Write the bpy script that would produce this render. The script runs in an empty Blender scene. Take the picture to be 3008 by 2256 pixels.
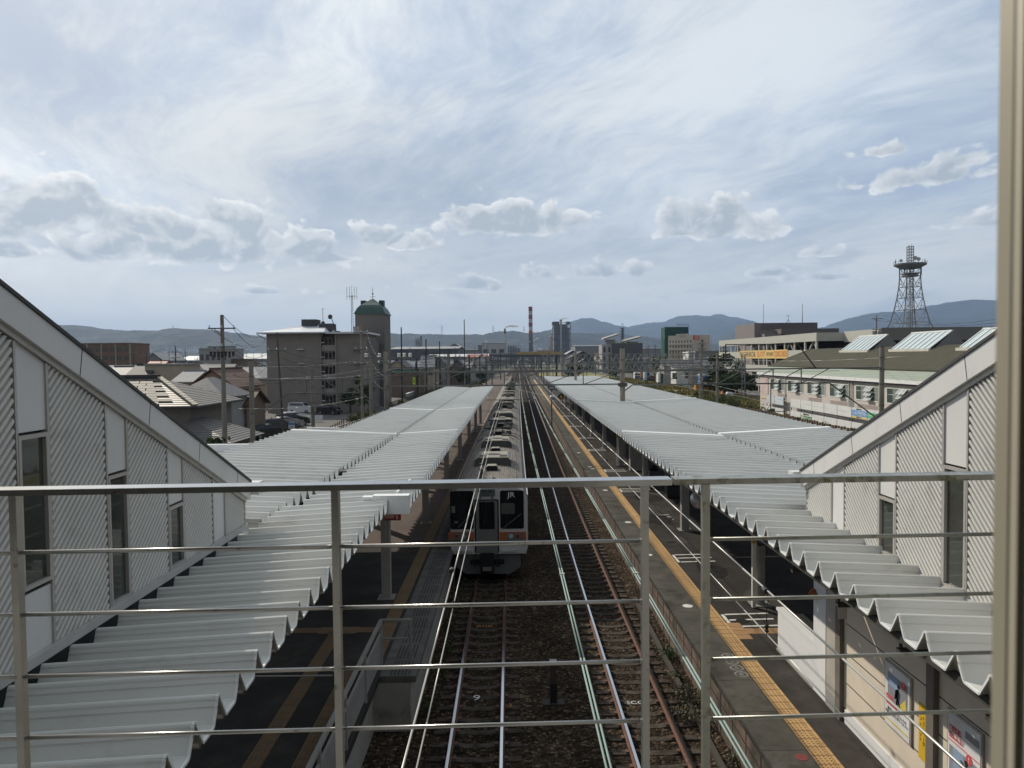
import bpy, math, random
from mathutils import Vector, Matrix, noise
R = math.radians
rnd = random.Random(7)
SC = bpy.context.scene
COL = SC.collection

# ------------------------------------------------------------------ camera
EYE = Vector((0.0, 0.0, 8.45))
FPX = 2170.0                      # focal length in pixels of the 3008 px wide photograph
PITCH, YAW, ROLL = 2.006, 0.165, 0.0100
_p, _y = R(PITCH), R(YAW)
_f = Vector((math.sin(_y)*math.cos(_p), math.cos(_y)*math.cos(_p), -math.sin(_p)))
_r0 = _f.cross(Vector((0, 0, 1))).normalized()
_u0 = _r0.cross(_f)
_u = _u0*math.cos(ROLL) + _r0*math.sin(ROLL)
_r = _r0*math.cos(ROLL) - _u0*math.sin(ROLL)
cd = bpy.data.cameras.new("camera")
cd.sensor_width = 36.0
cd.lens = 36.0*FPX/3008.0
cd.clip_start = 0.05
cd.clip_end = 60000
cd.dof.use_dof = True
cd.dof.focus_distance = 40.0
cd.dof.aperture_fstop = 10.0
cam = bpy.data.objects.new("camera", cd)
cam.matrix_world = Matrix.Translation(EYE) @ Matrix((_r, _u, -_f)).transposed().to_4x4()
COL.objects.link(cam)
SC.camera = cam

def at(px, py, Y):
    """world point seen at a photograph pixel, Y metres down the line (surveying the photo)"""
    d = _f + _r*((px-1504)/FPX) + _u*((1128-py)/FPX)
    return EYE + d*(Y/d.y)
def atx(px, Y, z=0.0):
    """X of a photograph column at depth Y"""
    return at(px, 1060, Y).x

# ------------------------------------------------------------------ sun and exposure
KX, KY = 0.86, 1.10               # shadow shift per metre of height: +X and -Y
SUN = Vector((-KX, KY, 1.0)).normalized()
sl = bpy.data.lights.new("sun", 'SUN')
sl.energy = 4.4
sl.angle = R(0.6)
sl.color = (1.0, 0.91, 0.77)
so = bpy.data.objects.new("sun", sl)
so.rotation_euler = (-SUN).to_track_quat('-Z', 'Y').to_euler()
COL.objects.link(so)
SC.view_settings.view_transform = 'Standard'
SC.view_settings.look = 'None'
SC.view_settings.exposure = 0.0
SC.view_settings.gamma = 1.0
SC.view_settings.use_curve_mapping = False
SC.cycles.max_bounces = 6
SC.cycles.diffuse_bounces = 3
SC.cycles.volume_bounces = 0
SC.cycles.transparent_max_bounces = 12
SC.cycles.caustics_reflective = False
SC.cycles.caustics_refractive = False

# ------------------------------------------------------------------ world: sky, veil of high cloud, cumulus
W = bpy.data.worlds.new("World")
SC.world = W
W.use_nodes = True
nt = W.node_tree
nt.nodes.clear()
N, L = nt.nodes, nt.links
def nd(t, **k):
    n = N.new(t)
    for a, b in k.items(): setattr(n, a, b)
    return n
def put(sock, v):
    if hasattr(v, 'is_output'): L.new(v, sock)
    else: sock.default_value = v
def ma(op, a, b=None, c=None, clamp=False):
    n = nd('ShaderNodeMath', operation=op, use_clamp=clamp)
    put(n.inputs[0], a)
    if b is not None: put(n.inputs[1], b)
    if c is not None: put(n.inputs[2], c)
    return n.outputs[0]
def vm(op, a, b=None, s=None):
    n = nd('ShaderNodeVectorMath', operation=op)
    put(n.inputs[0], a)
    if b is not None: put(n.inputs[1], b)
    if s is not None: put(n.inputs[3], s)
    return n.outputs['Value'] if op in ('LENGTH', 'DOT_PRODUCT') else n.outputs[0]
def sst(v, a, b, lo=0.0, hi=1.0):
    n = nd('ShaderNodeMapRange', interpolation_type='SMOOTHSTEP')
    put(n.inputs[0], v); n.inputs[1].default_value = a; n.inputs[2].default_value = b
    n.inputs[3].default_value = lo; n.inputs[4].default_value = hi
    return n.outputs[0]
def comb(x, y, z):
    n = nd('ShaderNodeCombineXYZ'); put(n.inputs[0], x); put(n.inputs[1], y); put(n.inputs[2], z)
    return n.outputs[0]
def sep(v):
    n = nd('ShaderNodeSeparateXYZ'); put(n.inputs[0], v); return n.outputs
def fbm(vec, scale, detail=6, rough=0.55, dist=0.0):
    n = nd('ShaderNodeTexNoise'); put(n.inputs['Vector'], vec)
    n.inputs['Scale'].default_value = scale; n.inputs['Detail'].default_value = detail
    n.inputs['Roughness'].default_value = rough; n.inputs['Distortion'].default_value = dist
    return n.outputs
def mixc(f, a, b):
    n = nd('ShaderNodeMix', data_type='RGBA'); put(n.inputs[0], f)
    for i, v in ((6, a), (7, b)):
        if isinstance(v, tuple): v = (*v, 1.0) if len(v) == 3 else v
        put(n.inputs[i], v)
    return n.outputs[2]
sky = nd('ShaderNodeTexSky', sky_type='NISHITA', sun_disc=False)
sky.sun_elevation = math.asin(SUN.z)
sky.sun_rotation = math.atan2(SUN.x, SUN.y)
sky.air_density = 1.0; sky.dust_density = 1.6; sky.ozone_density = 1.5
dirv = nd('ShaderNodeTexCoord').outputs['Generated']
dx, dy, dz = sep(dirv)
az = ma('ARCTAN2', dx, dy)
el = ma('ARCSINE', dz)
# the high veil, on a plane far above
inv = ma('DIVIDE', 1.0, ma('ADD', ma('MAXIMUM', dz, 0.0), 0.12))
pl = comb(ma('MULTIPLY', dx, inv), ma('MULTIPLY', dy, inv), 0.37)
warp = fbm(pl, 0.55, 3, 0.5)[1]
pl2 = vm('ADD', pl, vm('SCALE', vm('SUBTRACT', warp, (0.5, 0.5, 0.5)), s=1.1))
rot = nd('ShaderNodeVectorRotate', rotation_type='Z_AXIS'); put(rot.inputs[0], pl2); rot.inputs[3].default_value = R(62)
st = vm('MULTIPLY', rot.outputs[0], (0.9, 2.3, 1.0))
v1 = fbm(st, 0.75, 9, 0.60, 0.35)[0]
v2 = fbm(vm('ADD', pl2, (3.1, 7.7, 0.0)), 0.42, 5, 0.55, 0.2)[0]
v3 = fbm(vm('ADD', st, (11.0, 2.0, 5.0)), 5.5, 6, 0.7, 0.3)[0]
vmix = ma('ADD', ma('ADD', ma('MULTIPLY', v1, 0.70), ma('MULTIPLY', v2, 0.52)), ma('MULTIPLY', ma('SUBTRACT', v3, 0.5), 0.22))
veil = sst(vmix, 0.49, 0.77)
# towards the sun the veil glows
sd = vm('DOT_PRODUCT', dirv, tuple(SUN))
glow = ma('POWER', ma('MAXIMUM', sd, 0.0), 4.0)
G = 10.0                          # radiance in sky units: divided by the background strength 0.1
def col(r, g, b): return (r*G, g*G, b*G)
gap = mixc(glow, col(0.435, 0.53, 0.675), col(0.555, 0.655, 0.79))
white = mixc(glow, col(0.69, 0.755, 0.815), col(1.10, 1.12, 1.10))
sk = mixc(0.85, sky.outputs[0], gap)
sk = mixc(veil, sk, white)
big = fbm(vm('ADD', pl2, (9.0, 1.5, 0.0)), 0.33, 4, 0.5)[0]
sk = vm('SCALE', sk, s=sst(big, 0.36, 0.62, 0.84, 1.06))
# pale, slightly warm horizon
hz = sst(el, 0.0, 0.21, 1.0, 0.0)
sk = mixc(ma('MULTIPLY', hz, 0.88), sk, mixc(glow, col(0.86, 0.87, 0.81), col(1.12, 1.09, 0.97)))
# cumulus: heaps at their own bearing and height, edges torn by noise, lit from the sun's side
ang = comb(az, el, 0.0)
def lumps(shift):
    """billowing noise: round heads with creases between"""
    q_ = vm('ADD', vm('MULTIPLY', ang, (1.0, 1.25, 1.0)), shift)
    q_ = vm('ADD', q_, vm('SCALE', vm('SUBTRACT', fbm(q_, 9.0, 3, 0.5)[1], (0.5, 0.5, 0.5)), s=0.05))
    tot = None
    for sc_, w_ in ((13.0, 1.0), (27.0, 0.62), (55.0, 0.34), (112.0, 0.15), (225.0, 0.06)):
        v_ = ma('MULTIPLY', ma('ABSOLUTE', ma('SUBTRACT', fbm(vm('ADD', q_, (sc_, 1.7*sc_, 0.3)), sc_, 0.0, 0.5)[0], 0.5)), 2.0*w_)
        tot = v_ if tot is None else ma('ADD', tot, v_)
    return ma('MULTIPLY', ma('SUBTRACT', tot, 0.52), 1.55)
SH = (3.0, 5.0, 1.0)
n0 = lumps(SH)
n1 = lumps((SH[0]-0.007, SH[1]+0.012, SH[2]))
CUM = [(1110, 490, 185, 66, 1.0), (1020, 470, 90, 40, .9), (1535, 490, 150, 74, 0.95), (1480, 505, 110, 34, .8), (862, 523, 88, 34, 0.9), (430, 545, 290, 92, 0.9),
       (300, 510, 140, 90, .85), (470, 470, 90, 60, .7), (60, 470, 160, 110, 0.85), (2010, 385, 190, 52, 0.7), (1290, 592, 240, 44, 0.62),
       (1000, 620, 190, 30, 0.5), (1775, 545, 80, 32, 0.55), (14, 545, 56, 24, 0.9), (1665, 592, 80, 24, 0.5), (560, 630, 160, 24, 0.5),
       (2080, 350, 90, 60, .6), (1900, 330, 100, 30, .55), (2120, 480, 120, 50, .5), (705, 505, 30, 16, .5), (740, 560, 120, 22, .45), (1800, 600, 200, 26, .45)]
best = None
for (cx, cy, hw, hh, amt) in CUM:
    d = (_f + _r*((cx*1.36-1504)/FPX) + _u*((1128-cy*1.36)/FPX)).normalized()
    a0, e0 = math.atan2(d.x, d.y), math.asin(d.z)
    q = vm('MULTIPLY', vm('SUBTRACT', ang, (a0, e0, 0)), (FPX/(hw*1.36), FPX/(hh*1.36), 1))
    qx, qy, qz = sep(q)
    qy = ma('MAXIMUM', qy, ma('MULTIPLY', qy, -2.5))
    v = ma('SUBTRACT', amt+0.34, ma('MULTIPLY', vm('LENGTH', comb(qx, qy, 0)), 1.32))
    best = v if best is None else ma('MAXIMUM', best, v)
best = ma('MAXIMUM', best, -1.2)
# soft grey shelves of low cloud between the heaps
sh_ = fbm(vm('ADD', vm('MULTIPLY', ang, (3.2, 11.0, 1.0)), (7.0, 3.0, 2.0)), 1.6, 7, 0.58, 0.4)[0]
shm = ma('MULTIPLY', sst(sh_, 0.47, 0.66), ma('MULTIPLY', sst(el, 0.015, 0.05), sst(el, 0.13, 0.24, 1.0, 0.0)))
shc = mixc(sst(sh_, 0.50, 0.68), mixc(glow, col(0.80, 0.83, 0.84), col(1.08, 1.08, 1.04)), mixc(glow, col(0.46, 0.525, 0.585), col(0.60, 0.65, 0.69)))
sk = mixc(ma('MULTIPLY', shm, 0.62), sk, shc)
dens = ma('ADD', best, n0)
lit = sst(ma('SUBTRACT', n0, n1), -0.55, 0.75)
core = sst(dens, 0.04, 0.80)
cedge = sst(dens, -0.08, 0.32)
lf = ma('ADD', ma('MULTIPLY', ma('SUBTRACT', lit, 0.36), 0.85), ma('MULTIPLY', ma('SUBTRACT', 1.0, core), 0.62), clamp=True)
ccol = mixc(lf, mixc(glow, col(0.45, 0.51, 0.56), col(0.57, 0.62, 0.65)), mixc(glow, col(0.90, 0.92, 0.93), col(1.16, 1.15, 1.10)))
sk = mixc(ma('MULTIPLY', cedge, 0.92), sk, ccol)
# the half of the sky away from the sun is dimmer
away = sst(sd, -0.55, 0.42, 0.50, 1.0)
sk = vm('MULTIPLY', vm('SCALE', sk, s=away), mixc(away, (1.10, 0.98, 0.86, 1), (1, 1, 1, 1)))
# below the horizon: ground bounce
sk = mixc(sst(el, -0.02, 0.0, 1.0, 0.0), sk, col(0.20, 0.22, 0.23))
bg = nd('ShaderNodeBackground'); L.new(sk, bg.inputs[0]); bg.inputs[1].default_value = 0.1
wo = nd('ShaderNodeOutputWorld'); L.new(bg.outputs[0], wo.inputs[0])
W.cycles.sampling_method = 'MANUAL'
W.cycles.sample_map_resolution = 512

# ------------------------------------------------------------------ materials
MATS = {}
def mat(name, c, rough=0.65, metal=0.0, var=0.14, scale=1.5, c2=None, c2t=(0.52, 0.68), c2s=None, bump=0.0, bs=25.0,
        spec=0.25, stretch=(1, 1, 1), emit=None, bdist=0.02):
    if name in MATS: return MATS[name]
    m = bpy.data.materials.new(name); m.use_nodes = True
    t = m.node_tree; b = t.nodes['Principled BSDF']; ln = t.links.new
    b.inputs['Roughness'].default_value = rough
    b.inputs['Metallic'].default_value = metal
    b.inputs['Specular IOR Level'].default_value = spec
    g = t.nodes.new('ShaderNodeNewGeometry')
    mp = t.nodes.new('ShaderNodeVectorMath'); mp.operation = 'MULTIPLY'; mp.inputs[1].default_value = stretch
    ln(g.outputs['Position'], mp.inputs[0])
    n = t.nodes.new('ShaderNodeTexNoise'); n.inputs['Scale'].default_value = scale
    n.inputs['Detail'].default_value = 6; n.inputs['Roughness'].default_value = 0.65
    ln(mp.outputs[0], n.inputs['Vector'])
    mr = t.nodes.new('ShaderNodeMapRange'); mr.inputs[1].default_value = 0.3; mr.inputs[2].default_value = 0.7
    mr.inputs[3].default_value = 1-var; mr.inputs[4].default_value = 1+var
    ln(n.outputs[0], mr.inputs[0])
    vs = t.nodes.new('ShaderNodeVectorMath'); vs.operation = 'SCALE'; ln(mr.outputs[0], vs.inputs[3])
    if c2 is None:
        vs.inputs[0].default_value = c
    else:
        n2 = t.nodes.new('ShaderNodeTexNoise'); n2.inputs['Scale'].default_value = c2s or scale*2.3
        n2.inputs['Detail'].default_value = 8; n2.inputs['Roughness'].default_value = 0.7
        ln(mp.outputs[0], n2.inputs['Vector'])
        m2 = t.nodes.new('ShaderNodeMapRange'); m2.inputs[1].default_value = c2t[0]; m2.inputs[2].default_value = c2t[1]
        ln(n2.outputs[0], m2.inputs[0])
        mx = t.nodes.new('ShaderNodeMix'); mx.data_type = 'RGBA'
        mx.inputs[6].default_value = (*c, 1); mx.inputs[7].default_value = (*c2, 1)
        ln(m2.outputs[0], mx.inputs[0]); ln(mx.outputs[2], vs.inputs[0])
    ln(vs.outputs[0], b.inputs['Base Color'])
    if bump:
        n3 = t.nodes.new('ShaderNodeTexNoise'); n3.inputs['Scale'].default_value = bs; n3.inputs['Detail'].default_value = 4
        ln(g.outputs['Position'], n3.inputs['Vector'])
        bp = t.nodes.new('ShaderNodeBump'); bp.inputs['Strength'].default_value = bump; bp.inputs['Distance'].default_value = bdist
        ln(n3.outputs[0], bp.inputs['Height']); ln(bp.outputs[0], b.inputs['Normal'])
    if emit:
        b.inputs['Emission Color'].default_value = (*emit[0], 1); b.inputs['Emission Strength'].default_value = emit[1]
    MATS[name] = m
    return m
def glass(name, c=(0.02, 0.025, 0.03), rough=0.06, spec=0.7):
    return mat(name, c, rough, 0, 0.2, 0.6, spec=spec)

# ------------------------------------------------------------------ mesh building
class MB:
    def __init__(s): s.v = []; s.f = []; s.m = []
    def poly(s, pts, m=0):
        i = len(s.v); s.v += [tuple(p) for p in pts]; s.f.append(tuple(range(i, i+len(pts)))); s.m.append(m); return s
    def box(s, x0, y0, z0, x1, y1, z1, m=0, T=None):
        p = [Vector(q) for q in ((x0, y0, z0), (x1, y0, z0), (x1, y1, z0), (x0, y1, z0), (x0, y0, z1), (x1, y0, z1), (x1, y1, z1), (x0, y1, z1))]
        return s.hexa(p, m, T)
    def hexa(s, p, m=0, T=None):
        if T is not None: p = [T @ Vector(q) for q in p]
        i = len(s.v); s.v += [tuple(q) for q in p]
        for f in ((3, 2, 1, 0), (4, 5, 6, 7), (0, 1, 5, 4), (1, 2, 6, 5), (2, 3, 7, 6), (3, 0, 4, 7)):
            s.f.append(tuple(i+k for k in f)); s.m.append(m)
        return s
    def bar(s, p, q, w, h=None, m=0):
        p, q = Vector(p), Vector(q); d = (q-p)
        if d.length < 1e-6: return s
        d.normalize(); h = h or w
        a = d.cross(Vector((0, 0, 1)))
        if a.length < 1e-3: a = Vector((1, 0, 0))
        a.normalize(); b = a.cross(d)
        a = a*w/2; b = b*h/2
        return s.hexa([p-a-b, p+a-b, q+a-b, q-a-b, p-a+b, p+a+b, q+a+b, q-a+b], m)
    def cyl(s, p, q, r, r2=None, n=10, m=0, cap=True):
        p, q = Vector(p), Vector(q); d = (q-p).normalized(); r2 = r if r2 is None else r2
        a = d.orthogonal().normalized(); b = d.cross(a)
        i = len(s.v)
        for k in range(n):
            t = 2*math.pi*k/n; o = a*math.cos(t)+b*math.sin(t)
            s.v.append(tuple(p+o*r)); s.v.append(tuple(q+o*r2))
        for k in range(n):
            k2 = (k+1) % n
            s.f.append((i+2*k, i+2*k2, i+2*k2+1, i+2*k+1)); s.m.append(m)
        if cap:
            s.f.append(tuple(i+2*k for k in reversed(range(n)))); s.m.append(m)
            s.f.append(tuple(i+2*k+1 for k in range(n))); s.m.append(m)
        return s
    def tube(s, pts, r, n=6, m=0):
        for a, b in zip(pts[:-1], pts[1:]): s.cyl(a, b, r, None, n, m)
        return s
    def prism(s, pts, vec, m=0, mcap=None):
        pts = [Vector(p) for p in pts]; vec = Vector(vec)
        nrm = Vector((0, 0, 0))
        for a, b in zip(pts, pts[1:]+pts[:1]): nrm += a.cross(b)
        if nrm.dot(vec) > 0: pts = pts[::-1]
        n = len(pts); i = len(s.v)
        s.v += [tuple(p) for p in pts] + [tuple(p+vec) for p in pts]
        s.f.append(tuple(range(i, i+n))); s.m.append(m if mcap is None else mcap)
        s.f.append(tuple(range(i+2*n-1, i+n-1, -1))); s.m.append(m if mcap is None else mcap)
        for k in range(n):
            k2 = (k+1) % n
            s.f.append((i+k2, i+k, i+n+k, i+n+k2)); s.m.append(m)
        return s
    def lathe(s, prof, c=(0, 0, 0), n=16, m=0):
        i = len(s.v); c = Vector(c)
        for (r, z) in prof:
            for k in range(n):
                t = 2*math.pi*k/n; s.v.append((c.x+r*math.cos(t), c.y+r*math.sin(t), c.z+z))
        for a in range(len(prof)-1):
            for k in range(n):
                k2 = (k+1) % n
                s.f.append((i+a*n+k, i+a*n+k2, i+(a+1)*n+k2, i+(a+1)*n+k)); s.m.append(m)
        s.f.append(tuple(i+k for k in reversed(range(n)))); s.m.append(m)
        s.f.append(tuple(i+(len(prof)-1)*n+k for k in range(n))); s.m.append(m)
        return s
    def build(s, name, mats, parent=None, smooth=False):
        if not isinstance(mats, (list, tuple)): mats = [mats]
        me = bpy.data.meshes.new(name)
        me.from_pydata(s.v, [], s.f)
        for mm in mats: me.materials.append(mm)
        if len(mats) > 1: me.polygons.foreach_set('material_index', s.m)
        if smooth: me.polygons.foreach_set('use_smooth', [True]*len(s.f))
        me.update()
        o = bpy.data.objects.new(name, me); COL.objects.link(o)
        if parent is not None: adopt(o, parent)
        return o
def adopt(o, parent):
    """parts are built in world coordinates; only the root of a thing carries a transform"""
    o.parent = parent
    if parent.parent is None and parent.type == 'EMPTY':
        o.matrix_parent_inverse = Matrix.LocRotScale(parent.location, parent.rotation_euler, parent.scale).inverted()
    return o
def tag(o, label=None, cat=None, group=None, kind=None):
    for k, v in (('label', label), ('category', cat), ('group', group), ('kind', kind)):
        if v: o[k] = v
    return o
def thing(name, label, cat, loc=(0, 0, 0), group=None, rz=0.0):
    o = bpy.data.objects.new(name, None); o.location = loc; o.rotation_euler = (0, 0, rz); o.empty_display_size = 0.3
    COL.objects.link(o)
    return tag(o, label, cat, group)
def structure(o): o['kind'] = 'structure'; return o
def copy_tree(o, parent=None):
    c = o.copy(); COL.objects.link(c)
    if parent is not None: c.parent = parent; c.matrix_parent_inverse = o.matrix_parent_inverse.copy()
    for ch in o.children: copy_tree(ch, c)
    return c
def dup(root, loc, rz=0.0, label=None, group=None, scale=None):
    c = copy_tree(root); c.location = loc; c.rotation_euler = (0, 0, rz)
    if scale: c.scale = scale
    if label: c['label'] = label
    if group: c['group'] = group
    return c
_dg = None
def text(name, body, size, T, m, parent, depth=0.004, align='CENTER', sx=1.0, bold=0.0):
    cu = bpy.data.curves.new(name, 'FONT'); cu.body = body; cu.size = size; cu.extrude = depth
    cu.align_x = align; cu.align_y = 'CENTER'; cu.resolution_u = 2; cu.offset = bold
    o = bpy.data.objects.new(name, cu); COL.objects.link(o)
    dg = bpy.context.evaluated_depsgraph_get()
    me = bpy.data.meshes.new_from_object(o.evaluated_get(dg))
    bpy.data.objects.remove(o); bpy.data.curves.remove(cu)
    S = Matrix.Diagonal((sx, 1, 1, 1))
    me.transform(T @ S)
    me.materials.clear(); me.materials.append(m)
    me.name = name
    n = bpy.data.objects.new(name, me); COL.objects.link(n)
    if parent is not None: adopt(n, parent)
    return n
def Tface(p, facing):
    """text frame: facing '-Y' reads from the camera, '-X' reads from the tracks, '+Z' lies on the ground"""
    if facing == '-Y': a, b, c = (1, 0, 0), (0, 0, 1), (0, -1, 0)
    elif facing == '-X': a, b, c = (0, -1, 0), (0, 0, 1), (-1, 0, 0)
    elif facing == '+X': a, b, c = (0, 1, 0), (0, 0, 1), (1, 0, 0)
    else: a, b, c = (1, 0, 0), (0, 1, 0), (0, 0, 1)
    return Matrix((( a[0], b[0], c[0], p[0]), (a[1], b[1], c[1], p[1]), (a[2], b[2], c[2], p[2]), (0, 0, 0, 1)))

def xs(y):
    """sideways drift of the line, the platforms and all along them"""
    if y <= 22: return 0.0
    a = y-22
    d = 0.0105*a*a/(a+26)*1.12 if a < 400 else 0.0105*a
    if y > 200: d += 2.6e-5*(y-200)**2
    return d
# ================================================================== materials used along the line
M_ground = mat('town_ground', (0.13, 0.125, 0.115), .95, 0, .25, .05, (0.085, 0.10, 0.05), (.48, .6), .012, spec=.05)
M_asph = mat('asphalt', (0.040, 0.037, 0.034), .9, 0, .3, .8, (0.062, 0.056, 0.05), (.5, .66), .35, .25, 60, spec=.08)
M_brownasph = mat('brown_asphalt', (0.092, 0.068, 0.055), .9, 0, .2, .7, (0.062, 0.047, 0.04), (.52, .68), .4, .2, 60)
M_conc = mat('platform_concrete', (0.082, 0.078, 0.068), .85, 0, .3, 1.2, (0.040, 0.040, 0.032), (.5, .66), .9, .25, 50, spec=.08)
M_brick = mat('edge_stone', (0.13, 0.095, 0.075), .9, 0, .35, 2.0, (0.06, 0.055, 0.04), (.5, .62), 1.1, .4, 14)
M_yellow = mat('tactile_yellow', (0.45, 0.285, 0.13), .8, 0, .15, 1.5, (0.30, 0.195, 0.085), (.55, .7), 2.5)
M_yellowshade = mat('tactile_yellow_shade', (0.17, 0.115, 0.065), .8, 0, .15, 2.0)  # same tactile yellow, with the left platform's shade put into the colour
M_groove = mat('tactile_joint', (0.11, 0.07, 0.03), .9)
M_paintw = mat('white_line_paint', (0.62, 0.62, 0.58), .7, 0, .12, 6, (0.3, 0.3, 0.28), (.56, .66), 9)
M_rust = mat('rusty_steel', (0.125, 0.062, 0.042), .8, 0, .25, 6, (0.06, 0.04, 0.032), (.5, .65), 9)
M_railtop = mat('polished_rail', (0.55, 0.58, 0.60), .16, 1.0, .06, 3)
M_sleeper = mat('sleeper_concrete', (0.070, 0.060, 0.050), .9, 0, .35, 3, (0.036, 0.030, 0.024), (.48, .62), 4, spec=.06)
M_canopy = mat('canopy_steel', (0.585, 0.59, 0.565), .30, 0, .07, .6, (0.42, 0.41, 0.37), (.55, .76), 1.3, spec=.5, stretch=(.5, 2.2, 1))
M_canopyfar = mat('canopy_cap', (0.72, 0.74, 0.73), .4, 0, .04, 1)
M_dark = mat('dark_opening', (0.02, 0.02, 0.02), .9)
M_steelgrey = mat('grey_paint', (0.27, 0.262, 0.245), .55, 0, .12, 2, (0.17, 0.145, 0.12), (.6, .72), 4)
M_white = mat('white_paint', (0.70, 0.71, 0.71), .45, 0, .05, 1.2, (0.55, 0.56, 0.55), (.56, .7), .8)
M_panel = mat('white_panel', (0.585, 0.58, 0.565), .42, 0, .04, .9, (0.49, 0.485, 0.47), (.55, .72), 1.7, stretch=(1, 1, .35))
M_rib = mat('ribbed_panel', (0.53, 0.52, 0.485), .5, 0, .06, 1.2, (0.42, 0.41, 0.38), (.55, .72), 2.2)
M_alum = mat('aluminium_frame', (0.42, 0.40, 0.37), .4, .3, .08, 3)
M_winglass = mat('window_glass', (0.045, 0.05, 0.043), .04, 0, .4, .7, spec=.6)
M_cream = mat('cream_wall', (0.64, 0.565, 0.465), .75, 0, .07, .9, (0.54, 0.47, 0.385), (.55, .7), 1.5)
M_greywall = mat('grey_concrete', (0.30, 0.295, 0.275), .85, 0, .12, 1.5, (0.2, 0.195, 0.18), (.55, .7), 2)

# ballast: stones
def ballast_mat():
    m = bpy.data.materials.new('ballast_stone'); m.use_nodes = True
    t = m.node_tree; b = t.nodes['Principled BSDF']; ln = t.links.new
    b.inputs['Roughness'].default_value = 1; b.inputs['Specular IOR Level'].default_value = .05
    g = t.nodes.new('ShaderNodeNewGeometry')
    vo = t.nodes.new('ShaderNodeTexVoronoi'); vo.inputs['Scale'].default_value = 14; ln(g.outputs['Position'], vo.inputs['Vector'])
    sp = t.nodes.new('ShaderNodeSeparateColor'); ln(vo.outputs['Color'], sp.inputs[0])
    cr = t.nodes.new('ShaderNodeValToRGB')
    e = cr.color_ramp.elements
    e[0].position = 0; e[0].color = (0.014, 0.011, 0.008, 1); e[1].position = 1; e[1].color = (0.15, 0.115, 0.08, 1)
    k = e.new(.55); k.color = (0.040, 0.030, 0.021, 1); k = e.new(.85); k.color = (0.068, 0.048, 0.033, 1)
    ln(sp.outputs[0], cr.inputs[0])
    n = t.nodes.new('ShaderNodeTexNoise'); n.inputs['Scale'].default_value = .5; n.inputs['Detail'].default_value = 6
    ln(g.outputs['Position'], n.inputs['Vector'])
    mr = t.nodes.new('ShaderNodeMapRange'); mr.inputs[1].default_value = .3; mr.inputs[2].default_value = .7; mr.inputs[3].default_value = .6; mr.inputs[4].default_value = 1.25
    ln(n.outputs[0], mr.inputs[0])
    vs = t.nodes.new('ShaderNodeVectorMath'); vs.operation = 'SCALE'; ln(cr.outputs[0], vs.inputs[0]); ln(mr.outputs[0], vs.inputs[3])
    ln(vs.outputs[0], b.inputs['Base Color'])
    bp = t.nodes.new('ShaderNodeBump'); bp.inputs['Strength'].default_value = 1.0; bp.inputs['Distance'].default_value = .045; bp.invert = True
    ln(vo.outputs['Distance'], bp.inputs['Height']); ln(bp.outputs[0], b.inputs['Normal'])
    return m
M_ballast = ballast_mat()

YS = [3+1.5*i for i in range(12)] + [21+3*i for i in range(26)] + [99+8*i for i in range(13)] + [200+20*i for i in range(36)]
def strip(mb, x0, x1, z, ys, m=0, z2=None, f=xs):
    """a ribbon along the line"""
    for a, b in zip(ys[:-1], ys[1:]):
        mb.poly([(x0+f(a), a, z), (x1+f(a), a, z if z2 is None else z2), (x1+f(b), b, z if z2 is None else z2), (x0+f(b), b, z)], m)
def sweep(mb, prof, ys, m=0, x=0.0, f=xs, closed=True, caps=True):
    """profile (dx, z), counter-clockwise seen from the camera, swept along the line"""
    i = len(mb.v); n = len(prof)
    for y in ys:
        for (dx_, z) in prof: mb.v.append((x+dx_+f(y), y, z))
    for a in range(len(ys)-1):
        for k in range(n if closed else n-1):
            k2 = (k+1) % n
            mb.f.append((i+a*n+k, i+a*n+k2, i+(a+1)*n+k2, i+(a+1)*n+k)); mb.m.append(m)
    if caps and closed:
        mb.f.append(tuple(i+k for k in range(n))); mb.m.append(m)
        j = i+(len(ys)-1)*n
        mb.f.append(tuple(j+k for k in reversed(range(n)))); mb.m.append(m)
def ycut(a, b): return [a]+[y for y in YS if a+.05 < y < b-.05]+[b]
def rect(w, z0, z1, dx=0): return [(dx-w/2, z0), (dx+w/2, z0), (dx+w/2, z1), (dx-w/2, z1)]

# ================================================================== the setting
mb = MB(); mb.poly([(-30000, -2000, -.45), (30000, -2000, -.45), (30000, 30000, -.45), (-30000, 30000, -.45)])
structure(mb.build('ground', M_ground))
bx = MB(); sweep(bx, [(-8.2, -.44), (9.0, -.44), (8.0, -.205), (-7.2, -.205)], ycut(3, 760), x=1.1)
# the island platforms stand on the outer strips of this bed
structure(bx.build('ballast_bed', M_ballast))

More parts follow.
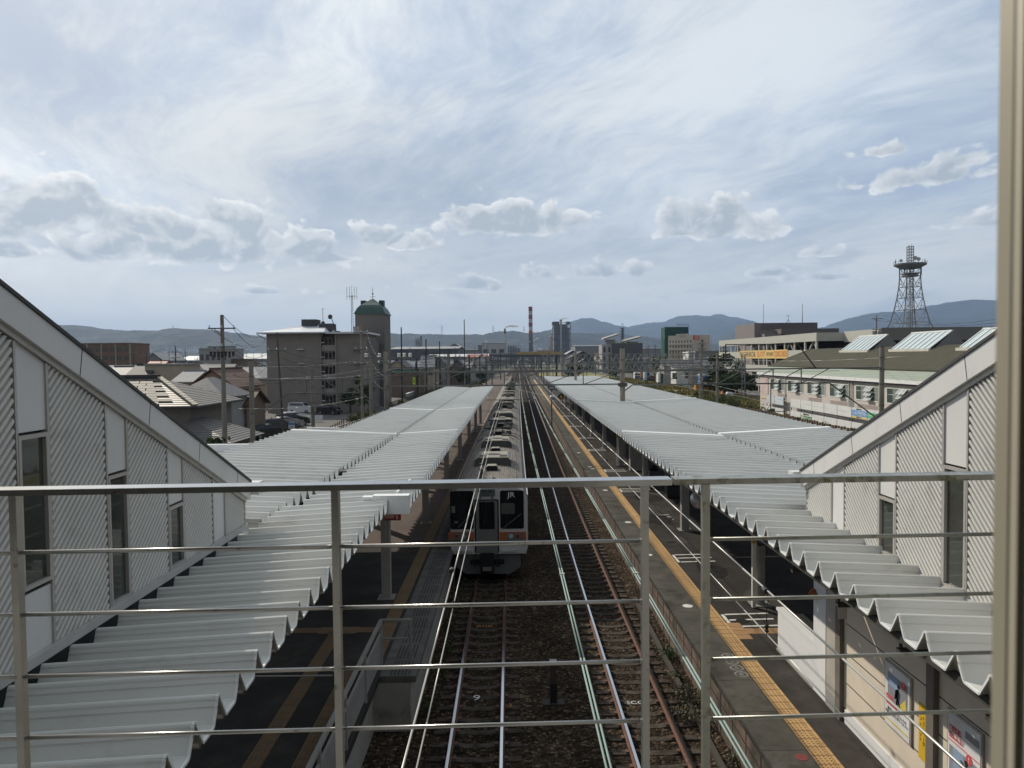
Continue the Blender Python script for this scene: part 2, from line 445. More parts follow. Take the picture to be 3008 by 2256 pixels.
# ------------------------------------------------------------------ tracks
RAILP = [(-.062, -.165), (.062, -.165), (.062, -.150), (.014, -.125), (.014, -.045), (.034, -.035), (.034, -.004), (-.034, -.004), (-.034, -.035), (-.014, -.045), (-.014, -.125), (-.062, -.150)]
def sleeper_mesh():
    s = MB(); h = [(-1.0, -.168), (-.42, -.166), (-.25, -.196), (.25, -.196), (.42, -.166), (1.0, -.168)]
    for (a, za), (b, zb) in zip(h[:-1], h[1:]):
        s.hexa([(a, -.115, -.30), (b, -.115, -.30), (b, .115, -.30), (a, .115, -.30), (a, -.095, za), (b, -.095, zb), (b, .095, zb), (a, .095, za)])
    for x in (-.56, .56):
        for d in (-.11, .11): s.box(x+d-.035, -.06, -.170, x+d+.035, .06, -.135, 1)
    return s
def track(name, label, x0, y0, y1, n_ind, first, pitch=.585, group='railway tracks'):
    t = thing(name, label, 'railway track', (x0, first, -.2), group)
    for s in (-.5665, .5665):
        r = MB(); sweep(r, RAILP, ycut(y0, y1), x=x0+s)
        ro = r.build('rail', M_rust, t)
        tp = MB(); sweep(tp, rect(.062, -.0035, .0), ycut(y0, y1), x=x0+s)
        tp.build('running_surface', M_railtop, ro)
    proto = None; y = first; k = 0; rest = MB()
    while y < y1-1:
        if k < n_ind:
            if proto is None:
                proto = sleeper_mesh().build('sleeper', [M_sleeper, M_rust], t); src = proto
                src.matrix_parent_inverse = Matrix.Translation((-x0, -first, .2))
                o = src
            else:
                o = src.copy(); COL.objects.link(o); o.parent = t; o.matrix_parent_inverse = src.matrix_parent_inverse.copy()
            o.location = (x0+xs(y), y, 0)
            o.rotation_euler = (0, 0, rnd.uniform(-.012, .012))
        else:
            rest.box(x0+xs(y)-1, y-.1, -.3, x0+xs(y)+1, y+.1, -.175)
        y += pitch; k += 1
    if rest.f: tag(rest.build('distant_sleepers', M_sleeper, t), kind='stuff')
    return t
track('railway_track', 'track with shiny rails leading under the standing train at the left platform', -.83, 3, 760, 100, 9.2)
track('railway_track', 'empty rust sided track beside the right platform edge', 3.15, 3, 760, 100, 9.4)

# numbers painted on sleepers
def floor_text(nm, s, px, py, z, size, m, label, cat='painted mark'):
    d = at(px, py, 10)-EYE; p = EYE+d*((z-EYE.z)/d.z)
    t = thing(nm, label, cat, p)
    text('characters', s, size, Matrix.Translation((p.x, p.y, z)), m, t, .001)
M_orangep = mat('orange_paint', (0.42, 0.22, 0.06), .8)
floor_text('painted_number', '9', 1400, 2050, -.188, .42, M_paintw, 'white painted numeral on a sleeper of the left track')
floor_text('painted_number', '2', 1499, 2072, -.160, .22, M_orangep, 'small yellow painted numeral on a sleeper end right of the left track')
floor_text('painted_letters', '出口出', 1423, 1840, -.188, .19, M_orangep, 'orange painted characters on a sleeper of the left track before the train')
floor_text('painted_letters', 'ECO', 1866, 2064, -.188, .24, M_paintw, 'white worn painted letters on a sleeper of the right track')

# stone marker post between the tracks
t = thing('marker_post', 'short white topped distance post on a slab between the tracks', 'marker post', (1.15, 18.2, -.2))
c = at(1626, 2068, 1)-EYE; c = EYE+c*((-.2-EYE.z)/c.z)
t.location = c
mb = MB(); mb.box(c.x-.28, c.y-.15, -.21, c.x+.28, c.y+.15, -.14); mb.build('base_slab', mat('dark_slab', (.055, .052, .046), .9, 0, .2, 4), t)
mb = MB(); mb.box(c.x-.085, c.y-.085, -.128, c.x+.085, c.y+.085, .34); mb.build('lower_post', M_dark, t)
mb = MB(); mb.box(c.x-.075, c.y-.075, .342, c.x+.075, c.y+.075, .86); mb.build('post', mat('brown_post', (.055, .042, .034), .8), t)
mb = MB(); mb.prism([(c.x-.09, c.y-.09, .862), (c.x+.09, c.y-.09, .862), (c.x+.09, c.y+.09, .862), (c.x-.09, c.y+.09, .862)], (0, 0, .04)); mb.build('cap', mat('cap_grey', (.33, .32, .30), .8), t)

# ------------------------------------------------------------------ right platform
PZ = 1.10
def slabs(mb, x0, x1, ya, yb, step, z, gap=.012):
    y = ya
    while y < yb:
        e = min(y+step, yb)
        mb.box(x0+xs(y), y+gap/2, z-.15, x1+xs(y), e-gap/2, z); y = e
YE = 300
pl_r = thing('station_platform', 'right hand platform with a broad yellow tactile line and worn concrete edge slabs', 'platform', (4.7, 20, PZ), 'station platforms')
mb = MB(); sweep(mb, [(4.75, -.44), (16.4, -.44), (16.4, .94), (4.75, .94)], ycut(3, YE)); mb.build('platform_body', M_brick, pl_r)
mb = MB(); sweep(mb, [(5.452, .942), (16.4, .942), (16.4, PZ-.004), (5.452, PZ-.004)], ycut(3, YE)); mb.build('asphalt_deck', M_asph, pl_r)
mb = MB(); slabs(mb, 4.63, 5.45, 3, 110, 1.5, PZ); sweep(mb, [(4.63, .95), (5.45, .95), (5.45, PZ), (4.63, PZ)], ycut(110, YE)); mb.build('edge_slab', M_conc, pl_r)
def tactile(parent, x0, x1, ya, yb, z, m, step=.3, dots=False, lines=0):
    mb = MB(); y = ya
    while y < min(yb, 70):
        mb.box(x0+xs(y), y+.008, z, x1+xs(y), y+step-.008, z+.007)
        if dots and y < 30:
            nx = max(2, round((x1-x0)/.075)); ny = 4
            for i in range(nx):
                for j in range(ny):
                    cx = x0+(i+.5)*(x1-x0)/nx; cy = y+(j+.5)*step/ny
                    mb.lathe([(.016, 0), (.011, .006)], (cx+xs(y), cy, z+.007), 6, 1)
        y += step
    if yb > 70: sweep(mb, [(x0, z), (x1, z), (x1, z+.007), (x0, z+.007)], ycut(70, yb))
    for k in range(lines):
        xx = x0+(k+.5)*(x1-x0)/lines
        sweep(mb, [(xx-.012, z+.007), (xx+.012, z+.007), (xx+.012, z+.013), (xx-.012, z+.013)], ycut(ya, min(yb, 70)), 1)
    o = mb.build('tactile_paving', [m, M_groove if dots else m], parent)
    return o
tactile(pl_r, 5.47, 5.80, 9.1, 250, PZ-.003, M_yellow, dots=True)
tactile(pl_r, 5.815, 5.885, 9.1, 250, PZ-.003, M_yellow)
tactile(pl_r, 5.89, 6.25, 18.9, 20.1, PZ-.003, mat('tactile_tan', (.40, .24, .12), .8), dots=True)
mb = MB()
for k in range(4): mb.box(6.27, 19.33+k*.085, PZ-.003, 7.6, 19.37+k*.085, PZ+.006)
mb.box(6.26, 19.29, PZ-.0035, 7.6, 19.66, PZ); mb.build('tactile_path', mat('tactile_tan', (.40, .24, .12)), pl_r)
# boarding marks: pairs of short white bars by the yellow line, round door numbers
mb = MB()
for (px, py) in ((2163, 1823), (2036, 1640), (1940, 1520), (1871, 1440), (1818, 1382), (1770, 1322), (1736, 1287), (1702, 1252), (1678, 1222)):
    d = at(px, py, 1)-EYE; p = EYE+d*((PZ-EYE.z)/d.z)
    x0 = 5.93+xs(p.y); y = p.y
    mb.box(x0, y-.5, PZ-.0035, x0+.09, y+.5, PZ)
    for dy_ in (-.45, 0.05, .5):
        T = Matrix.Translation((x0+.12, y+dy_, 0)) @ Matrix.Rotation(R(3), 4, 'Z')
        mb.box(0, -.045, PZ-.0035, 1.25, .045, PZ, 0, T)
mb.build('boarding_marks', M_paintw, pl_r)
mb = MB()
for (px, py) in ((2020, 1780), (1905, 1630), (1912+0, 1516), (1845, 1534-0), (1778, 1440), (1741, 1377), (1733, 1371), (1700, 1330)):
    d = at(px, py, 1)-EYE; p = EYE+d*((PZ-EYE.z)/d.z)
    if 4.7 < p.x-xs(p.y) < 5.4: mb = MB(); mb.lathe([(.15, 0), (.15, .004)], (p.x, p.y, PZ+.0005), 14); mb.build('door_position_disc', M_paintw, pl_r)
mb = MB(); mb.lathe([(.12, 0), (.12, .004)], (5.27, 13.25, PZ+.0005), 18); mb.build('red_disc', mat('red_paint', (.17, .045, .042), .8, 0, .3, 14), pl_r)
mb = MB()
for k, y in enumerate((17.85, 17.5, 17.15, 16.8)):
    for a in range(16):
        t0, t1 = 2*math.pi*a/16, 2*math.pi*(a+1)/16
        c0 = (5.28, y, PZ+.001)
        mb.poly([(5.28+.16*math.cos(t0), y+.16*math.sin(t0), PZ+.002), (5.28+.16*math.cos(t1), y+.16*math.sin(t1), PZ+.002), (5.28+.125*math.cos(t1), y+.125*math.sin(t1), PZ+.002), (5.28+.125*math.cos(t0), y+.125*math.sin(t0), PZ+.002)])
M_faint = mat('faded_paint', (.26, .255, .235), .8, 0, .25, 9, (.12, .12, .11), (.45, .6), 14)
o = mb.build('door_number_ring', M_faint, pl_r)
for k, (y, s) in enumerate(((17.85, '3'), (17.5, '6'), (17.15, '6'), (16.8, '8'))):
    text('door_number', s, .2, Matrix.Translation((5.28, y, PZ+.002)), M_faint, pl_r, .0008)
r = random.Random(8)
for k in range(9):
    y = 15.5+k*3.4+r.uniform(-1, 1); x = r.uniform(6.35, 7.6); a, b = r.uniform(.3, .8), r.uniform(.5, 1.3); n_ = 9; mb = MB()
    P = [(x+xs(y)+a*math.cos(2*math.pi*q/n_)*r.uniform(.8, 1.15), y+b*math.sin(2*math.pi*q/n_)*r.uniform(.8, 1.15), PZ-.0032) for q in range(n_)]
    mb.prism(P, (0, 0, .004)); mb.build('asphalt_patch', mat('patch_dark', (.026, .025, .024), .95, 0, .3, 2, spec=.06) if k % 2 else mat('patch_pale', (.068, .064, .058), .95, 0, .3, 2, spec=.06), pl_r)
for (px, py) in ((2180, 1824), (1972, 1592)):
    d = at(px, py, 1)-EYE; p = EYE+d*((PZ-EYE.z)/d.z); mb = MB(); mb.lathe([(.17, 0), (.17, .006), (.15, .007)], (p.x, p.y, PZ-.001), 16); mb.build('manhole_cover', mat('cover_iron', (.03, .028, .026), .6, .5), pl_r)
# platform face: stone courses and iron lugs
mb = MB()
for y in [4+.9*i for i in range(70)]: mb.box(4.742+xs(y), y, -.4, 4.752+xs(y), y+.02, .93)
for z in (.1, .5): sweep(mb, [(4.742, z), (4.752, z), (4.752, z+.02), (4.742, z+.02)], ycut(4, 70))
mb.build('stone_joint', M_dark, pl_r)
# rail laid as a low kerb, weeds along the platform foot
t = thing('cable_trough', 'dark narrow cable trough lying along the foot of the right platform', 'cable trough', (4.3, 16, -.2))
mb = MB(); sweep(mb, [(-.06, -.2), (.06, -.2), (.06, -.10), (-.06, -.10)], ycut(9, 26), x=4.36, f=lambda y: xs(y)+.0*y); mb.build('trough', mat('dark_timber', (.06, .055, .045), .9), t)

# ------------------------------------------------------------------ left platform
pl_l = thing('station_platform', 'left hand platform in the shade beside the standing train with a shade darkened yellow line', 'platform', (-2.4, 24, PZ), 'station platforms')
mb = MB(); sweep(mb, [(-9.5, -.44), (-2.38, -.44), (-2.38, .94), (-9.5, .94)], ycut(16.9, YE))
sweep(mb, [(-9.5, -.44), (-3.24, -.44), (-3.24, .94), (-9.5, .94)], [3, 16.89]); mb.build('platform_body', M_greywall, pl_l)
mb = MB(); sweep(mb, [(-9.5, .942), (-3.11, .942), (-3.11, PZ-.004), (-9.5, PZ-.004)], ycut(29.0, YE)); mb.build('brown_deck', M_brownasph, pl_l)
mb = MB(); sweep(mb, [(-9.5, .942), (-3.11, .942), (-3.11, PZ-.004), (-9.5, PZ-.004)], [3, 16, 28.99]); mb.build('asphalt_deck', M_asph, pl_l)  # darker deck up to the station shadow's edge; that shade is in its colour
mb = MB(); slabs(mb, -3.10, -2.25, 16.9, 110, 1.0, PZ); sweep(mb, [(-3.10, .95), (-2.25, .95), (-2.25, PZ), (-3.10, PZ)], ycut(110, YE)); mb.build('edge_slab', mat('grey_slab', (.115, .11, .102), .85, 0, .2, 1.5, (.075, .072, .068), (.5, .65), 2), pl_l)
for k in range(6):
    mb = MB(); x = -2.86+k*.085; y = 16.95
    while y < 40: mb.box(x, y, PZ-.002, x+.03, y+.82, PZ+.006); y += 1.0
    mb.build('grip_strip', mat('grip_dark', (.045, .043, .041), .9), pl_l)
tactile(pl_l, -3.58, -3.20, 18.0, 250, PZ-.003, M_yellowshade, lines=4)
tactile(pl_l, -4.92, -4.58, 8.0, 19.6, PZ-.003, M_yellowshade, lines=4)
tactile(pl_l, -4.02, -3.68, 8.0, 17.3, PZ-.003, M_yellowshade, lines=4)
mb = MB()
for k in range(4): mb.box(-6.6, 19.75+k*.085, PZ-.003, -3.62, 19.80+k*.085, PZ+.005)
mb.box(-6.6, 19.70, PZ-.0035, -3.62, 20.06, PZ+.001); mb.box(-5.25, 19.62, PZ-.003, -4.2, 20.1, PZ+.004); mb.build('tactile_path', M_yellowshade, pl_l)
mb = MB(); mb.box(-9, 16.95, PZ-.003, -4.2, 17.0, PZ+.012); mb.build('threshold_strip', M_alum, pl_l)
# white handrail along the cut back platform end
t = thing('platform_fence', 'white tubular fence with infill panels along the cut back end of the left platform', 'fence', (-3.16, 14, PZ))
for y in (17.5, 15.6, 13.7, 11.8, 9.9, 8.0):
    mb = MB(); mb.box(-3.19, y-.03, PZ-.01, -3.13, y+.03, 2.14); mb.build('post', M_steelgrey, t)
mb = MB(); mb.box(-3.2, 6.0, 2.142, -3.12, 17.55, 2.20); mb.build('top_rail', M_steelgrey, t)
mb = MB(); mb.box(-3.185, 6.0, 1.86, -3.135, 17.5, 1.91); mb.build('middle_rail', M_steelgrey, t)
mb = MB(); mb.box(-3.17, 6.0, PZ+.12, -3.15, 17.5, 1.80); mb.build('infill_panel', mat('fence_panel', (.24, .245, .24), .5), t)
mb = MB(); mb.box(-3.19, 17.56, PZ-.01, -3.13, 17.62, 2.2); mb.box(-3.12, 17.56, 2.14, -2.42, 17.62, 2.2); mb.box(-2.48, 17.56, PZ, -2.42, 17.62, 2.138); mb.box(-3.12, 17.57, 1.7, -2.49, 17.61, 1.74); mb.build('end_frame', M_steelgrey, t)
# ================================================================== folded-plate canopies
PITCHC = .575
def fold_prof(y):
    """(y, z) points of one fold, near to far: floor, far-leaning rise seen from the camera, ridge, fall"""
    p = PITCHC
    return [(y, 0.0), (y+.24, .012), (y+.262, .03), (y+.338, .172), (y+.330, .176), (y+.352, .214), (y+.356, .238), (y+.368, .257), (y+.387, .267), (y+.408, .263), (y+.425, .245), (y+.436, .215)]
def canopy_panel(name, x0, z0, x1, z1, ya, yb, parent, clip=None, m=None, far=False, fx=None, PITCHC=.575):
    """plate from its inner side x0 to its outer side x1, folds running across the platform"""
    prof = []; y = ya
    while y < yb-.01:
        prof += [(y+(u-y)*PITCHC/.575, w) for u, w in fold_prof(y)]; y += PITCHC
    prof.append((y, 0.0))
    fx = fx or xs; mb = MB(); n = len(prof); th = .014
    def X0(y): return (clip(y) if clip else x0)+fx(y)
    for (yy, zz) in prof:
        xa, xb = X0(yy), x1+fx(yy)
        za = z0+(z1-z0)*((xa-fx(yy)-x0)/(x1-x0))
        mb.v += [(xa, yy, za+zz), (xb, yy, z1+zz), (xa, yy, za+zz-th), (xb, yy, z1+zz-th)]
    fl = x1 < x0
    for i in range(n-1):
        a, b = 4*i, 4*(i+1)
        q = [(a, a+1, b+1, b), (a+2, b+2, b+3, a+3), (a, b, b+2, a+2), (a+1, a+3, b+3, b+1)]
        for f in q:
            mb.f.append(f[::-1] if fl else f); mb.m.append(0)
    o = mb.build(name, m or M_canopy, parent)
    # folded lip at the outer end: a bright turned-down rim
    lp = MB(); w = .035; s = 1 if x1 > x0 else -1
    for (ya_, za_), (yb_, zb_) in zip(prof[:-1], prof[1:]):
        if ya_ > 45: break
        a = Vector((x1+fx(ya_)+s*.004, ya_, z1+za_-.012)); b = Vector((x1+fx(yb_)+s*.004, yb_, z1+zb_-.012))
        lp.bar(a, b, .022, .024)
    if lp.f: lp.build('edge_trim', M_canopyfar, o)
    return o
def xsc(y): return xs(y)*1.0
def strip_cap(parent, x0, z0, x1, z1, y, w=.32, f=xs):
    mb = MB(); xa, xb = x0+f(y), x1+f(y)
    mb.hexa([(xa, y-w/2, z0), (xb, y-w/2, z1), (xb, y+w/2, z1), (xa, y+w/2, z0), (xa, y-w/2, z0+.05), (xb, y-w/2, z1+.05), (xb, y+w/2, z1+.05), (xa, y+w/2, z0+.05)])
    mb.hexa([(xa, y-w/2-.02, z0-.22), (xb, y-w/2-.02, z1-.22), (xb, y-w/2, z1-.22), (xa, y-w/2, z0-.22), (xa, y-w/2-.02, z0+.05), (xb, y-w/2-.02, z1+.05), (xb, y-w/2, z1+.05), (xa, y-w/2, z0+.05)])
    return mb.build('expansion_cap', M_canopyfar, parent)
def column(parent, x, y, ztop, r=.17, sq=True):
    mb = MB()
    if sq: mb.box(x-r, y-r, PZ+.03, x+r, y+r, ztop)
    else: mb.cyl((x, y, PZ+.03), (x, y, ztop), r, None, 14)
    o = mb.build('column', M_steelgrey, parent)
    mb = MB(); mb.box(x-r-.12, y-r-.12, PZ-.003, x+r+.12, y+r+.12, PZ+.028); mb.build('base_plate', M_steelgrey, o)
    return o
ZC = 5.05           # floor of the folds at the outer edge
SL = .05
def beamx(parent, x0, z0, x1, z1, y, f=xs, w=.14, h=.26):
    mb = MB(); a, b = x0+f(y), x1+f(y)
    mb.hexa([(a, y-w/2, z0-h-.03), (b, y-w/2, z1-h-.03), (b, y+w/2, z1-h-.03), (a, y+w/2, z0-h-.03), (a, y-w/2, z0-.03), (b, y-w/2, z1-.03), (b, y+w/2, z1-.03), (a, y+w/2, z0-.03)])
    return mb.build('cross_beam', M_steelgrey, parent)
# left island
XL, XLC, XLO, XLW = -2.33, -4.95, -7.8, -9.6
zlc = ZC-SL*2.6
cl = thing('platform_canopy', 'narrow folded steel canopy of two plates over the left platform beside the train', 'canopy', (-4.9, 34, PZ), 'platform canopies')
canopy_panel('roof_plate', -5.14, zlc-.02, -2.80, ZC-.02, 4.4, 16.6, cl, PITCHC=.535)
canopy_panel('roof_plate', XLC+.09, zlc, XL, ZC, 16.85, 46.8, cl)
canopy_panel('roof_plate', XLC+.09, zlc, XL-.06, ZC-.03, 47.2, 84.5, cl)
canopy_panel('roof_plate', XLC-.16, zlc+.05, XLW, ZC+.12, 14.6, 32.0, cl)
canopy_panel('roof_plate', XLC-.13, zlc, XLO, ZC, 32.4, 46.8, cl)
canopy_panel('roof_plate', XLC-.09, zlc-.03, XLO, ZC, 47.2, 84.5, cl)
strip_cap(cl, XLC-.07, zlc+.24, XLW, ZC+.34, 32.25); strip_cap(cl, XLC+.07, zlc+.24, XL, ZC+.26, 32.25, .16)
strip_cap(cl, XLC-.07, zlc+.24, XLO, ZC+.26, 47.0); strip_cap(cl, XLC+.07, zlc+.24, XL, ZC+.26, 47.0, .2)
strip_cap(cl, XLO-.02, ZC+.25, XLO-1.5, ZC+.30, 33.6, .12)
mb = MB(); sweep(mb, [(-5.45, zlc-.20), (-4.62, zlc-.20), (-4.62, zlc-.10), (-5.45, zlc-.10)], ycut(4.4, 84.5)); mb.build('valley_gutter', M_dark, cl)  # made wider than the gap to block sun slipping between the plates
mb = MB(); mb.box(-5.25, 22.0, zlc-.02, -4.7, 22.5, zlc+.2); mb.build('gutter_box', mat('gutter_dark', (.05, .05, .05), .6), cl)
for y in (22.6, 32.9, 43.1, 53.4, 63.6, 73.8, 83.5):
    column(cl, -3.87+xs(y), y, zlc-.12, .135); beamx(cl, -4.95, zlc, XL-.2, ZC, y+.36)
    column(cl, -6.5+xs(y), y, zlc-.12); beamx(cl, -4.95, zlc, XLO+.2, ZC, y-.36)
mb = MB(); sweep(mb, [(-3.06, ZC-.16), (-2.98, ZC-.16), (-2.98, ZC-.03), (-3.06, ZC-.03)], [4.4, 10, 16.6]); mb.build('edge_beam', M_steelgrey, cl)
# white flashing at the step between the two plates, with its bracket
mb = MB(); mb.box(-3.12, 16.55, ZC-.09, -2.31, 16.80, ZC+.33)
mb.box(-3.36, 16.58, ZC+.17, -3.12, 16.78, ZC+.30); mb.build('step_flashing', M_white, cl)
mb = MB(); mb.bar((-2.62, 16.9, ZC+.30), (-2.52, 18.4, ZC+.34), .05, .12); mb.build('cable_duct', M_white, cl)
# emergency stop board under it
t = thing('emergency_sign', 'red and white emergency stop button board hanging at a canopy post', 'sign', (-2.9, 16.7, 4.4))
p0 = at(1130, 1505, 16.9); p1 = at(1178, 1528, 16.9)
mb = MB(); mb.box(p0.x, 16.88, p1.z, p1.x, 16.91, p0.z); bd = mb.build('board', mat('sign_red', (.34, .06, .06), .6), t)
mb = MB(); mb.box(p0.x+.02, 16.872, p1.z+.055, p0.x+.215, 16.879, p0.z-.02); mb.build('white_field', mat('sign_pinkish', (.55, .42, .42), .6), bd)
M_signred = mat('sign_red', (.34, .06, .06)); M_textw = mat('text_white', (.75, .75, .72), .6); M_textk = mat('text_black', (.02, .02, .02), .6)
text('characters', '非常停止\nボタン', .047, Tface((p0.x+.117, 16.868, (p0.z+p1.z)/2+.02), '-Y'), M_signred, bd, .001)
text('characters', 'SOS', .05, Tface((p0.x+.29, 16.876, (p0.z+p1.z)/2+.045), '-Y'), M_textw, bd, .001)
mb = MB(); mb.bar(((p0.x+.29), 16.875, p1.z+.03), ((p0.x+.29), 16.875, p1.z+.10), .03, .004); mb.build('hand_mark', M_textw, bd)
for k in range(9):
    mb = MB(); x = p0.x+.01+k*.04; mb.box(x, 16.874, p1.z+.004, x+.02, 16.879, p1.z+.02); mb.build('hazard_dash', M_textk, bd)
t2 = MB(); t2.box(p0.x-.03, 16.92, p0.z-.9, p0.x, 16.95, ZC-.1); t2.build('hanger', M_steelgrey, t)
# right island
XR, XRC, XRO = 4.68, 8.95, 13.75
zrc = ZC-SL*4.25
cr = thing('platform_canopy', 'wide folded steel canopy of two plates over the right platform', 'canopy', (8.9, 40, PZ), 'platform canopies')
XW = 6.2
canopy_panel('roof_plate', XW+.02, ZC-.07, XR, ZC, 4.4, 15.2, cl if False else cr)
canopy_panel('roof_plate', XRC-.05, zrc, XR, ZC, 15.47, 30.7, cr)
canopy_panel('roof_plate', XRC-.05, zrc-.02, XR+.05, ZC-.02, 31.1, 54.3, cr)
canopy_panel('roof_plate', XRC-.05, zrc, XR, ZC, 54.7, 79, cr)
canopy_panel('roof_plate', XRC-.05, zrc, XR, ZC, 79.4, 128, cr)
canopy_panel('roof_plate', XRC+.14, zrc+.05, XRO, ZC+.06, 15.47, 30.7, cr)
canopy_panel('roof_plate', XRC+.12, zrc+.03, XRO, ZC+.02, 31.1, 54.3, cr)
canopy_panel('roof_plate', XRC+.10, zrc+.02, XRO, ZC, 54.7, 128, cr)
for y, a in ((30.9, .34), (54.5, .2), (79.2, .2)):
    strip_cap(cr, XRC-.04, zrc+.24, XR, ZC+.26, y, a); strip_cap(cr, XRC+.04, zrc+.24, XRO, ZC+.26, y+.9, a)
mb = MB(); sweep(mb, [(XRC-.12, zrc-.20), (XRC+.12, zrc-.20), (XRC+.12, zrc-.08), (XRC-.12, zrc-.08)], ycut(15.4, 128)); mb.build('valley_gutter', mat('gutter_dark', (.05, .05, .05), .6), cr)
for k, y in enumerate([21.6+9.45*i for i in range(11)]):
    column(cr, 7.32+xs(y), y, zrc-.1, .16, k % 2 == 1); beamx(cr, XRC, zrc, XR+.25, ZC, y+.36)
    column(cr, 11.4+xs(y), y, zrc-.1, .16); beamx(cr, XRC, zrc, XRO-.25, ZC, y-.36)
for y in (21.3, 49.6):
    mb = MB(); mb.box(7.0+xs(y), y-.05, PZ+.01, 7.1+xs(y), y+.05, 5.0); mb.build('downpipe', mat('pipe_white', (.62, .6, .55), .5), cr)
    mb = MB(); mb.box(6.99+xs(y), y-.06, 3.0, 7.11+xs(y), y+.06, 3.5); mb.build('yellow_band', mat('band_yellow', (.45, .3, .05), .6), cr)
mb = MB(); mb.box(7.7, 47.3, PZ+.01, 8.5, 47.9, 4.7); mb.build('pillar', M_steelgrey, cr)
mb = MB(); sweep(mb, [(4.73, ZC-.12), (4.80, ZC-.12), (4.80, ZC-.02), (4.73, ZC-.02)], ycut(4.4, 31)); mb.build('edge_beam', mat('dark_steel', (.06, .058, .05), .6), cr)
for y in (5.8, 7.6, 9.4, 11.2, 13.0, 14.9):
    mb = MB(); mb.box(4.98, y-.05, ZC-.46, 6.2, y+.05, ZC-.40); mb.box(5.0, y-.02, ZC-.40, 5.03, y+.02, ZC-.02); mb.box(6.1, y-.02, ZC-.40, 6.13, y+.02, ZC-.02); mb.build('lamp_bracket', mat('dark_steel', (.06, .058, .05)), cr)
# things on the right platform in the shade
def bench(x, y, label):
    t = thing('vending_machine', label, 'vending machine', (x, y, PZ), 'machines under the right canopy')
    mb = MB(); mb.box(x-.45, y-.35, PZ+.06, x+.45, y+.35, PZ+1.7); mb.build('cabinet', mat('machine_dark', (.05, .05, .055), .5), t)
    mb = MB(); mb.box(x-.40, y-.36, PZ+.6, x+.40, y-.352, PZ+1.6); mb.build('display', glass('machine_glass', (.03, .03, .035)), t)
    mb = MB(); mb.box(x-.4, y-.3, PZ-.003, x+.4, y+.3, PZ+.058); mb.build('plinth', M_dark, t)
bench(8.55, 38.4, 'dark cabinet standing in the shade beside a round column of the right canopy')
bench(9.4, 36.2, 'reddish dark cabinet standing deepest in the shade under the right canopy')
t = thing('platform_bin', 'grey platform bin with a rounded black top under the right canopy', 'bin', (8.0, 41, PZ))
mb = MB(); mb.box(7.7, 40.7, PZ, 8.3, 41.3, PZ+1.0); mb.build('bin_body', mat('bin_grey', (.10, .10, .11), .6), t)
mb = MB(); mb.lathe([(.26, 0), (.25, .12), (.16, .26), (.03, .3)], (8.0, 41, PZ+1.002), 14); mb.build('bin_top', M_dark, t, True)
t = thing('platform_mirror', 'round silver mirror hanging under the edge of the right canopy', 'mirror', (6.2, 22.9, 4.2))
c = at(2055, 1467, 23.5)
t.location = c
mb = MB(); mb.lathe([(.02, -.06), (.2, -.05), (.30, 0), (.30, .02)], (0, 0, 0), 20); o = mb.build('mirror_disc', mat('mirror_silver', (.5, .5, .5), .3, .6), None, True)
o.data.transform(Matrix.Translation(c) @ Matrix.Rotation(R(-100), 4, 'X')); adopt(o, t)
mb = MB(); mb.bar(c, (c.x, c.y, ZC-.1), .03); mb.build('hanger', M_steelgrey, t)

# ================================================================== stair buildings
def clip_poly(P, a, b, c):
    """keep the part of a 2-D polygon where a*x+b*y <= c"""
    out = []
    for i in range(len(P)):
        p, q = P[i], P[(i+1) % len(P)]
        dp, dq = a*p[0]+b*p[1]-c, a*q[0]+b*q[1]-c
        if dp <= 0: out.append(p)
        if (dp < 0 < dq) or (dq < 0 < dp):
            t = dp/(dp-dq); out.append((p[0]+(q[0]-p[0])*t, p[1]+(q[1]-p[1])*t))
    return out
def ribs(xw, side, P, ang=42, pitch=.079, depth=.062):
    """sheet folded into slanting ribs, cut to the outline P in (y, z)"""
    mb = MB(); nx, nz = -math.sin(R(ang)), math.cos(R(ang))
    s = [p[0]*nx+p[1]*nz for p in P]; k = math.floor(min(s)/pitch)
    knots = ((0, 0.0), (.18, .0), (.40, .92), (.60, 1.0), (.82, .80), (1.0, 0.0))
    while k*pitch < max(s):
        for (a, ha), (b, hb) in zip(knots[:-1], knots[1:]):
            lo, hi = (k+a)*pitch, (k+b)*pitch
            Q = clip_poly(clip_poly(P, nx, nz, hi), -nx, -nz, -lo)
            if len(Q) > 2:
                pts = []
                for (y, z) in Q:
                    u = (y*nx+z*nz-lo)/(hi-lo); h = ha+(hb-ha)*u
                    pts.append((xw+side*h*depth, y, z))
                mb.poly(pts if side < 0 else pts[::-1])
        k += 1
    return mb
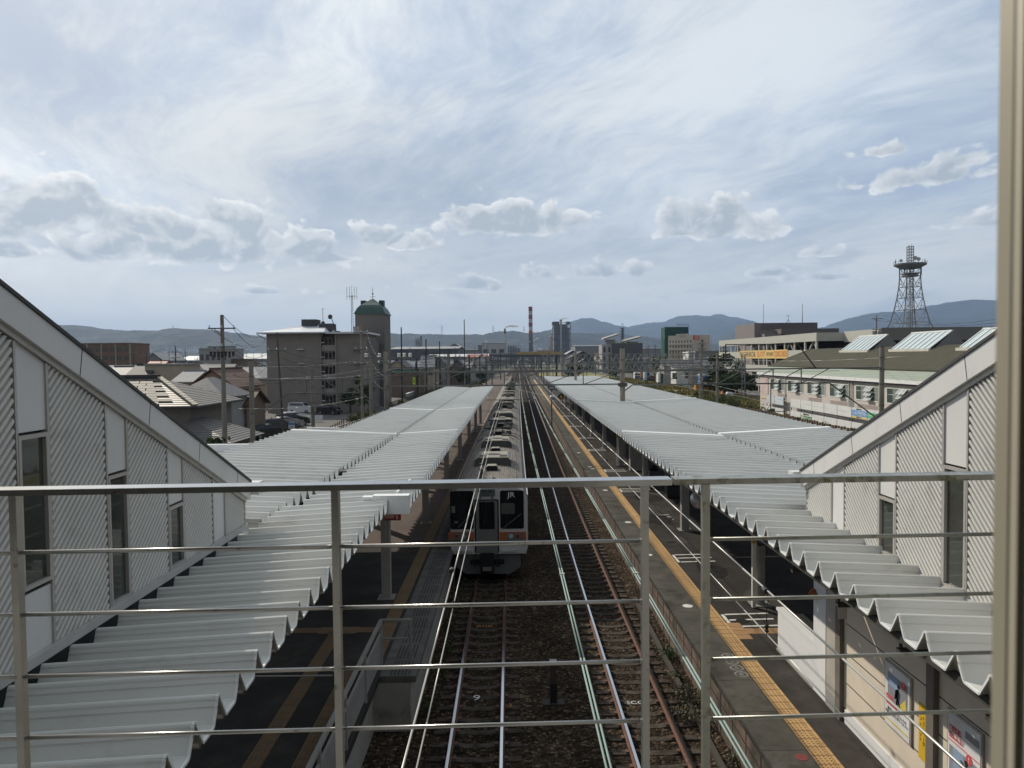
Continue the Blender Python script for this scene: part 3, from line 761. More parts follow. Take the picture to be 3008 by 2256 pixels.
def stair_house(label, xw, side, yend, zend, slope, zbot, ystart, bays, wins, depth_x, nfasc):
    """side: the way the wall faces. bays: (kind, y0, y1) from far to near"""
    t = thing('stair_building', label, 'stair building', (xw, yend-2, zbot), 'covered stairs down to the platforms')
    zt = lambda y: zend+(yend-y)*slope
    xb = xw-side*depth_x
    FH = .34                                     # fascia height
    body = MB()
    xi = xw-side*.07
    P = [(xi, yend-.03, zbot), (xi, ystart, zbot), (xi, ystart, zt(ystart)-.06), (xi, yend-.03, zt(yend)-.06)]
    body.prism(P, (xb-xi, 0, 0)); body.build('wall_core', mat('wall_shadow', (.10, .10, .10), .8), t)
    f = MB(); xo = xw+side*.10
    f.prism([(xo, yend+.10, zt(yend+.10)-FH), (xo, ystart, zt(ystart)-FH), (xo, ystart, zt(ystart)), (xo, yend+.10, zt(yend+.10))], (-side*.16, 0, 0))
    fo = f.build('roof_fascia', M_panel, t)
    g = MB(); g.prism([(xo+side*.02, yend+.13, zt(yend+.13)+.004), (xo+side*.02, ystart, zt(ystart)+.004), (xo+side*.02, ystart, zt(ystart)+.05), (xo+side*.02, yend+.13, zt(yend+.13)+.05)], (xb-side*.2-xo, 0, 0))
    g.build('roof', mat('roof_edge_dark', (.055, .055, .055), .6), t)
    for k in range(nfasc):
        y = yend-.62-k*1.635
        j = MB(); j.hexa([(xo-side*.01, y, zt(y)-FH), (xo+side*.002, y, zt(y)-FH), (xo+side*.002, y+.014, zt(y)-FH), (xo-side*.01, y+.014, zt(y)-FH),
                          (xo-side*.01, y+.06, zt(y+.06)), (xo+side*.002, y+.06, zt(y+.06)), (xo+side*.002, y+.074, zt(y+.074)), (xo-side*.01, y+.074, zt(y+.074))])
        j.build('fascia_joint', M_dark, fo)
    # trim under the fascia and along the foot
    q = MB(); q.prism([(xw+side*.055, yend, zt(yend)-FH-.075), (xw+side*.055, ystart, zt(ystart)-FH-.075), (xw+side*.055, ystart, zt(ystart)-FH-.002), (xw+side*.055, yend, zt(yend)-FH-.002)], (-side*.10, 0, 0)); q.build('head_trim', M_alum, t)
    q = MB(); q.box(min(xw+side*.07, xw-side*.06), ystart, zbot-.02, max(xw+side*.07, xw-side*.06), yend, zbot+.09); q.build('foot_trim', mat('trim_grey', (.40, .395, .38), .5), t)
    for (kind, y0, y1) in bays:
        ztop0, ztop1 = zt(y0)-FH-.078, zt(y1)-FH-.078
        if kind == 'r':
            ribs(xw-side*.028, side, [(y0+.03, zbot+.092), (y1-.03, zbot+.092), (y1-.03, ztop1), (y0+.03, ztop0)]).build('ribbed_panel', M_rib, t)
        else:
            w = wins.get(round(y0, 2))
            a, b = y0+.012, y1-.012
            xf = xw+side*.012
            def pan(z0, za, zb, nm='plain_panel'):
                m_ = MB(); m_.prism([(xf, a, z0), (xf, b, z0), (xf, b, zb), (xf, a, za)], (-side*.03, 0, 0)); return m_.build(nm, M_panel, t)
            if w is None: pan(zbot+.092, ztop0, ztop1)
            else:
                zl, zh = w
                pan(zh+.03, ztop0, ztop1)
                if zl > zbot+.3: pan(zbot+.092, zl-.05, zl-.05)
                fr = MB(); e = .045
                x0_, x1_ = sorted((xw+side*.04, xw-side*.02))
                fr.box(x0_, a, zl, x1_, a+e, zh); fr.box(x0_, b-e, zl, x1_, b, zh); fr.box(x0_, a+e, zh-e, x1_, b-e, zh); fr.box(x0_, a+e, zl, x1_, b-e, zl+e)
                wo_ = fr.build('window', M_alum, t)
                gl = MB(); gl.box(min(xw-side*.015, xw-side*.005), a+e, zl+e, max(xw-side*.015, xw-side*.005), b-e, zh-e); gl.build('pane', M_winglass, wo_)
        for y in (y0, y1) if y1 > yend-.2 else (y0,):
            q = MB(); q.box(min(xw+side*.035, xw-side*.04), y-.018, zbot+.09, max(xw+side*.035, xw-side*.04), y+.018, zt(y)-FH-.08); q.build('mullion', M_alum, t)
    # end of the eaves: small white box gutter
    q = MB(); q.box(min(xw+side*.25, xw-side*.55), yend+.14, zt(yend)-.30, max(xw+side*.25, xw-side*.55), yend+.40, zt(yend)-.06); q.build('gutter_end', M_panel, t)
    return t
WL = -5.2
stair_house('grey shaded stair wall of ribbed and plain panels descending on the left', WL, 1, 14.3, 6.12, .455, 5.20, 5.2,
            [('r', 13.29, 14.27), ('p', 12.75, 13.29), ('r', 11.61, 12.75), ('p', 11.09, 11.61), ('r', 9.94, 11.09), ('p', 9.43, 9.94), ('r', 8.26, 9.43), ('p', 7.73, 8.26), ('r', 6.6, 7.73), ('p', 6.07, 6.6), ('r', 5.2, 6.07)],
            {11.09: (5.29, 6.24), 9.43: (5.29, 6.98), 7.73: (6.02, 7.68)}, 3.3, 5)
mb = MB(); mb.box(-5.6, 4.5, 3.6, -5.30, 14.2, 5.19); mb.build('recess_shade', mat('base_shade', (.055, .058, .062), .8), [o for o in bpy.data.objects if o.name.startswith('stair_building')][0])  # dark backing added under the wall; the recess's shade is in its colour
WR = 6.2
stair_house('sunlit white stair wall of ribbed and plain panels descending on the right', WR, -1, 15.35, 6.05, .432, 5.05, 5.0,
            [('r', 14.13, 15.32), ('p', 13.59, 14.13), ('r', 12.32, 13.59), ('p', 11.76, 12.32), ('r', 10.48, 11.76), ('p', 9.92, 10.48), ('r', 8.6, 9.92), ('p', 8.05, 8.6), ('r', 6.8, 8.05), ('p', 6.2, 6.8), ('r', 5.0, 6.2)],
            {11.76: (5.14, 6.09), 9.92: (5.14, 6.87)}, 3.0, 5)

# ================================================================== cream wall below the right canopy
t = thing('waiting_building', 'cream panel walled platform building with dark posts under the right canopy', 'building', (6.65, 12, PZ))
XB = 6.65
ZB = 4.75
mb = MB(); mb.box(XB, 3.2, PZ+.28, XB+2.2, 14.62, ZB); mb.build('wall', M_cream, t)
mb = MB(); mb.box(XB-.03, 3.2, PZ-.003, XB+.02, 14.5, PZ+.275); mb.build('plinth', M_white, t)
for z in (3.1, 2.5, 1.9):
    mb = MB(); mb.box(XB-.004, 3.2, z, XB+.01, 14.5, z+.018); mb.build('panel_joint', M_dark, t)
for y in (14.62, 11.35, 8.3, 5.6):
    mb = MB(); mb.box(XB-.09, y-.02, PZ-.003, XB+.03, y+.19, ZB-.05); mb.build('post', mat('bronze_post', (.17, .155, .135), .5), t)
mb = MB(); mb.box(XB-.05, 14.83, PZ+.35, XB+2.2, 15.32, ZB); mb.build('end_wall', mat('end_beige', (.42, .39, .35), .7), t)
mb = MB(); mb.box(XB-.06, 15.33, PZ+.02, XB+.10, 15.95, 4.7); mb.build('white_pillar', M_white, t)
mb = MB(); mb.box(XB-.06, 14.83, PZ-.003, XB+2.2, 15.32, PZ+.345); mb.build('kerb', M_greywall, t)
mb = MB(); mb.box(XB-.04, 13.4, 3.75, XB+.02, 14.3, 4.45); wn = mb.build('window', M_alum, t)
mb = MB(); mb.box(XB-.046, 13.46, 3.8, XB-.041, 14.24, 4.40); mb.build('pane', M_winglass, wn)
# low white parapet beyond
t = thing('stair_parapet', 'low white parapet wall with a coping beside the stair opening on the right platform', 'parapet', (XB, 17, PZ))
mb = MB(); mb.box(XB-.02, 15.97, PZ+.05, XB+.16, 18.2, 2.10); mb.build('wall', M_white, t)
mb = MB(); mb.box(XB-.05, 15.97, 2.102, XB+.19, 18.24, 2.17); mb.build('coping', M_white, t)
mb = MB(); mb.box(XB-.05, 15.97, PZ-.003, XB+.18, 18.22, PZ+.048); mb.build('kerb', M_greywall, t)
mb = MB(); mb.box(XB+.17, 16.2, PZ, XB+2.0, 18.2, PZ+.9); mb.build('stair_pit', M_dark, t)
# loudspeaker / lamps
t = thing('platform_lamp', 'two orange rimmed spotlights on an arm under the right canopy edge', 'spotlight', (6.4, 16.0, 4.5))
for px, py in ((2392, 1738), (2420, 1750)):
    c = at(px, py, 15.9); mb = MB(); mb.cyl(c, c+Vector((-.10, -.12, -.05)), .085, .095, 12); mb.build('lamp_head', mat('copper_lamp', (.28, .11, .05), .5, .2), t)
    mb = MB(); mb.bar(c+Vector((.02, .02, .03)), (c.x+.1, c.y+.05, ZC-.05), .03); mb.build('arm', M_dark, t)
t = thing('hanging_sign', 'small white hanging board under the right canopy edge near the parapet', 'sign', (6.0, 14.0, 4.2))
c = at(2484, 1780, 13.6)
mb = MB(); mb.box(c.x-.14, 13.58, c.z-.24, c.x+.02, 13.6, c.z+.28); mb.build('board', mat('pinkish_white', (.62, .56, .52), .6), t)
mb = MB(); mb.box(c.x-.07, 13.585, c.z+.28, c.x-.05, 13.6, ZC-.05); mb.build('hanger', M_dark, t)
# posters: shapes only hint at pictures, text as on the sheets
def poster(name, label, y0, y1, z0, z1, kind):
    t = thing(name, label, 'poster', (XB, (y0+y1)/2, z0))
    mb = MB(); mb.box(XB-.035, y0-.03, z0-.03, XB-.004, y1+.03, z1+.03); fr = mb.build('frame', M_alum, t)
    mb = MB(); mb.box(XB-.041, y0, z0, XB-.036, y1, z1); sh = mb.build('sheet', mat('poster_white', (.66, .67, .68), .35), t)
    X = XB-.0415; h = z1-z0; w = y1-y0
    def rectp(nm, u0, v0, u1, v1, m, lift=0):          # u from the left of the sheet, v from its top
        b = MB(); b.box(X-.002-lift, y1-u1*w, z1-v1*h, X-lift, y1-u0*w, z1-v0*h); return b.build(nm, m, sh)
    pb, pg, py_, pr = mat('print_blue', (.25, .34, .48), .4), mat('print_grey', (.24, .25, .28), .4), mat('print_yellow', (.62, .50, .12), .4), mat('print_red', (.55, .09, .10), .4)
    if kind == 1:
        rectp('picture', .12, .14, .92, .62, pg); rectp('train_picture', .14, .15, .55, .34, pb, .003)
        b = MB(); b.poly([(X-.006, y1-.92*w, z1-.62*h), (X-.006, y1-.50*w, z1-.62*h), (X-.006, y1-.86*w, z1-.36*h)][::-1]); b.build('yellow_beam', py_, sh)
        rectp('red_caption', .06, .50, .34, .545, pr, .003); rectp('red_caption', .06, .56, .42, .605, pr, .003); rectp('red_caption', .06, .62, .50, .66, pr, .003)
        rectp('yellow_band', .05, .90, .95, .93, py_)
        lathe = MB(); lathe.cyl((X-.006, y1-.78*w, z1-.18*h), (X-.001, y1-.78*w, z1-.18*h), .065, None, 16); lathe.build('red_spot', pr, sh)
        text('mark', '!', .10, Tface((X-.008, y1-.78*w, z1-.18*h), '-X'), M_textw, sh, .001)
        text('caption', '黄色い点字ブロックの\n内側までお下がりください', .062, Tface((X-.003, y1-.5*w, z1-.76*h), '-X'), M_textk, sh, .001)
        b = MB(); b.bar((X-.008, y1-.56*w, z1-.30*h), (X-.008, y1-.52*w, z1-.46*h), .09, .002); b.bar((X-.008, y1-.53*w, z1-.44*h), (X-.008, y1-.66*w, z1-.58*h), .03, .002); b.bar((X-.008, y1-.53*w, z1-.44*h), (X-.008, y1-.50*w, z1-.58*h), .03, .002); b.cyl((X-.009, y1-.57*w, z1-.26*h), (X-.004, y1-.57*w, z1-.26*h), .035, None, 10); b.build('walking_figure', M_dark, sh)
    else:
        rectp('red_caption', .05, .17, .42, .25, pr, .003); rectp('red_caption', .05, .27, .48, .35, pr, .003)
        text('caption', '困ったら\n心の準備を', .085, Tface((X-.008, y1-.26*w, z1-.26*h), '-X'), M_textw, sh, .001)
        rectp('picture', .05, .46, .95, .98, pg); rectp('door_picture', .18, .46, .52, .80, pb, .003); rectp('red_line', .02, .385, .98, .40, pr)
        rectp('grey_band', .55, .10, .97, .20, pg)
        b = MB(); b.cyl((X-.006, y1-.68*w, z1-.46*h), (X-.001, y1-.68*w, z1-.46*h), .075, None, 16); b.build('red_spot', pr, sh)
        text('mark', '!', .12, Tface((X-.008, y1-.68*w, z1-.46*h), '-X'), M_textw, sh, .001)
        b = MB(); b.bar((X-.008, y1-.60*w, z1-.56*h), (X-.008, y1-.62*w, z1-.80*h), .10, .002); b.bar((X-.008, y1-.58*w, z1-.60*h), (X-.008, y1-.44*w, z1-.55*h), .03, .002); b.cyl((X-.009, y1-.60*w, z1-.53*h), (X-.004, y1-.60*w, z1-.53*h), .04, None, 10); b.build('figure', M_dark, sh)
poster('poster', 'safety poster with a yellow beam and red captions on the cream wall nearer the pillar', 12.1, 12.9, 1.94, 3.03, 1)
poster('poster', 'poster with a white on red headline at the lower right corner of the photo', 10.25, 11.02, 1.96, 3.05, 2)
t = thing('wall_sign', 'tall narrow yellow sign with two lines of black characters on the cream wall', 'sign', (XB, 11.75, 1.9))
mb = MB(); mb.box(XB-.02, 11.66, 1.86, XB-.002, 11.86, 2.77); sg = mb.build('board', mat('sign_yellow', (.62, .40, .03), .5), t)
for y, s in ((11.80, 'フ\nェ\nレ\nッ\nト'), (11.71, '←\nエ\nレ\nベ\n|\nタ')):
    text('characters', s, .085, Tface((XB-.022, y, 2.35), '-X'), M_textk, sg, .001)
# ================================================================== the train
M_stain = mat('stainless_side', (0.42, 0.43, 0.43), .35, .7, .06, 2)
M_front = mat('front_paint', (0.44, 0.44, 0.43), .45, 0, .05, 2, (0.36, 0.36, 0.34), (.58, .72), 3)
M_roofgrey = mat('train_roof', (0.20, 0.18, 0.155), .8, 0, .22, 3, (0.095, 0.085, 0.075), (.5, .64), 5, stretch=(2.4, .5, 1))
M_acgrey = mat('cooler_top', (0.25, 0.235, 0.20), .75, 0, .16, 3, (0.13, 0.12, 0.10), (.54, .68), 5)
M_acdark = mat('cooler_end', (0.085, 0.082, 0.075), .75, 0, .2, 4)
M_orange = mat('orange_band', (0.34, 0.095, 0.035), .5, 0, .06)
M_green = mat('green_band', (0.02, 0.085, 0.045), .5)
M_skirt = mat('skirt_grey', (0.13, 0.135, 0.14), .6, 0, .1, 3)
M_black = mat('black_rubber', (0.012, 0.012, 0.012), .6)
M_wind = glass('windscreen', (0.008, 0.009, 0.011), .05, .5)
TX, TY = -.85, 28.1
def car_profile():
    return [(-1.40, .95), (1.40, .95), (1.475, 1.25), (1.475, 3.02), (1.43, 3.20)]
ROOFP = [(1.43, 3.20), (1.32, 3.36), (1.05, 3.52), (.70, 3.61), (.35, 3.65), (0, 3.66)]
def roof_outline(ribbed=True):
    right = []
    for (a, za), (b, zb) in zip(ROOFP[:-1], ROOFP[1:]):
        n = 4 if a <= 1.06 else 1
        for k in range(n):
            t0, t1 = k/n, (k+.55)/n
            xa, z_a = a+(b-a)*t0, za+(zb-za)*t0
            right.append((xa, z_a))
            if n > 1:
                xb_, z_b = a+(b-a)*t1, za+(zb-za)*t1
                right += [(xa-.003, z_a+.018), (xb_+.003, z_b+.018), (xb_, z_b)]
    right.append((0, 3.66))
    left = [(-x, z) for x, z in reversed(right[:-1])]
    return right + left
def aircon(parent, y, x):
    z0 = 3.60
    b = MB()
    w, l, h = .82, 2.25, .40
    P = [(x-w, y, z0-.08), (x+w, y, z0-.08), (x+w, y, z0+h-.13), (x+w-.16, y, z0+h), (x-w+.16, y, z0+h), (x-w, y, z0+h-.13)]
    i = len(b.v); b.prism(P, (0, l, 0), 0, 1)
    o = b.build('air_conditioner', [M_acgrey, M_acdark], parent)
    g = MB(); g.lathe([(.33, 0), (.33, .02), (.26, .025)], (x, y+l*.52, z0+h+.001), 20); g.build('fan_grille', mat('fan_dark', (.09, .085, .075), .8), o)
    for s in (-1, 1):
        v = MB()
        for k in range(7): xx = x+s*(.47); v.box(xx-.16, y+.35+k*.085, z0+h+.001, xx+.16, y+.39+k*.085, z0+h+.012)
        v.build('louvre', M_acdark, o)
    v = MB(); v.box(x-.68, y+.12, z0+h+.001, x+.68, y+.22, z0+h+.014); v.build('lifting_bar', M_acgrey, o)
def vent(parent, y, x, w=.24, l=.6, h=.26):
    b = MB(); P = [(x-w, y, 3.62), (x+w, y, 3.62), (x+w, y, 3.62+h-.06), (x+w-.06, y, 3.62+h), (x-w+.06, y, 3.62+h), (x-w, y, 3.62+h-.06)]
    b.prism(P, (0, l, 0), 0, 1); b.build('roof_vent', [M_acgrey, M_dark], parent)
ORD = ['lead', 'second', 'third', 'fourth', 'fifth', 'rearmost']
def train_car(k):
    y0 = TY+20.0*k; y1 = y0+19.5
    lab = {0: 'lead train car with orange and green bands on its flat front', 1: 'second train car, coupled right behind the lead car', 2: 'third train car from the front of the standing train',
           3: 'fourth train car from the front of the standing train', 4: 'fifth train car from the front of the standing train', 5: 'rearmost train car at the far end of the train'}[k]
    t = thing('train_car', lab, 'train car', (TX+xs(y0), y0, 0), 'cars of the standing train')
    f = lambda y: xs(y)
    ys = [y0+i*19.5/4 for i in range(5)]
    b = MB(); pr = car_profile(); pr = pr + [(-x, z) for x, z in reversed(pr[2:])]
    sweep(b, pr, ys, x=TX); b.build('body', M_stain, t)
    r = MB(); ro = roof_outline(); sweep(r, ro, ys, x=TX); r.build('roof', M_roofgrey, t)
    g = MB()
    for s in (-1, 1): sweep(g, [(s*1.46-.025, 3.17), (s*1.46+.025, 3.17), (s*1.46+.025, 3.235), (s*1.46-.025, 3.235)], ys, x=TX)
    g.build('rain_gutter', M_stain, t)
    for s in (-1, 1):
        wv = MB(); xx = s*1.477
        for (a, c) in ((2.6, 4.9), (6.6, 9.6), (11.3, 14.3), (16.0, 18.6)):
            wv.box(TX+xs(y0+a)+xx-.006, y0+a, 1.95, TX+xs(y0+a)+xx+.006, y0+c, 2.85)
        wv.build('side_windows', M_wind, t)
        bd = MB(); sweep(bd, [(xx-.003, 1.55), (xx+.003, 1.55), (xx+.003, 1.72), (xx-.003, 1.72)], ys, x=TX); bd.build('side_band', M_orange, t)
    u = MB(); u.box(TX+xs(y0+9)-1.2, y0+1.0, .28, TX+xs(y0+9)+1.2, y1-.6, .948); u.build('underframe', M_black, t)
    xm = lambda yy: TX+xs(yy)
    aircon(t, y0+4.9, xm(y0+6)); aircon(t, y0+11.7, xm(y0+13))
    for d in (3.2, 9.4, 15.0): vent(t, y0+d, xm(y0+d)+.02)
    if k in (0, 1, 2, 4):
        p = MB(); yb = y0+(16.4 if k == 0 else 2.0); X = xm(yb)
        for s in (-1, 1):
            p.bar((X+s*.55, yb, 3.72), (X+s*.55, yb+1.9, 3.72), .07); p.bar((X+s*.55, yb+.1, 3.74), (X+s*.2, yb+1.6, 4.05), .05)
            p.bar((X+s*.2, yb+1.6, 4.05), (X+s*.5, yb+.35, 4.18), .04)
            for q in (.1, 1.8): p.cyl((X+s*.55, yb+q, 3.58), (X+s*.55, yb+q, 3.7), .07, None, 8)
        p.bar((X-.85, yb+.3, 4.2), (X+.85, yb+.3, 4.2), .06); p.bar((X-.85, yb+.55, 4.2), (X+.85, yb+.55, 4.2), .06)
        p.bar((X-.55, yb+.95, 3.74), (X+.55, yb+.95, 3.74), .09); p.box(X-.22, yb+.7, 3.7, X+.2, yb+1.2, 3.95)
        p.build('pantograph', M_black, t)
        bx2 = MB()
        for (ddx, ddy, w_) in ((-.55, -.5, .2), (.45, -.3, .24), (.1, 2.5, .28), (.62, 2.3, .16)): bx2.box(X+ddx-w_, yb+ddy, 3.5, X+ddx+w_, yb+ddy+.4, 3.84)
        bx2.build('arrester_box', M_acdark, t)
        cb = MB(); cb.tube([(X-.2, yb+.2, 3.72), (X-.9, yb+.1, 3.62), (X-1.3, yb, 3.40)], .02, 5); cb.build('roof_cable', M_black, t); cb = MB(); cb.tube([(X+.6, yb+1.2, 3.72), (X+1.1, yb+1.3, 3.55), (X+1.38, yb+1.1, 3.3)], .025, 5); cb.build('roof_cable', M_black, t)
    return t
cars = [train_car(k) for k in range(6)]
# the front of the lead car
T0 = cars[0]
FY = TY
def fr_rect(nm, x0, y0, x1, y1, m, dep, par, off=0.0, rad=0.0):
    """rectangle on the front, from the enlarged crop's coordinates"""
    cx = lambda v: 1250+v/4.424
    cy = lambda v: 1350+v/4.424
    a = at(cx(x0), cy(y0), FY); b = at(cx(x1), cy(y1), FY)
    z0, z1, xa, xb = b.z, a.z, a.x, b.x
    mb = MB()
    if rad:
        P = []
        for (px_, pz_, s0) in ((xb-rad, z1-rad, 0), (xa+rad, z1-rad, 90), (xa+rad, z0+rad, 180), (xb-rad, z0+rad, 270)):
            for q in range(5):
                an = R(s0+q*22.5); P.append((px_+rad*math.cos(an), FY-off, pz_+rad*math.sin(an)))
        mb.prism(P, (0, -dep, 0))
    else: mb.box(xa, FY-off-dep, z0, xb, FY-off, z1)
    return mb.build(nm, m, par)
P = [(TX-1.40, FY-.002, .97), (TX+1.40, FY-.002, .97), (TX+1.475, FY-.002, 1.25), (TX+1.475, FY-.002, 3.1)]
P += [(TX+x, FY-.002, z) for x, z in ROOFP]; P += [(TX-x, FY-.002, z) for x, z in reversed(ROOFP[:-1])]
P += [(TX-1.475, FY-.002, 3.1), (TX-1.475, FY-.002, 1.25)]
mb = MB(); mb.prism(P, (0, -.05, 0)); face = mb.build('front_panel', M_front, T0)
o1 = .054
fr_rect('windscreen', 320, 405, 630, 898, M_wind, .02, T0, o1, .08)
wr = fr_rect('windscreen', 968, 398, 1278, 890, M_wind, .02, T0, o1, .08)
sg = fr_rect('destination_sign', 684, 385, 903, 472, mat('sign_glass', (.10, .115, .11), .2), .03, T0, o1, .03)
fr_rect('door_surround', 634, 515, 958, 1208, M_black, .012, T0, o1, .05)
dr = fr_rect('front_door', 655, 532, 940, 1204, mat('door_steel', (.16, .16, .155), .5, .3, .1), .012, T0, o1+.013, .04)
fr_rect('door_window', 695, 545, 900, 897, M_wind, .008, dr, o1+.026, .05)
for a, b in ((300, 632), (962, 1306)):
    fr_rect('orange_band', a, 936, b, 1042, M_orange, .006, T0, o1)
    fr_rect('green_band', a, 1044, b, 1092, M_green, .006, T0, o1)
M_lamp = mat('lamp_glass', (.6, .6, .58), .1, .4); M_tail = mat('tail_red', (.22, .02, .02), .2)
for x0, xw_, xr_ in ((1048, 1110, 1197), (352, 492, 405)):
    bz = fr_rect('headlight', x0, 950, x0+207, 1038, mat('bezel_grey', (.12, .12, .115), .5), .03, T0, o1+.007, .02)
    for xq, mm, rr in ((xw_, M_lamp, .085), (xr_, M_tail, .065)):
        c = at(1250+xq/4.424, 1350+990/4.424, FY); q = MB(); q.cyl((c.x, FY-o1-.038, c.z), (c.x, FY-o1-.062, c.z), rr, rr*.85, 16); q.build('lamp', mm, bz)
cc = at(1250+1113/4.424, 1350+455/4.424, FY)
text('railway_mark', 'JR', .27, Tface((cc.x, FY-o1-.024, cc.z), '-Y'), mat('mark_white', (.6, .6, .6), .5), T0, .002, sx=1.2, bold=.002)
cc = at(1250+400/4.424, 1350+808/4.424, FY)
text('car_number', '002', .10, Tface((cc.x, FY-o1-.024, cc.z), '-Y'), mat('mark_grey', (.45, .45, .45), .5), T0, .001)
cc = at(1250+794/4.424, 1350+415/4.424, FY)
text('destination', '熱 海', .16, Tface((cc.x, FY-o1-.034, cc.z), '-Y'), M_textk, sg, .001)
cc = at(1250+794/4.424, 1350+456/4.424, FY)
text('destination', 'Atami', .06, Tface((cc.x, FY-o1-.034, cc.z), '-Y'), M_textk, sg, .001)
fr_rect('driver_desk', 985, 560, 1160, 700, mat('cab_grey', (.07, .07, .065), .7), .004, wr, o1+.021, .06)
fr_rect('cab_notice', 340, 598, 388, 688, mat('notice_pale', (.16, .17, .15), .7), .003, T0, o1+.021)
for a in (1000, 440): fr_rect('step_bar', a, 1166, a+175, 1186, M_front, .06, T0, o1)
for a in (712, 868):
    c = at(1250+a/4.424, 1350+490/4.424, FY); q = MB(); q.cyl((c.x, FY-o1, c.z), (c.x, FY-o1-.05, c.z), .04, None, 8); q.build('marker_lamp', M_acdark, T0)
mb = MB()
a = at(1250+390/4.424, 1350+1240/4.424, FY); b = at(1250+1246/4.424, 1350+1240/4.424, FY); c = at(1250+1100/4.424, 1350+1500/4.424, FY); d = at(1250+520/4.424, 1350+1500/4.424, FY)
mb.prism([(a.x, FY+.2, a.z-.01), (a.x+.03, FY+.2, c.z+.28), (d.x, FY+.2, d.z), (c.x, FY+.2, c.z), (b.x-.03, FY+.2, c.z+.28), (b.x, FY+.2, b.z-.01)], (0, -.05, 0)); mb.build('skirt', M_skirt, T0)
fr_rect('coupler_box', 715, 1210, 890, 1470, M_black, .25, T0, -.14)
fr_rect('coupler', 745, 1385, 860, 1428, mat('coupler_steel', (.30, .30, .29), .4, .6), .10, T0, .115)
fr_rect('buffer_frame', 585, 1310, 1025, 1365, M_black, .06, T0, -.14)
for x0_, x1_ in ((420, 590), (1010, 1240)):
    a, b = at(1250+x0_/4.424, 1350+880/4.424, FY), at(1250+x1_/4.424, 1350+700/4.424, FY); q = MB(); q.bar((a.x, FY-o1-.03, a.z), (b.x, FY-o1-.03, b.z), .025); q.bar((a.x+.04, FY-o1-.03, a.z), (b.x+.04, FY-o1-.03, b.z), .012); q.build('wiper', M_acdark, T0)
for x_, s_ in ((650, -1), (940, 1)):
    a = at(1250+x_/4.424, 1350+1230/4.424, FY); q = MB(); q.tube([(a.x, FY-.02, a.z), (a.x+s_*.10, FY-.16, a.z-.25), (a.x+s_*.02, FY-.12, a.z-.45), (a.x-s_*.2, FY-.02, a.z-.35)], .025, 6); q.build('brake_hose', M_black, T0)
q = MB(); q.cyl((TX-.33, TY+1.25, 3.6), (TX-.33, TY+1.25, 4.05), .075, .07, 10); q.build('antenna', M_acdark, T0)
q = MB(); q.cyl((TX+.2, TY+.5, 3.62), (TX+.2, TY+.5, 3.82), .08, .05, 10); q.build('whistle', M_acdark, T0)

# ================================================================== balustrade outside the window, window frame
M_galv = mat('weathered_galvanised', (0.38, 0.375, 0.355), .28, .8, .10, 7, (0.22, 0.19, 0.165), (.58, .70), 26, spec=.5)
M_galvgreen = mat('mossy_galvanised', (0.33, 0.33, 0.29), .36, .65, .12, 7, (0.17, 0.17, 0.11), (.54, .68), 18, spec=.5)
def ry(x): return 2.40+(x+1.65)*.0335
def balustrade(label, x0, x1, posts, m, b0, b1):
    t = thing('balustrade', label, 'railing', (posts[0], ry(posts[0]), 6.9), 'railing outside the window')
    mb = MB(); ya, yb = ry(x0), ry(x1)
    mb.hexa([(x0, ya-.004, 8.017), (x1, yb-.004, 8.017), (x1, yb+.066, 8.017), (x0, ya+.066, 8.017), (x0, ya-.004, 8.037), (x1, yb-.004, 8.037), (x1, yb+.066, 8.037), (x0, ya+.066, 8.037)])
    mb.build('top_rail', mat('rail_top_steel', (0.42, 0.42, 0.41), .22, .85, .1, 12, (0.22, 0.18, 0.15), (.6, .7), 25) if m is M_galv else mat('rail_top_mossy', (0.30, 0.30, 0.27), .34, .65, .15, 12, (0.14, 0.14, 0.08), (.48, .62), 20), t)
    for x in posts:
        q = MB(); y = ry(x); q.box(x-.012, y, 6.9, x+.012, y+.03, 8.016); q.build('post', m, t)
    cuts = sorted(set([b0]+posts+[b1]))
    for z in (7.827, 7.620, 7.413, 7.207):
        for a, b in zip(cuts[:-1], cuts[1:]):
            q = MB(); a2, b2 = a+(.012 if a in posts else 0), b-(.012 if b in posts else 0)
            q.cyl((a2, ry(a2)+.013, z), (b2, ry(b2)+.013, z), .0068, None, 10); q.build('bar', m, t, True)
            for e, sgn in ((a, 1), (b, -1)):
                if e in posts:
                    q = MB(); xx = e+sgn*.012; q.cyl((xx, ry(xx)+.013, z), (xx+sgn*.006, ry(xx)+.013, z), .0085, None, 8); q.build('weld', m, t)
balustrade('long galvanised railing section across the left and middle of the view', -2.5, .543, [-1.628, -.585, .452], M_galv, -2.5, .452)
balustrade('short mossy section of railing right of the break in the top rail', .552, 2.2, [.66, 1.72], M_galvgreen, .66, 2.2)
t = thing('window_frame', 'blurred beige metal window frame upright at the right edge close to the camera', 'window frame', (.24, .34, 7.5))
M_fb = mat('frame_beige', (.30, .28, .22), .5, .1, .05, 3)
mb = MB(); mb.box(.2375, .325, 7.3, .30, .3605, 9.7); mb.build('jamb', M_fb, t)
mb = MB(); mb.box(.2366, .3462, 7.3, .2374, .3492, 9.7); mb.build('groove_seal', mat('frame_dark', (.035, .03, .025), .6), t)
mb = MB(); mb.box(.2350, .340, 7.3, .2374, .3450, 9.7); mb.build('inner_bead', mat('frame_light', (.40, .375, .30), .5, .1, .05, 3), t)

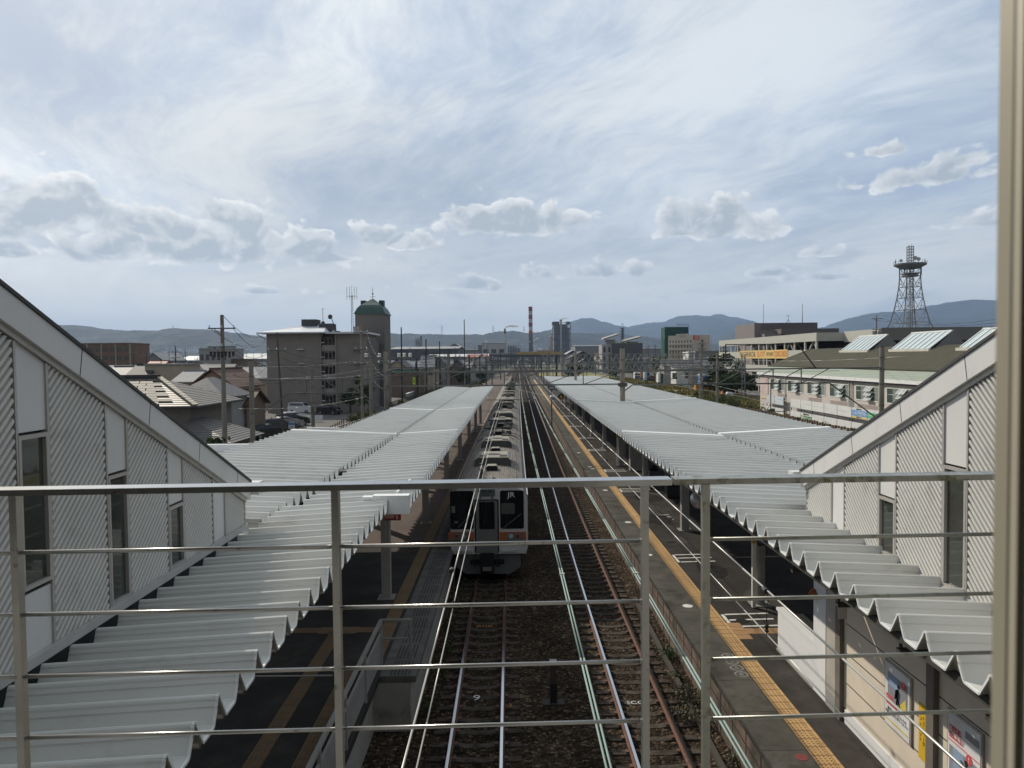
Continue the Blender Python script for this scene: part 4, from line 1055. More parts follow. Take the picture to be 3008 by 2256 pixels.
# ================================================================== catenary gantries and masts
M_mast = mat('mast_concrete', (0.22, 0.205, 0.18), .85, 0, .12, .8, (0.13, 0.11, 0.085), (.5, .68), .9, stretch=(1, 1, .4))
M_mastd = mat('mast_dark', (0.055, 0.047, 0.042), .85, 0, .2, 1)
M_beam = mat('gantry_steel', (0.125, 0.128, 0.128), .6, .2, .12, 2, (0.085, 0.075, 0.065), (.55, .7), 3)
M_ins = mat('insulator_white', (.62, .62, .60), .25)
def mast(par, x, y, z1, r=.2, z0=-.44, m=None, parts=True):
    b = MB(); b.cyl((x, y, z0), (x, y, z1), r, r*.86, 14); o = b.build('mast', m or M_mast, par, False)
    if parts and y < 80:
        b = MB()
        for z in (2.4, 4.6, 6.2, 7.3, 8.2):
            if z < z1-.3: b.cyl((x, y, z), (x, y, z+.07), r+.012, None, 14)
        b.build('clamp_ring', M_beam, o)
        b = MB(); b.cyl((x, y, z1), (x, y, z1+.06), r*.88, r*.8, 14); b.build('mast_cap', M_mastd, o)
    return o
def truss(par, x0, x1, y, zt, zb, n, bx0=None, bx1=None, s=.09, m=None, flip=False):
    bx0 = x0 if bx0 is None else bx0; bx1 = x1 if bx1 is None else bx1
    b = MB(); b.bar((x0, y, zt), (x1, y, zt), s*1.3, s); b.bar((bx0, y, zb), (bx1, y, zb), s*1.1, s)
    for k in range(n+1):
        x = bx0+(bx1-bx0)*k/n
        if 0 < k < n: b.bar((x, y, zb), (x, y, zt), s*.7)
        if k < n:
            xn = bx0+(bx1-bx0)*(k+1)/n
            if flip: b.bar((x, y-.05, zt), (xn, y-.05, zb), s*.55)
            else: b.bar((x, y-.05, zb), (xn, y-.05, zt), s*.55)
    if bx0 != x0: b.bar((bx0, y, zb), (x0, y, zb-(bx0-x0)*.75), s*.8)
    if bx1 != x1: b.bar((bx1, y, zb), (x1, y, zb-(x1-bx1)*.75), s*.8)
    return b.build('truss_beam', m or M_beam, par)
def insul(par, p, n=3, r=.09, up=True):
    prof = []
    for k in range(n): prof += [(r*.5, k*.11), (r, k*.11+.03), (r*.9, k*.11+.06), (r*.45, k*.11+.075)]
    b = MB(); b.lathe(prof, p, 10); return b.build('insulator', M_ins, par, True)
def drop_arm(par, x, y, zt, z, x0, x1):
    b = MB(); b.bar((x-.35, y, zt), (x, y, z), .05); b.bar((x+.35, y, zt), (x, y, z), .05); b.bar((x0, y, z), (x1, y, z), .05)
    b.build('pull_off_arm', M_beam, par)
    for xx in (x0+.15, x1-.15): insul(par, (xx, y, z+.02), 2, .07)
YA = 55.5
g = thing('catenary_gantry', 'nearest catenary gantry, its wide truss crossing above both canopies on concrete masts', 'gantry', (-.4, YA, -.4), 'catenary gantries')
mast(g, -9.3, YA, 9.05, .19); mast(g, 8.47, YA, 9.1, .21); mast(g, 28.0, YA, 9.0, .2); mast(g, -18.7, YA-2, 8.45, .19); mast(g, 15.75, YA+.5, 8.7, .11)
truss(g, -9.3, 8.47, YA-.1, 7.48, 6.42, 6, s=.1, flip=False); truss(g, 8.47, 28.0, YA-.1, 7.45, 6.35, 7, 9.2, 24.0, .1)
truss(g, -18.7, -9.3, YA-.1, 6.98, 5.98, 4, -16.6, -11.2, .09, flip=True)
b = MB(); b.bar((-10.9, YA, 8.55), (-7.3, YA, 8.55), .12); b.build('insulator_arm', M_beam, g)
for x in (-10.75, -9.75, -8.3, -7.9, -7.45): insul(g, (x, YA, 8.62), 3, .14)
b = MB(); b.cyl((-10.65, YA+1, -.4), (-10.65, YA+1, 8.5), .12, .10, 10); b.build('side_post', M_mast, g)
drop_arm(g, 1.4, YA, 6.4, 5.32, -1.8, 2.0)
b = MB(); b.box(8.15, YA-.30, 6.25, 8.79, YA+.28, 6.5); b.build('beam_collar', mat('dark_steel', (.06, .058, .05)), g)
b = MB(); b.bar((23.0, YA-.1, 7.45), (21.6, YA-.1, 9.3), .08); b.bar((21.6, YA-.1, 9.3), (16.2, YA-.1, 9.3), .07); b.bar((16.2, YA-.1, 9.3), (16.2, YA-.1, 8.1), .09); b.build('bracket_frame', mat('dark_steel', (.06, .058, .05)), g)
b = MB(); b.bar((19.6, YA-.1, 6.3), (19.6, YA-.1, 4.3), .06); b.bar((17.2, YA-.1, 4.25), (20.8, YA-.1, 4.25), .06); b.bar((19.2, YA-.1, 4.25), (19.6, YA-.1, 4.8), .04); b.build('drop_pipe', M_beam, g)
labs_ = 0
labs = ['second catenary gantry, on masts beyond the far end of the left canopy', 'third catenary gantry along the line beyond the canopies', 'fourth catenary gantry, small above the far tracks', 'fifth catenary gantry in the far tangle of masts', 'sixth catenary gantry where the tracks start to bend', 'seventh catenary gantry, tiny before the overbridge', 'eighth catenary gantry, tiny just before the overbridge', 'farthest catenary gantry close to the overbridge']
for k, (Y, lb) in enumerate(zip((110, 165, 220, 275, 330, 385, 440, 500), labs)):
    x = xs(Y)
    g = thing('catenary_gantry', lb, 'gantry', (x, Y, -.4), 'catenary gantries')
    mast(g, -9.3+x*.2, Y, 9.2, .21, m=M_mastd if k else M_mast); mast(g, 9.0+x, Y, 9.2 if k else 9.3, .21, m=M_mastd if k % 2 else M_mast)
    truss(g, -9.3+x*.2, 9.0+x, Y-.1, 7.45, 6.35, 7, s=.11)
    truss(g, -21+x*.2, -9.3+x*.2, Y-.1, 7.2, 6.2, 5, s=.1); mast(g, -21+x*.2, Y, 8.6, .18, m=M_mastd)
    if k == 0: truss(g, 9.0+x, 28.5, Y-.1, 7.4, 6.3, 7, s=.11); mast(g, 28.5, Y, 9.0, .22)
    for xx in (-.8, 3.1): insul(g, (xx+x, Y, 6.5), 3, .12); insul(g, (xx+x+1.2, Y, 7.5), 3, .12)
    drop_arm(g, 1.2+x, Y, 6.3, 5.3, -1.6+x, 3.4+x)
    b = MB(); b.bar((-11+x*.2, Y, 8.7), (-7.4+x*.2, Y, 8.7), .12); b.build('insulator_arm', M_beam, g)
    for xx in (-10.8, -9.8, -8.2, -7.6): insul(g, (xx+x*.2, Y, 8.76), 3, .14)
def lattice_gantry(label, Y, xa, xb, zt, zb, legs, mm):
    g = thing('lattice_gantry', label, 'gantry', (xa, Y, -.4), 'lattice gantries over the yard')
    b = MB()
    for yy in (Y-.5, Y+.5):
        b.bar((xa, yy, zt), (xb, yy, zt), .16); b.bar((xa, yy, zb), (xb, yy, zb), .16)
        n = int((xb-xa)/1.5)
        for k in range(n):
            x = xa+(xb-xa)*k/n; d = (xb-xa)/n
            b.bar((x, yy, zb), (x+d/2, yy, zt), .1); b.bar((x+d/2, yy, zt), (x+d, yy, zb), .1)
    b.build('lattice_beam', mm, g)
    for x in legs:
        b = MB()
        for sx in (-.33, .33):
            for sy in (-.3, .3): b.bar((x+sx, Y+sy, -.44), (x+sx, Y+sy, zt+1.6), .13)
        z = 0
        while z < zt+1.2:
            b.bar((x-.33, Y-.33, z), (x+.33, Y-.33, z+.7), .09); b.bar((x+.33, Y-.33, z+.7), (x-.33, Y-.33, z+1.4), .09); z += 1.4
        b.build('lattice_leg', mm, g)
M_lat = mat('lattice_grey', (.25, .255, .255), .5, .2, .08, 1)
lattice_gantry('nearer pale lattice gantry spanning the grassy yard beyond the right canopy', 158, 12.6, 50.5, 7.2, 5.5, (12.6, 50.0), M_lat)
lattice_gantry('farther pale lattice gantry standing behind the nearer lattice gantry', 185, 7.5, 46, 9.2, 7.3, (13.3, 45.5), M_lat)
lattice_gantry('grey portal frame spanning the two tracks far ahead', 300, -3+xs(300), 13.0+xs(300), 9.0, 8.2, (-2.6+xs(300), 12.7+xs(300)), M_beam)

# stays and masts beside the line on the left
def simple_mast(label, px, Y, ztop, r, m=None, nm='line_mast', arms=()):
    x = atx(px, Y); t = thing(nm, label, 'mast', (x, Y, -.44), 'masts beside the line')
    mast(t, x, Y, ztop, r, m=m)
    for (z, a, bb) in arms:
        q = MB(); q.bar((x+a, Y, z), (x+bb, Y, z), .09); q.build('cross_arm', M_beam, t)
        for k in range(3): insul(t, (x+a+(bb-a)*(k+.1)/2.2, Y, z+.05), 2, .1)
    return t
simple_mast('plain concrete mast standing in front of the grey apartment block', 916, 61, 7.55, .16)
simple_mast('concrete mast with an angled lamp arm by the apartment entrance', 1090, 66, 8.3, .15, arms=((8.1, -.2, 1.6),))
simple_mast('dark mast beyond the far end of the left canopy beside the curved tracks', 1226, 92, 7.2, .17, M_mastd)
simple_mast('dark mast carrying yellow green boards left of the far canopy end', 1222, 104, 8.0, .15, M_mastd)
for px, Y, z, lb in ((1252, 150, 12.5, 'tall thin mast left of the far roofs'), (1365, 190, 18.5, 'tallest thin black mast against the hills'), (1292, 210, 13.5, 'thin hooked mast among far roofs'), (1432, 240, 13.0, 'thin pale mast before the white factory hall'), (1320, 170, 10.5, 'dark mast before the far gable houses'), (1428, 150, 9.0, 'dark mast beside the far left platform'), (1445, 180, 8.8, 'second dark mast beside the far left platform'), (1470, 250, 10.5, 'thin mast near the portal frame'), (1652, 178, 9.8, 'white lattice like mast beyond the right canopy end'), (1180, 140, 14.5, 'mast rising before the green roofed tower')):
    simple_mast(lb, px, Y, z, .13 if Y < 200 else .16, M_mastd if 'pale' not in lb and 'white' not in lb else M_lat)
t = thing('warning_boards', 'pair of fluorescent yellow green boards on a mast beside the line', 'sign', (atx(1227, 103), 103, 4))
M_fluo = mat('fluo_green', (.55, .72, .06), .5)
for a, b_ in ((1213, 1221), (1227, 1232)):
    p, q = at(a, 1109, 103), at(b_, 1129, 103)
    mb = MB(); mb.box(p.x, 102.7, q.z, q.x, 102.76, p.z); bd = mb.build('board', M_fluo, t)
    text('characters', '注\n意', .32, Tface(((p.x+q.x)/2, 102.69, (p.z+q.z)/2), '-Y'), M_textk, bd, .002)

# ================================================================== overhead wires
M_wire = mat('wire_pale', (.42, .41, .38), .4, .5, .05); M_wiregreen = mat('wire_verdigris', (.215, .29, .265), .6, .1, .06); M_wiredk = mat('wire_dark', (.03, .03, .03), .6)
def wire(name, label, pts, r, m, group='overhead wires', n=6):
    t = MB(); t.tube(pts, r, n); o = t.build(name, m, None, True); return tag(o, label, 'wire', group)
def along(x, z, y0, y1, sag=.25, span=55, base=0.5, stag=0.0):
    pts = []; y = y0
    while True:
        u = ((y-base)/span) % 1.0; k = math.floor((y-base)/span)
        st_ = stag*(1-2*u)*(1 if k % 2 else -1)
        pts.append((x+xs(y)+st_, y, z-sag*4*u*(1-u)*1.0))
        if y >= y1: break
        y = min(y+(3 if y < 60 else 8), y1)
    return pts
wire('contact_wire', 'thin contact wire above the left track and train', along(-.82, 5.0, .9, 330, 0, 55, .5, .0), .008, M_wire)
wire('messenger_wire', 'pale twisted messenger wire above the left track and train', along(-.79, 5.55, .9, 330, .0), .010, M_wire)
wire('contact_wire', 'thin contact wire above the empty right track', along(3.15, 5.0, .9, 330, 0), .008, M_wire)
wire('messenger_wire', 'thick twisted messenger wire crossing in front of the cream wall on the right', along(3.13, 5.57, .9, 330, 0), .012, M_wire)
for k, (x0, lb) in enumerate(((.66, 'left'), (1.63, 'right'))):
    t = thing('feeder_wire', f'{lb} hand pair of verdigris green feeder wires between the tracks', 'wire', (x0, 10, 5.6), 'overhead wires')
    for d in (-.016, .016):
        mb = MB(); mb.tube(along(x0+d, 5.6, .9, 215, .0, 220, 0), .0095, 8); mb.build('conductor', M_wiregreen, t, True)
    mb = MB()
    for y in (9.6, 16.5, 24.5, 35): mb.box(x0-.035+xs(y), y, 5.585, x0+.035+xs(y), y+.05, 5.615)
    mb.build('clip', M_wire, t)
# droppers with their fittings
for (xc, ys_, nm) in ((-.80, (10.0, 20.0, 33.0), 'left'), (3.14, (9.0, 17.2, 24.0, 30.5, 39, 48), 'right')):
    for k, y in enumerate(ys_):
        wd = ['nearest', 'second nearest', 'third nearest', 'fourth nearest', 'fifth nearest', 'farthest'][k]
        t = thing('dropper', f'{wd} black dropper hanging between the wires of the {nm} track', 'dropper', (xc+xs(y), y, 5.0), 'droppers of the overhead line')
        mb = MB(); mb.tube([(xc+xs(y), y, 5.54), (xc+.02+xs(y), y, 5.42), (xc+xs(y), y, 5.35), (xc+xs(y), y, 5.0)], .006, 5); mb.build('link', M_wiredk, t)
        mb = MB(); mb.cyl((xc-.02+xs(y), y-.05, 5.56), (xc-.02+xs(y), y+.05, 5.56), .035, None, 10); mb.build('clamp', M_wiredk, t)
        mb = MB(); mb.lathe([(.012, 0), (.03, .02), (.015, .05), (.03, .08), (.012, .11)], (xc+xs(y), y, 5.03), 8); mb.build('insulator', M_wiredk, t)
# strain insulator globes
for px, py, Y, lb in ((2142, 1158, 60, 'grey insulator globe on the wire above the right canopy'), (1624, 1167, 70, 'pale insulator globe over the right platform edge')):
    c = at(px, py, Y); t = thing('tension_insulator', lb, 'insulator', c, 'globe insulators')
    mb = MB(); mb.cyl(c+Vector((-.22, -.1, .05)), c+Vector((.22, .1, -.05)), .16, .20, 14); mb.build('globe', mat('globe_grey', (.42, .43, .44), .4), t, True)
    mb = MB(); mb.tube([c+Vector((-3.2, 5, .55)), c, c+Vector((4.8, -10, -1.2))], .012, 5); mb.build('stay', M_wire, t)
# ================================================================== town: shared builders
GZ = -.44
M_roofs = {'dark tiled': mat('roof_dark', (.058, .058, .062), .65, 0, .2, 2, spec=.15), 'brown tiled': mat('roof_brown', (.12, .075, .058), .65, 0, .2, 2, spec=.15), 'pale metal': mat('roof_pale', (.26, .26, .265), .75, 0, .15, 1, spec=.15),
           'grey tiled': mat('roof_grey', (.13, .13, .135), .6, 0, .2, 2, spec=.15), 'reddish': mat('roof_red', (.26, .10, .075), .6, 0, .15, 2, spec=.15), 'blue grey': mat('roof_bluegrey', (.13, .15, .18), .5, 0, .15, 2, spec=.15)}
M_walls = {'beige': mat('wall_beige', (.36, .31, .24), .85, 0, .08, 1), 'grey': mat('wall_grey', (.27, .265, .26), .85, 0, .1, 1), 'white': mat('wall_white', (.55, .55, .53), .8, 0, .06, 1),
           'brown': mat('wall_brown', (.16, .12, .095), .85, 0, .12, 1), 'pinkish': mat('wall_pink', (.35, .25, .20), .85, 0, .08, 1), 'dark': mat('wall_dark', (.07, .07, .072), .8, 0, .1, 1)}
M_frame = mat('sash_grey', (.30, .30, .30), .5)
def win(par, a, b, yf, z0, z1, axis='y', side=-1, m=None, fm=None):
    """window on a wall: frame with a pane, sits proud of the wall"""
    e = .07; f = MB(); g = MB()
    def bx(mb, p, q, u0, u1, v0, v1):
        if axis == 'y': mb.box(u0, min(p, q), v0, u1, max(p, q), v1)
        else: mb.box(min(p, q), u0, v0, max(p, q), u1, v1)
    p, q = yf, yf+side*.05
    bx(f, p, q, a, a+e, z0, z1); bx(f, p, q, b-e, b, z0, z1); bx(f, p, q, a+e, b-e, z0, z0+e); bx(f, p, q, a+e, b-e, z1-e, z1)
    if b-a > 1.1: c = (a+b)/2; bx(f, p, q, c-e/2, c+e/2, z0+e, z1-e)
    o = f.build('window', fm or M_frame, par)
    bx(g, yf+side*.004, yf+side*.02, a+e, b-e, z0+e, z1-e)
    g.build('pane', m or M_winglass, o); return o
def house(label, x, y, w, d, eave, ridge, roof, wall, kind='gable', along_x=True, group=None, wins=(), name='house', rz=0.0, over=.5, detail=True):
    t = thing(name, label, 'house', (x, y, GZ), group, rz)
    X0, X1, Y0, Y1 = -w/2, w/2, -d/2, d/2
    E, Rg = eave-GZ, ridge-GZ
    def fin(mb, nm, m, par=None):
        o = mb.build(nm, m); o.parent = par or t; return o
    b = MB(); b.box(X0, Y0, 0, X1, Y1, E)
    if kind == 'gable':
        if along_x:
            for xx in (X0, X1-.05): b.prism([(xx, Y0, E), (xx, Y1, E), (xx, 0, Rg-.12)], (.05, 0, 0))
        else:
            for yy in (Y0, Y1-.05): b.prism([(X0, yy, E), (X1, yy, E), (0, yy, Rg-.12)], (0, .05, 0))
    fin(b, 'wall', M_walls[wall])
    r = MB(); th = .16; o_ = over; sl_ = (Rg-E)/((d if along_x else w)/2)
    ez = E-o_*sl_
    if kind == 'gable':
        for s in (-1, 1):
            if along_x: r.prism([(X0-o_, s*(d/2+o_), ez), (X1+o_, s*(d/2+o_), ez), (X1+o_, 0, Rg), (X0-o_, 0, Rg)], (0, 0, th))
            else: r.prism([(s*(w/2+o_), Y0-o_, ez), (s*(w/2+o_), Y1+o_, ez), (0, Y1+o_, Rg), (0, Y0-o_, Rg)], (0, 0, th))
    elif kind == 'hip':
        L_ = max(w, d)/2-min(w, d)/2
        c = [(X0-o_, Y0-o_, ez), (X1+o_, Y0-o_, ez), (X1+o_, Y1+o_, ez), (X0-o_, Y1+o_, ez)]
        a, e = ((-L_, 0, Rg), (L_, 0, Rg)) if w >= d else ((0, -L_, Rg), (0, L_, Rg))
        up = Vector((0, 0, th))
        if w >= d: fs = [(c[0], c[1], e, a), (c[1], c[2], e), (c[2], c[3], a, e), (c[3], c[0], a)]
        else: fs = [(c[0], c[1], a), (c[1], c[2], e, a), (c[2], c[3], e), (c[3], c[0], a, e)]
        for f in fs: r.poly([Vector(p)+up for p in f])
        r.poly([Vector(p) for p in reversed(c)])
        for i in range(4): p, q = Vector(c[i]), Vector(c[(i+1) % 4]); r.poly([p, q, q+up, p+up])
    else:
        r.box(X0-.15, Y0-.15, E+.002, X1+.15, Y1+.15, E+.25)
    ro = fin(r, 'roof', M_roofs[roof])
    if kind == 'gable' and detail:
        q = MB()
        if along_x: q.bar((X0-o_, 0, Rg+th+.04), (X1+o_, 0, Rg+th+.04), .3, .18)
        else: q.bar((0, Y0-o_, Rg+th+.04), (0, Y1+o_, Rg+th+.04), .3, .18)
        fin(q, 'ridge_tiles', M_roofs[roof], ro)
    for (u, v, ww, hh) in wins:
        f = MB(); e = .06
        f.box(u-ww/2, Y0-.05, v-hh/2, u+ww/2, Y0-.002, v+hh/2); fo = fin(f, 'window', M_frame)
        g = MB(); g.box(u-ww/2+e, Y0-.06, v-hh/2+e, u+ww/2-e, Y0-.051, v+hh/2-e); fin(g, 'pane', M_winglass, fo)
    return t
def hpx(label, px0, px1, Y, d, eave, ridge, roof, wall, kind='gable', along_x=True, **k):
    xa, xb = atx(px0, Y), atx(px1, Y)
    return house(label, (xa+xb)/2, Y+d/2, xb-xa, d, eave, ridge, roof, wall, kind, along_x, **k)

# ------------------------------------------------------------------ nearest house, hipped roof with gleaming courses
t = thing('house', 'nearest house, two storeys, with a hipped roof of gleaming tile courses', 'house', (-29, 62, GZ))
x0, x1, y0, y1 = -38.5, -25.2, 58.2, 66.8
mb = MB(); mb.box(x0, y0, GZ, x1, y1, 5.05); mb.build('wall', mat('house_plaster', (.18, .165, .15), .85, 0, .08, 1), t)
M_tile = mat('glazed_tile', (.165, .155, .14), .5, .05, .18, 2, spec=.2)
M_tilepale = mat('ridge_tile_pale', (.40, .36, .28), .4, .1, .15, 3)
mb = MB(); E, RZ = 4.95, 7.05; o_ = .75
c = [Vector((x0-o_, y0-o_, E)), Vector((x1+o_, y0-o_, E)), Vector((x1+o_, y1+o_, E)), Vector((x0-o_, y1+o_, E))]
ra, rb = Vector((-34.0, 62.5, RZ)), Vector((-29.6, 62.5, RZ))
def courses(mb, A, B, C, D, n, th=.05):
    """stepped tile courses between eave A-B and ridge D-C"""
    nrm = (B-A).cross(D-A).normalized()
    for k in range(n):
        f0, f1 = k/n, (k+1)/n
        p, q, r_, s_ = A.lerp(D, f0), B.lerp(C, f0), B.lerp(C, f1), A.lerp(D, f1)
        p2, q2 = p+nrm*th, q+nrm*th
        mb.poly([p2, q2, r_+nrm*.005, s_+nrm*.005]); mb.poly([p, q, q2, p2])
courses(mb, c[0], c[1], rb, ra, 16, .035); courses(mb, c[1], c[2], rb+Vector((.01, 0, 0)), rb, 18, .035); courses(mb, c[2], c[3], ra, rb, 8); courses(mb, c[3], c[0], ra, ra-Vector((.01, 0, 0)), 12)
mb.poly([c[3], c[2], c[1], c[0]]); rf = mb.build('roof', M_tile, t)
mb = MB()
for k in range(13):
    p = c[1].lerp(rb, (k+.5)/13)+Vector((0, 0, .1)); mb.bar(p-(rb-c[1]).normalized()*.24, p+(rb-c[1]).normalized()*.24, .42, .12)
    p = c[0].lerp(ra, (k+.5)/13)+Vector((0, 0, .1)); mb.bar(p-(ra-c[0]).normalized()*.24, p+(ra-c[0]).normalized()*.24, .42, .12)
mb.build('hip_tiles', M_tilepale, rf)
mb = MB(); mb.bar(ra+Vector((0, 0, .16)), rb+Vector((0, 0, .16)), .4, .3); mb.build('ridge', M_roofs['dark tiled'], rf)
M_pv = mat('dark_panel', (.115, .10, .085), .6, 0, .12, 2, spec=.12)
A0, B0 = c[0].lerp(c[1], .14), c[0].lerp(c[1], .90)
C0, D0 = ra.lerp(rb, .95), ra.lerp(rb, .1)
for r_ in range(10):
    f0, f1 = .05+r_*.09, .05+(r_+.9)*.09
    n = 4
    for q in range(n):
        u0, u1 = (q+.04+(.5 if r_ % 2 else 0))/ (n+.5), (q+.97+(.5 if r_ % 2 else 0))/(n+.5)
        P = [A0.lerp(B0, u0).lerp(D0.lerp(C0, u0), f0), A0.lerp(B0, u1).lerp(D0.lerp(C0, u1), f0), A0.lerp(B0, u1).lerp(D0.lerp(C0, u1), f1), A0.lerp(B0, u0).lerp(D0.lerp(C0, u0), f1)]
        nn = (B0-A0).cross(D0-A0).normalized()
        mb = MB(); mb.prism([p+nn*.07 for p in P], nn*.03); mb.build('roof_panel', M_pv, rf)
mb = MB(); mb.bar(c[0]+Vector((0, -.06, -.08)), c[1]+Vector((0, -.06, -.08)), .14); mb.bar(c[1]+Vector((.06, 0, -.08)), c[2]+Vector((.06, 0, -.08)), .14); mb.build('gutter', M_roofs['dark tiled'], t)
M_wframe = mat('green_black_frame', (.03, .04, .04), .5); M_curt = mat('curtain_glass', (.16, .18, .18), .15, 0, .1, 1)
for (a, b) in ((493, 550),): win(t, atx(a, y0), atx(b, y0), y0, 3.0, 4.05, 'x', -1, M_curt, M_wframe)
for yy in (59.0, 62.6): win(t, yy, yy+1.0, x1, 3.3, 4.5, 'y', 1, M_curt, M_wframe)
mb = MB(); mb.box(x0, y0-.9, 2.2, x1-.3, y0-.02, 2.32); mb.build('porch_roof', M_roofs['dark tiled'], t)
# its low wing with courses of dark tile
mb = MB(); wx0, wx1, wy0, wy1 = -27.2, -20.6, 54.6, 61.8
mb.box(x1+.02, wy0+.8, GZ, wx1-.8, wy1-.8, 2.35); mb.build('wing_wall', mat('house_plaster', (.18, .165, .15)), t)
mb = MB(); A, B, C = Vector((wx0, wy0, 2.35)), Vector((wx1, wy0, 2.35)), Vector((wx1, wy1, 2.35))
tp, tq = Vector((-25.1, 58.1, 3.9)), Vector((-24.6, 60.2, 3.9))
courses(mb, A, B, tp+Vector((.01, 0, 0)), tp, 14, .035); courses(mb, B, C, tq, tp, 14, .035); courses(mb, C, Vector((x1, wy1, 2.35)), Vector((x1, 60.2, 3.9)), tq, 6)
mb.poly([A, Vector((wx0, wy1, 2.35)), C, B]); mb.build('wing_roof', mat('dark_course', (.11, .105, .10), .5, 0, .15, 2, spec=.25), t)
win(t, -24.6, -23.4, wy0+.8, .9, 1.7, 'x', -1, None, M_wframe)
mb = MB(); mb.bar((-27.5, 54.0, 2.75), (-25.0, 54.0, 2.75), .9, .06); mb.build('carport_roof', M_white, t)

# parapet box next to the canopy
t = thing('lift_housing', 'pale flat roofed block with a bright parapet beside the left canopy', 'building', (-13.2, 29, GZ))
mb = MB(); mb.box(-14.6, 28.2, GZ, -9.85, 31.5, 4.55); mb.build('wall', M_panel, t)
mb = MB(); mb.box(-14.75, 28.05, 4.552, -9.75, 28.25, 4.9); mb.box(-9.95, 28.252, 4.552, -9.75, 31.6, 4.9); mb.box(-14.75, 28.252, 4.552, -14.55, 31.6, 4.9); mb.box(-14.548, 31.4, 4.552, -9.952, 31.6, 4.9); mb.build('parapet', M_white, t)

# ------------------------------------------------------------------ apartment block
M_apt = mat('apartment_render', (.235, .21, .19), .9, 0, .08, .6, (.19, .17, .155), (.55, .7), .35)
M_aptl = mat('apartment_slab', (.29, .265, .245), .85, 0, .08, .8)
AY = 125.0
AX = lambda px: atx(px, AY)
ap = thing('apartment_block', 'grey five storey apartment block with a white overhanging roof and small windows', 'apartment block', (-33, AY, GZ))
xa, xb, xc, xd = AX(784), AX(943), AX(986), AX(1069)
ZE = 12.95
mb = MB(); mb.box(xa, AY, GZ, xb, AY+12, ZE); mb.box(xc, AY+.2, GZ, xd, AY+12, ZE-.1); mb.build('wall', M_apt, ap)
mb = MB(); mb.box(xb+.01, AY+2.2, GZ, xc-.01, AY+12, ZE-.12); mb.build('recess_wall', mat('recess_wall', (.18, .165, .155), .9), ap)
rp, rq = Vector((AX(884)+1.2, AY+6, 14.75)), Vector((AX(935), AY+6, 14.5))
e = [Vector((xa-1.3, AY-1.1, ZE+.02)), Vector((xb+.9, AY-1.1, ZE+.02)), Vector((xb+.9, AY+13, ZE+.02)), Vector((xa-1.3, AY+13, ZE+.02))]
mb = MB(); up = Vector((0, 0, .22))
for f in ((e[0], e[1], rq, rp), (e[1], e[2], rq), (e[2], e[3], rp, rq), (e[3], e[0], rp)): mb.poly([p+up for p in f])
mb.poly(e[::-1])
for i in range(4): p, q = e[i], e[(i+1) % 4]; mb.poly([p, q, q+up, p+up])
mb.prism([(xb+.95, AY-.7, ZE-.1), (xd+.6, AY-.7, ZE-.1), (xd+.6, AY+12.6, ZE-.1), (xb+.95, AY+12.6, ZE-.1)], (0, 0, .3))
rf = mb.build('roof', mat('roof_white', (.62, .63, .65), .4, .1, .06, .5), ap)
mb = MB(); mb.box(AX(868), AY+4, 14.2, AX(913), AY+7, 15.55); mb.build('roof_house', M_walls['dark'], rf)
mb = MB(); mb.box(AX(925), AY+3, 13.6, AX(965), AY+6, 14.75); mb.build('roof_house', M_walls['dark'], rf)
mb = MB(); mb.box(AX(1029), AY+3, 12.9, AX(1040), AY+5, 14.2); mb.build('chimney', M_apt, rf)
for k in range(5):
    z = at(885, 995+k*42.7, AY).z
    win(ap, AX(882), AX(889.5), AY, z-.42, z+.42, 'x', -1, None, M_aptl)
    if k in (1, 2, 4):
        q = MB(); q.box(AX(876), AY-.45, z+.62, AX(894), AY-.003, z+.72); q.build('window_hood', M_white, ap)
    z = at(1000, 997+k*42, AY).z
    win(ap, AX(994), AX(1005), AY+.2, z-.55, z+.45, 'x', -1, None, M_aptl)
    if k > 0:
        win(ap, AX(1040), AX(1050), AY+.2, z-.65, z+.45, 'x', -1, glass('dark_glass'), M_aptl)
        q = MB(); q.box(AX(1036), AY-.35, z+.62, AX(1060), AY+.197, z+.72); q.build('window_hood', M_aptl, ap)
    # stair landings in the recess: slab, parapet, glazed screen
    zf = at(965, 1013+k*42.7, AY).z
    q = MB(); q.box(xb+.02, AY+.25, zf-1.0, xc-.02, AY+.40, zf-.02); q.build('landing_parapet', M_aptl, ap)
    q = MB(); q.box(xb+.02, AY+.42, zf-1.15, xc-.02, AY+2.19, zf-1.0); q.build('landing_slab', M_aptl, ap)
    f = MB(); z1 = zf+1.25
    a, b = AX(952), AX(975)
    for u in (a, (a+b)/2, b): f.box(u-.04, AY+.30, zf-.018, u+.04, AY+.36, z1)
    f.box(a+.041, AY+.31, z1-.08, (a+b)/2-.041, AY+.35, z1); f.box((a+b)/2+.041, AY+.31, z1-.08, b-.041, AY+.35, z1)
    fo = f.build('landing_screen', M_aptl, ap)
    q = MB(); q.box(AX(943), AY-.06, zf+.35, AX(953), AY-.002, zf+.45); q.build('stair_lamp', M_white, ap)
for px in (942.5, 986.5):
    q = MB(); q.cyl((AX(px), AY-.1, GZ), (AX(px), AY-.1, ZE-.1), .09, None, 8); q.build('downpipe', M_aptl, ap)
q = MB(); q.cyl((AX(760), AY-.8, ZE), (AX(783), AY-.02, ZE-1.0), .07, None, 6); q.cyl((AX(955), AY-.8, ZE), (AX(943), AY-.05, ZE-.8), .06, None, 6); q.build('rain_pipe', M_aptl, ap)
t = thing('satellite_dish', 'dark round dish on a pole above the apartment roof', 'satellite dish', (AX(973), AY+4, 13.4))
c = at(972, 931, AY+4); mb = MB(); mb.cyl((AX(974), AY+4, 13.3), (c.x, AY+4.1, c.z), .07, None, 8); mb.box(AX(967), AY+3.6, 13.2, AX(983), AY+4.6, 13.45); mb.build('pole', M_wiredk, t)
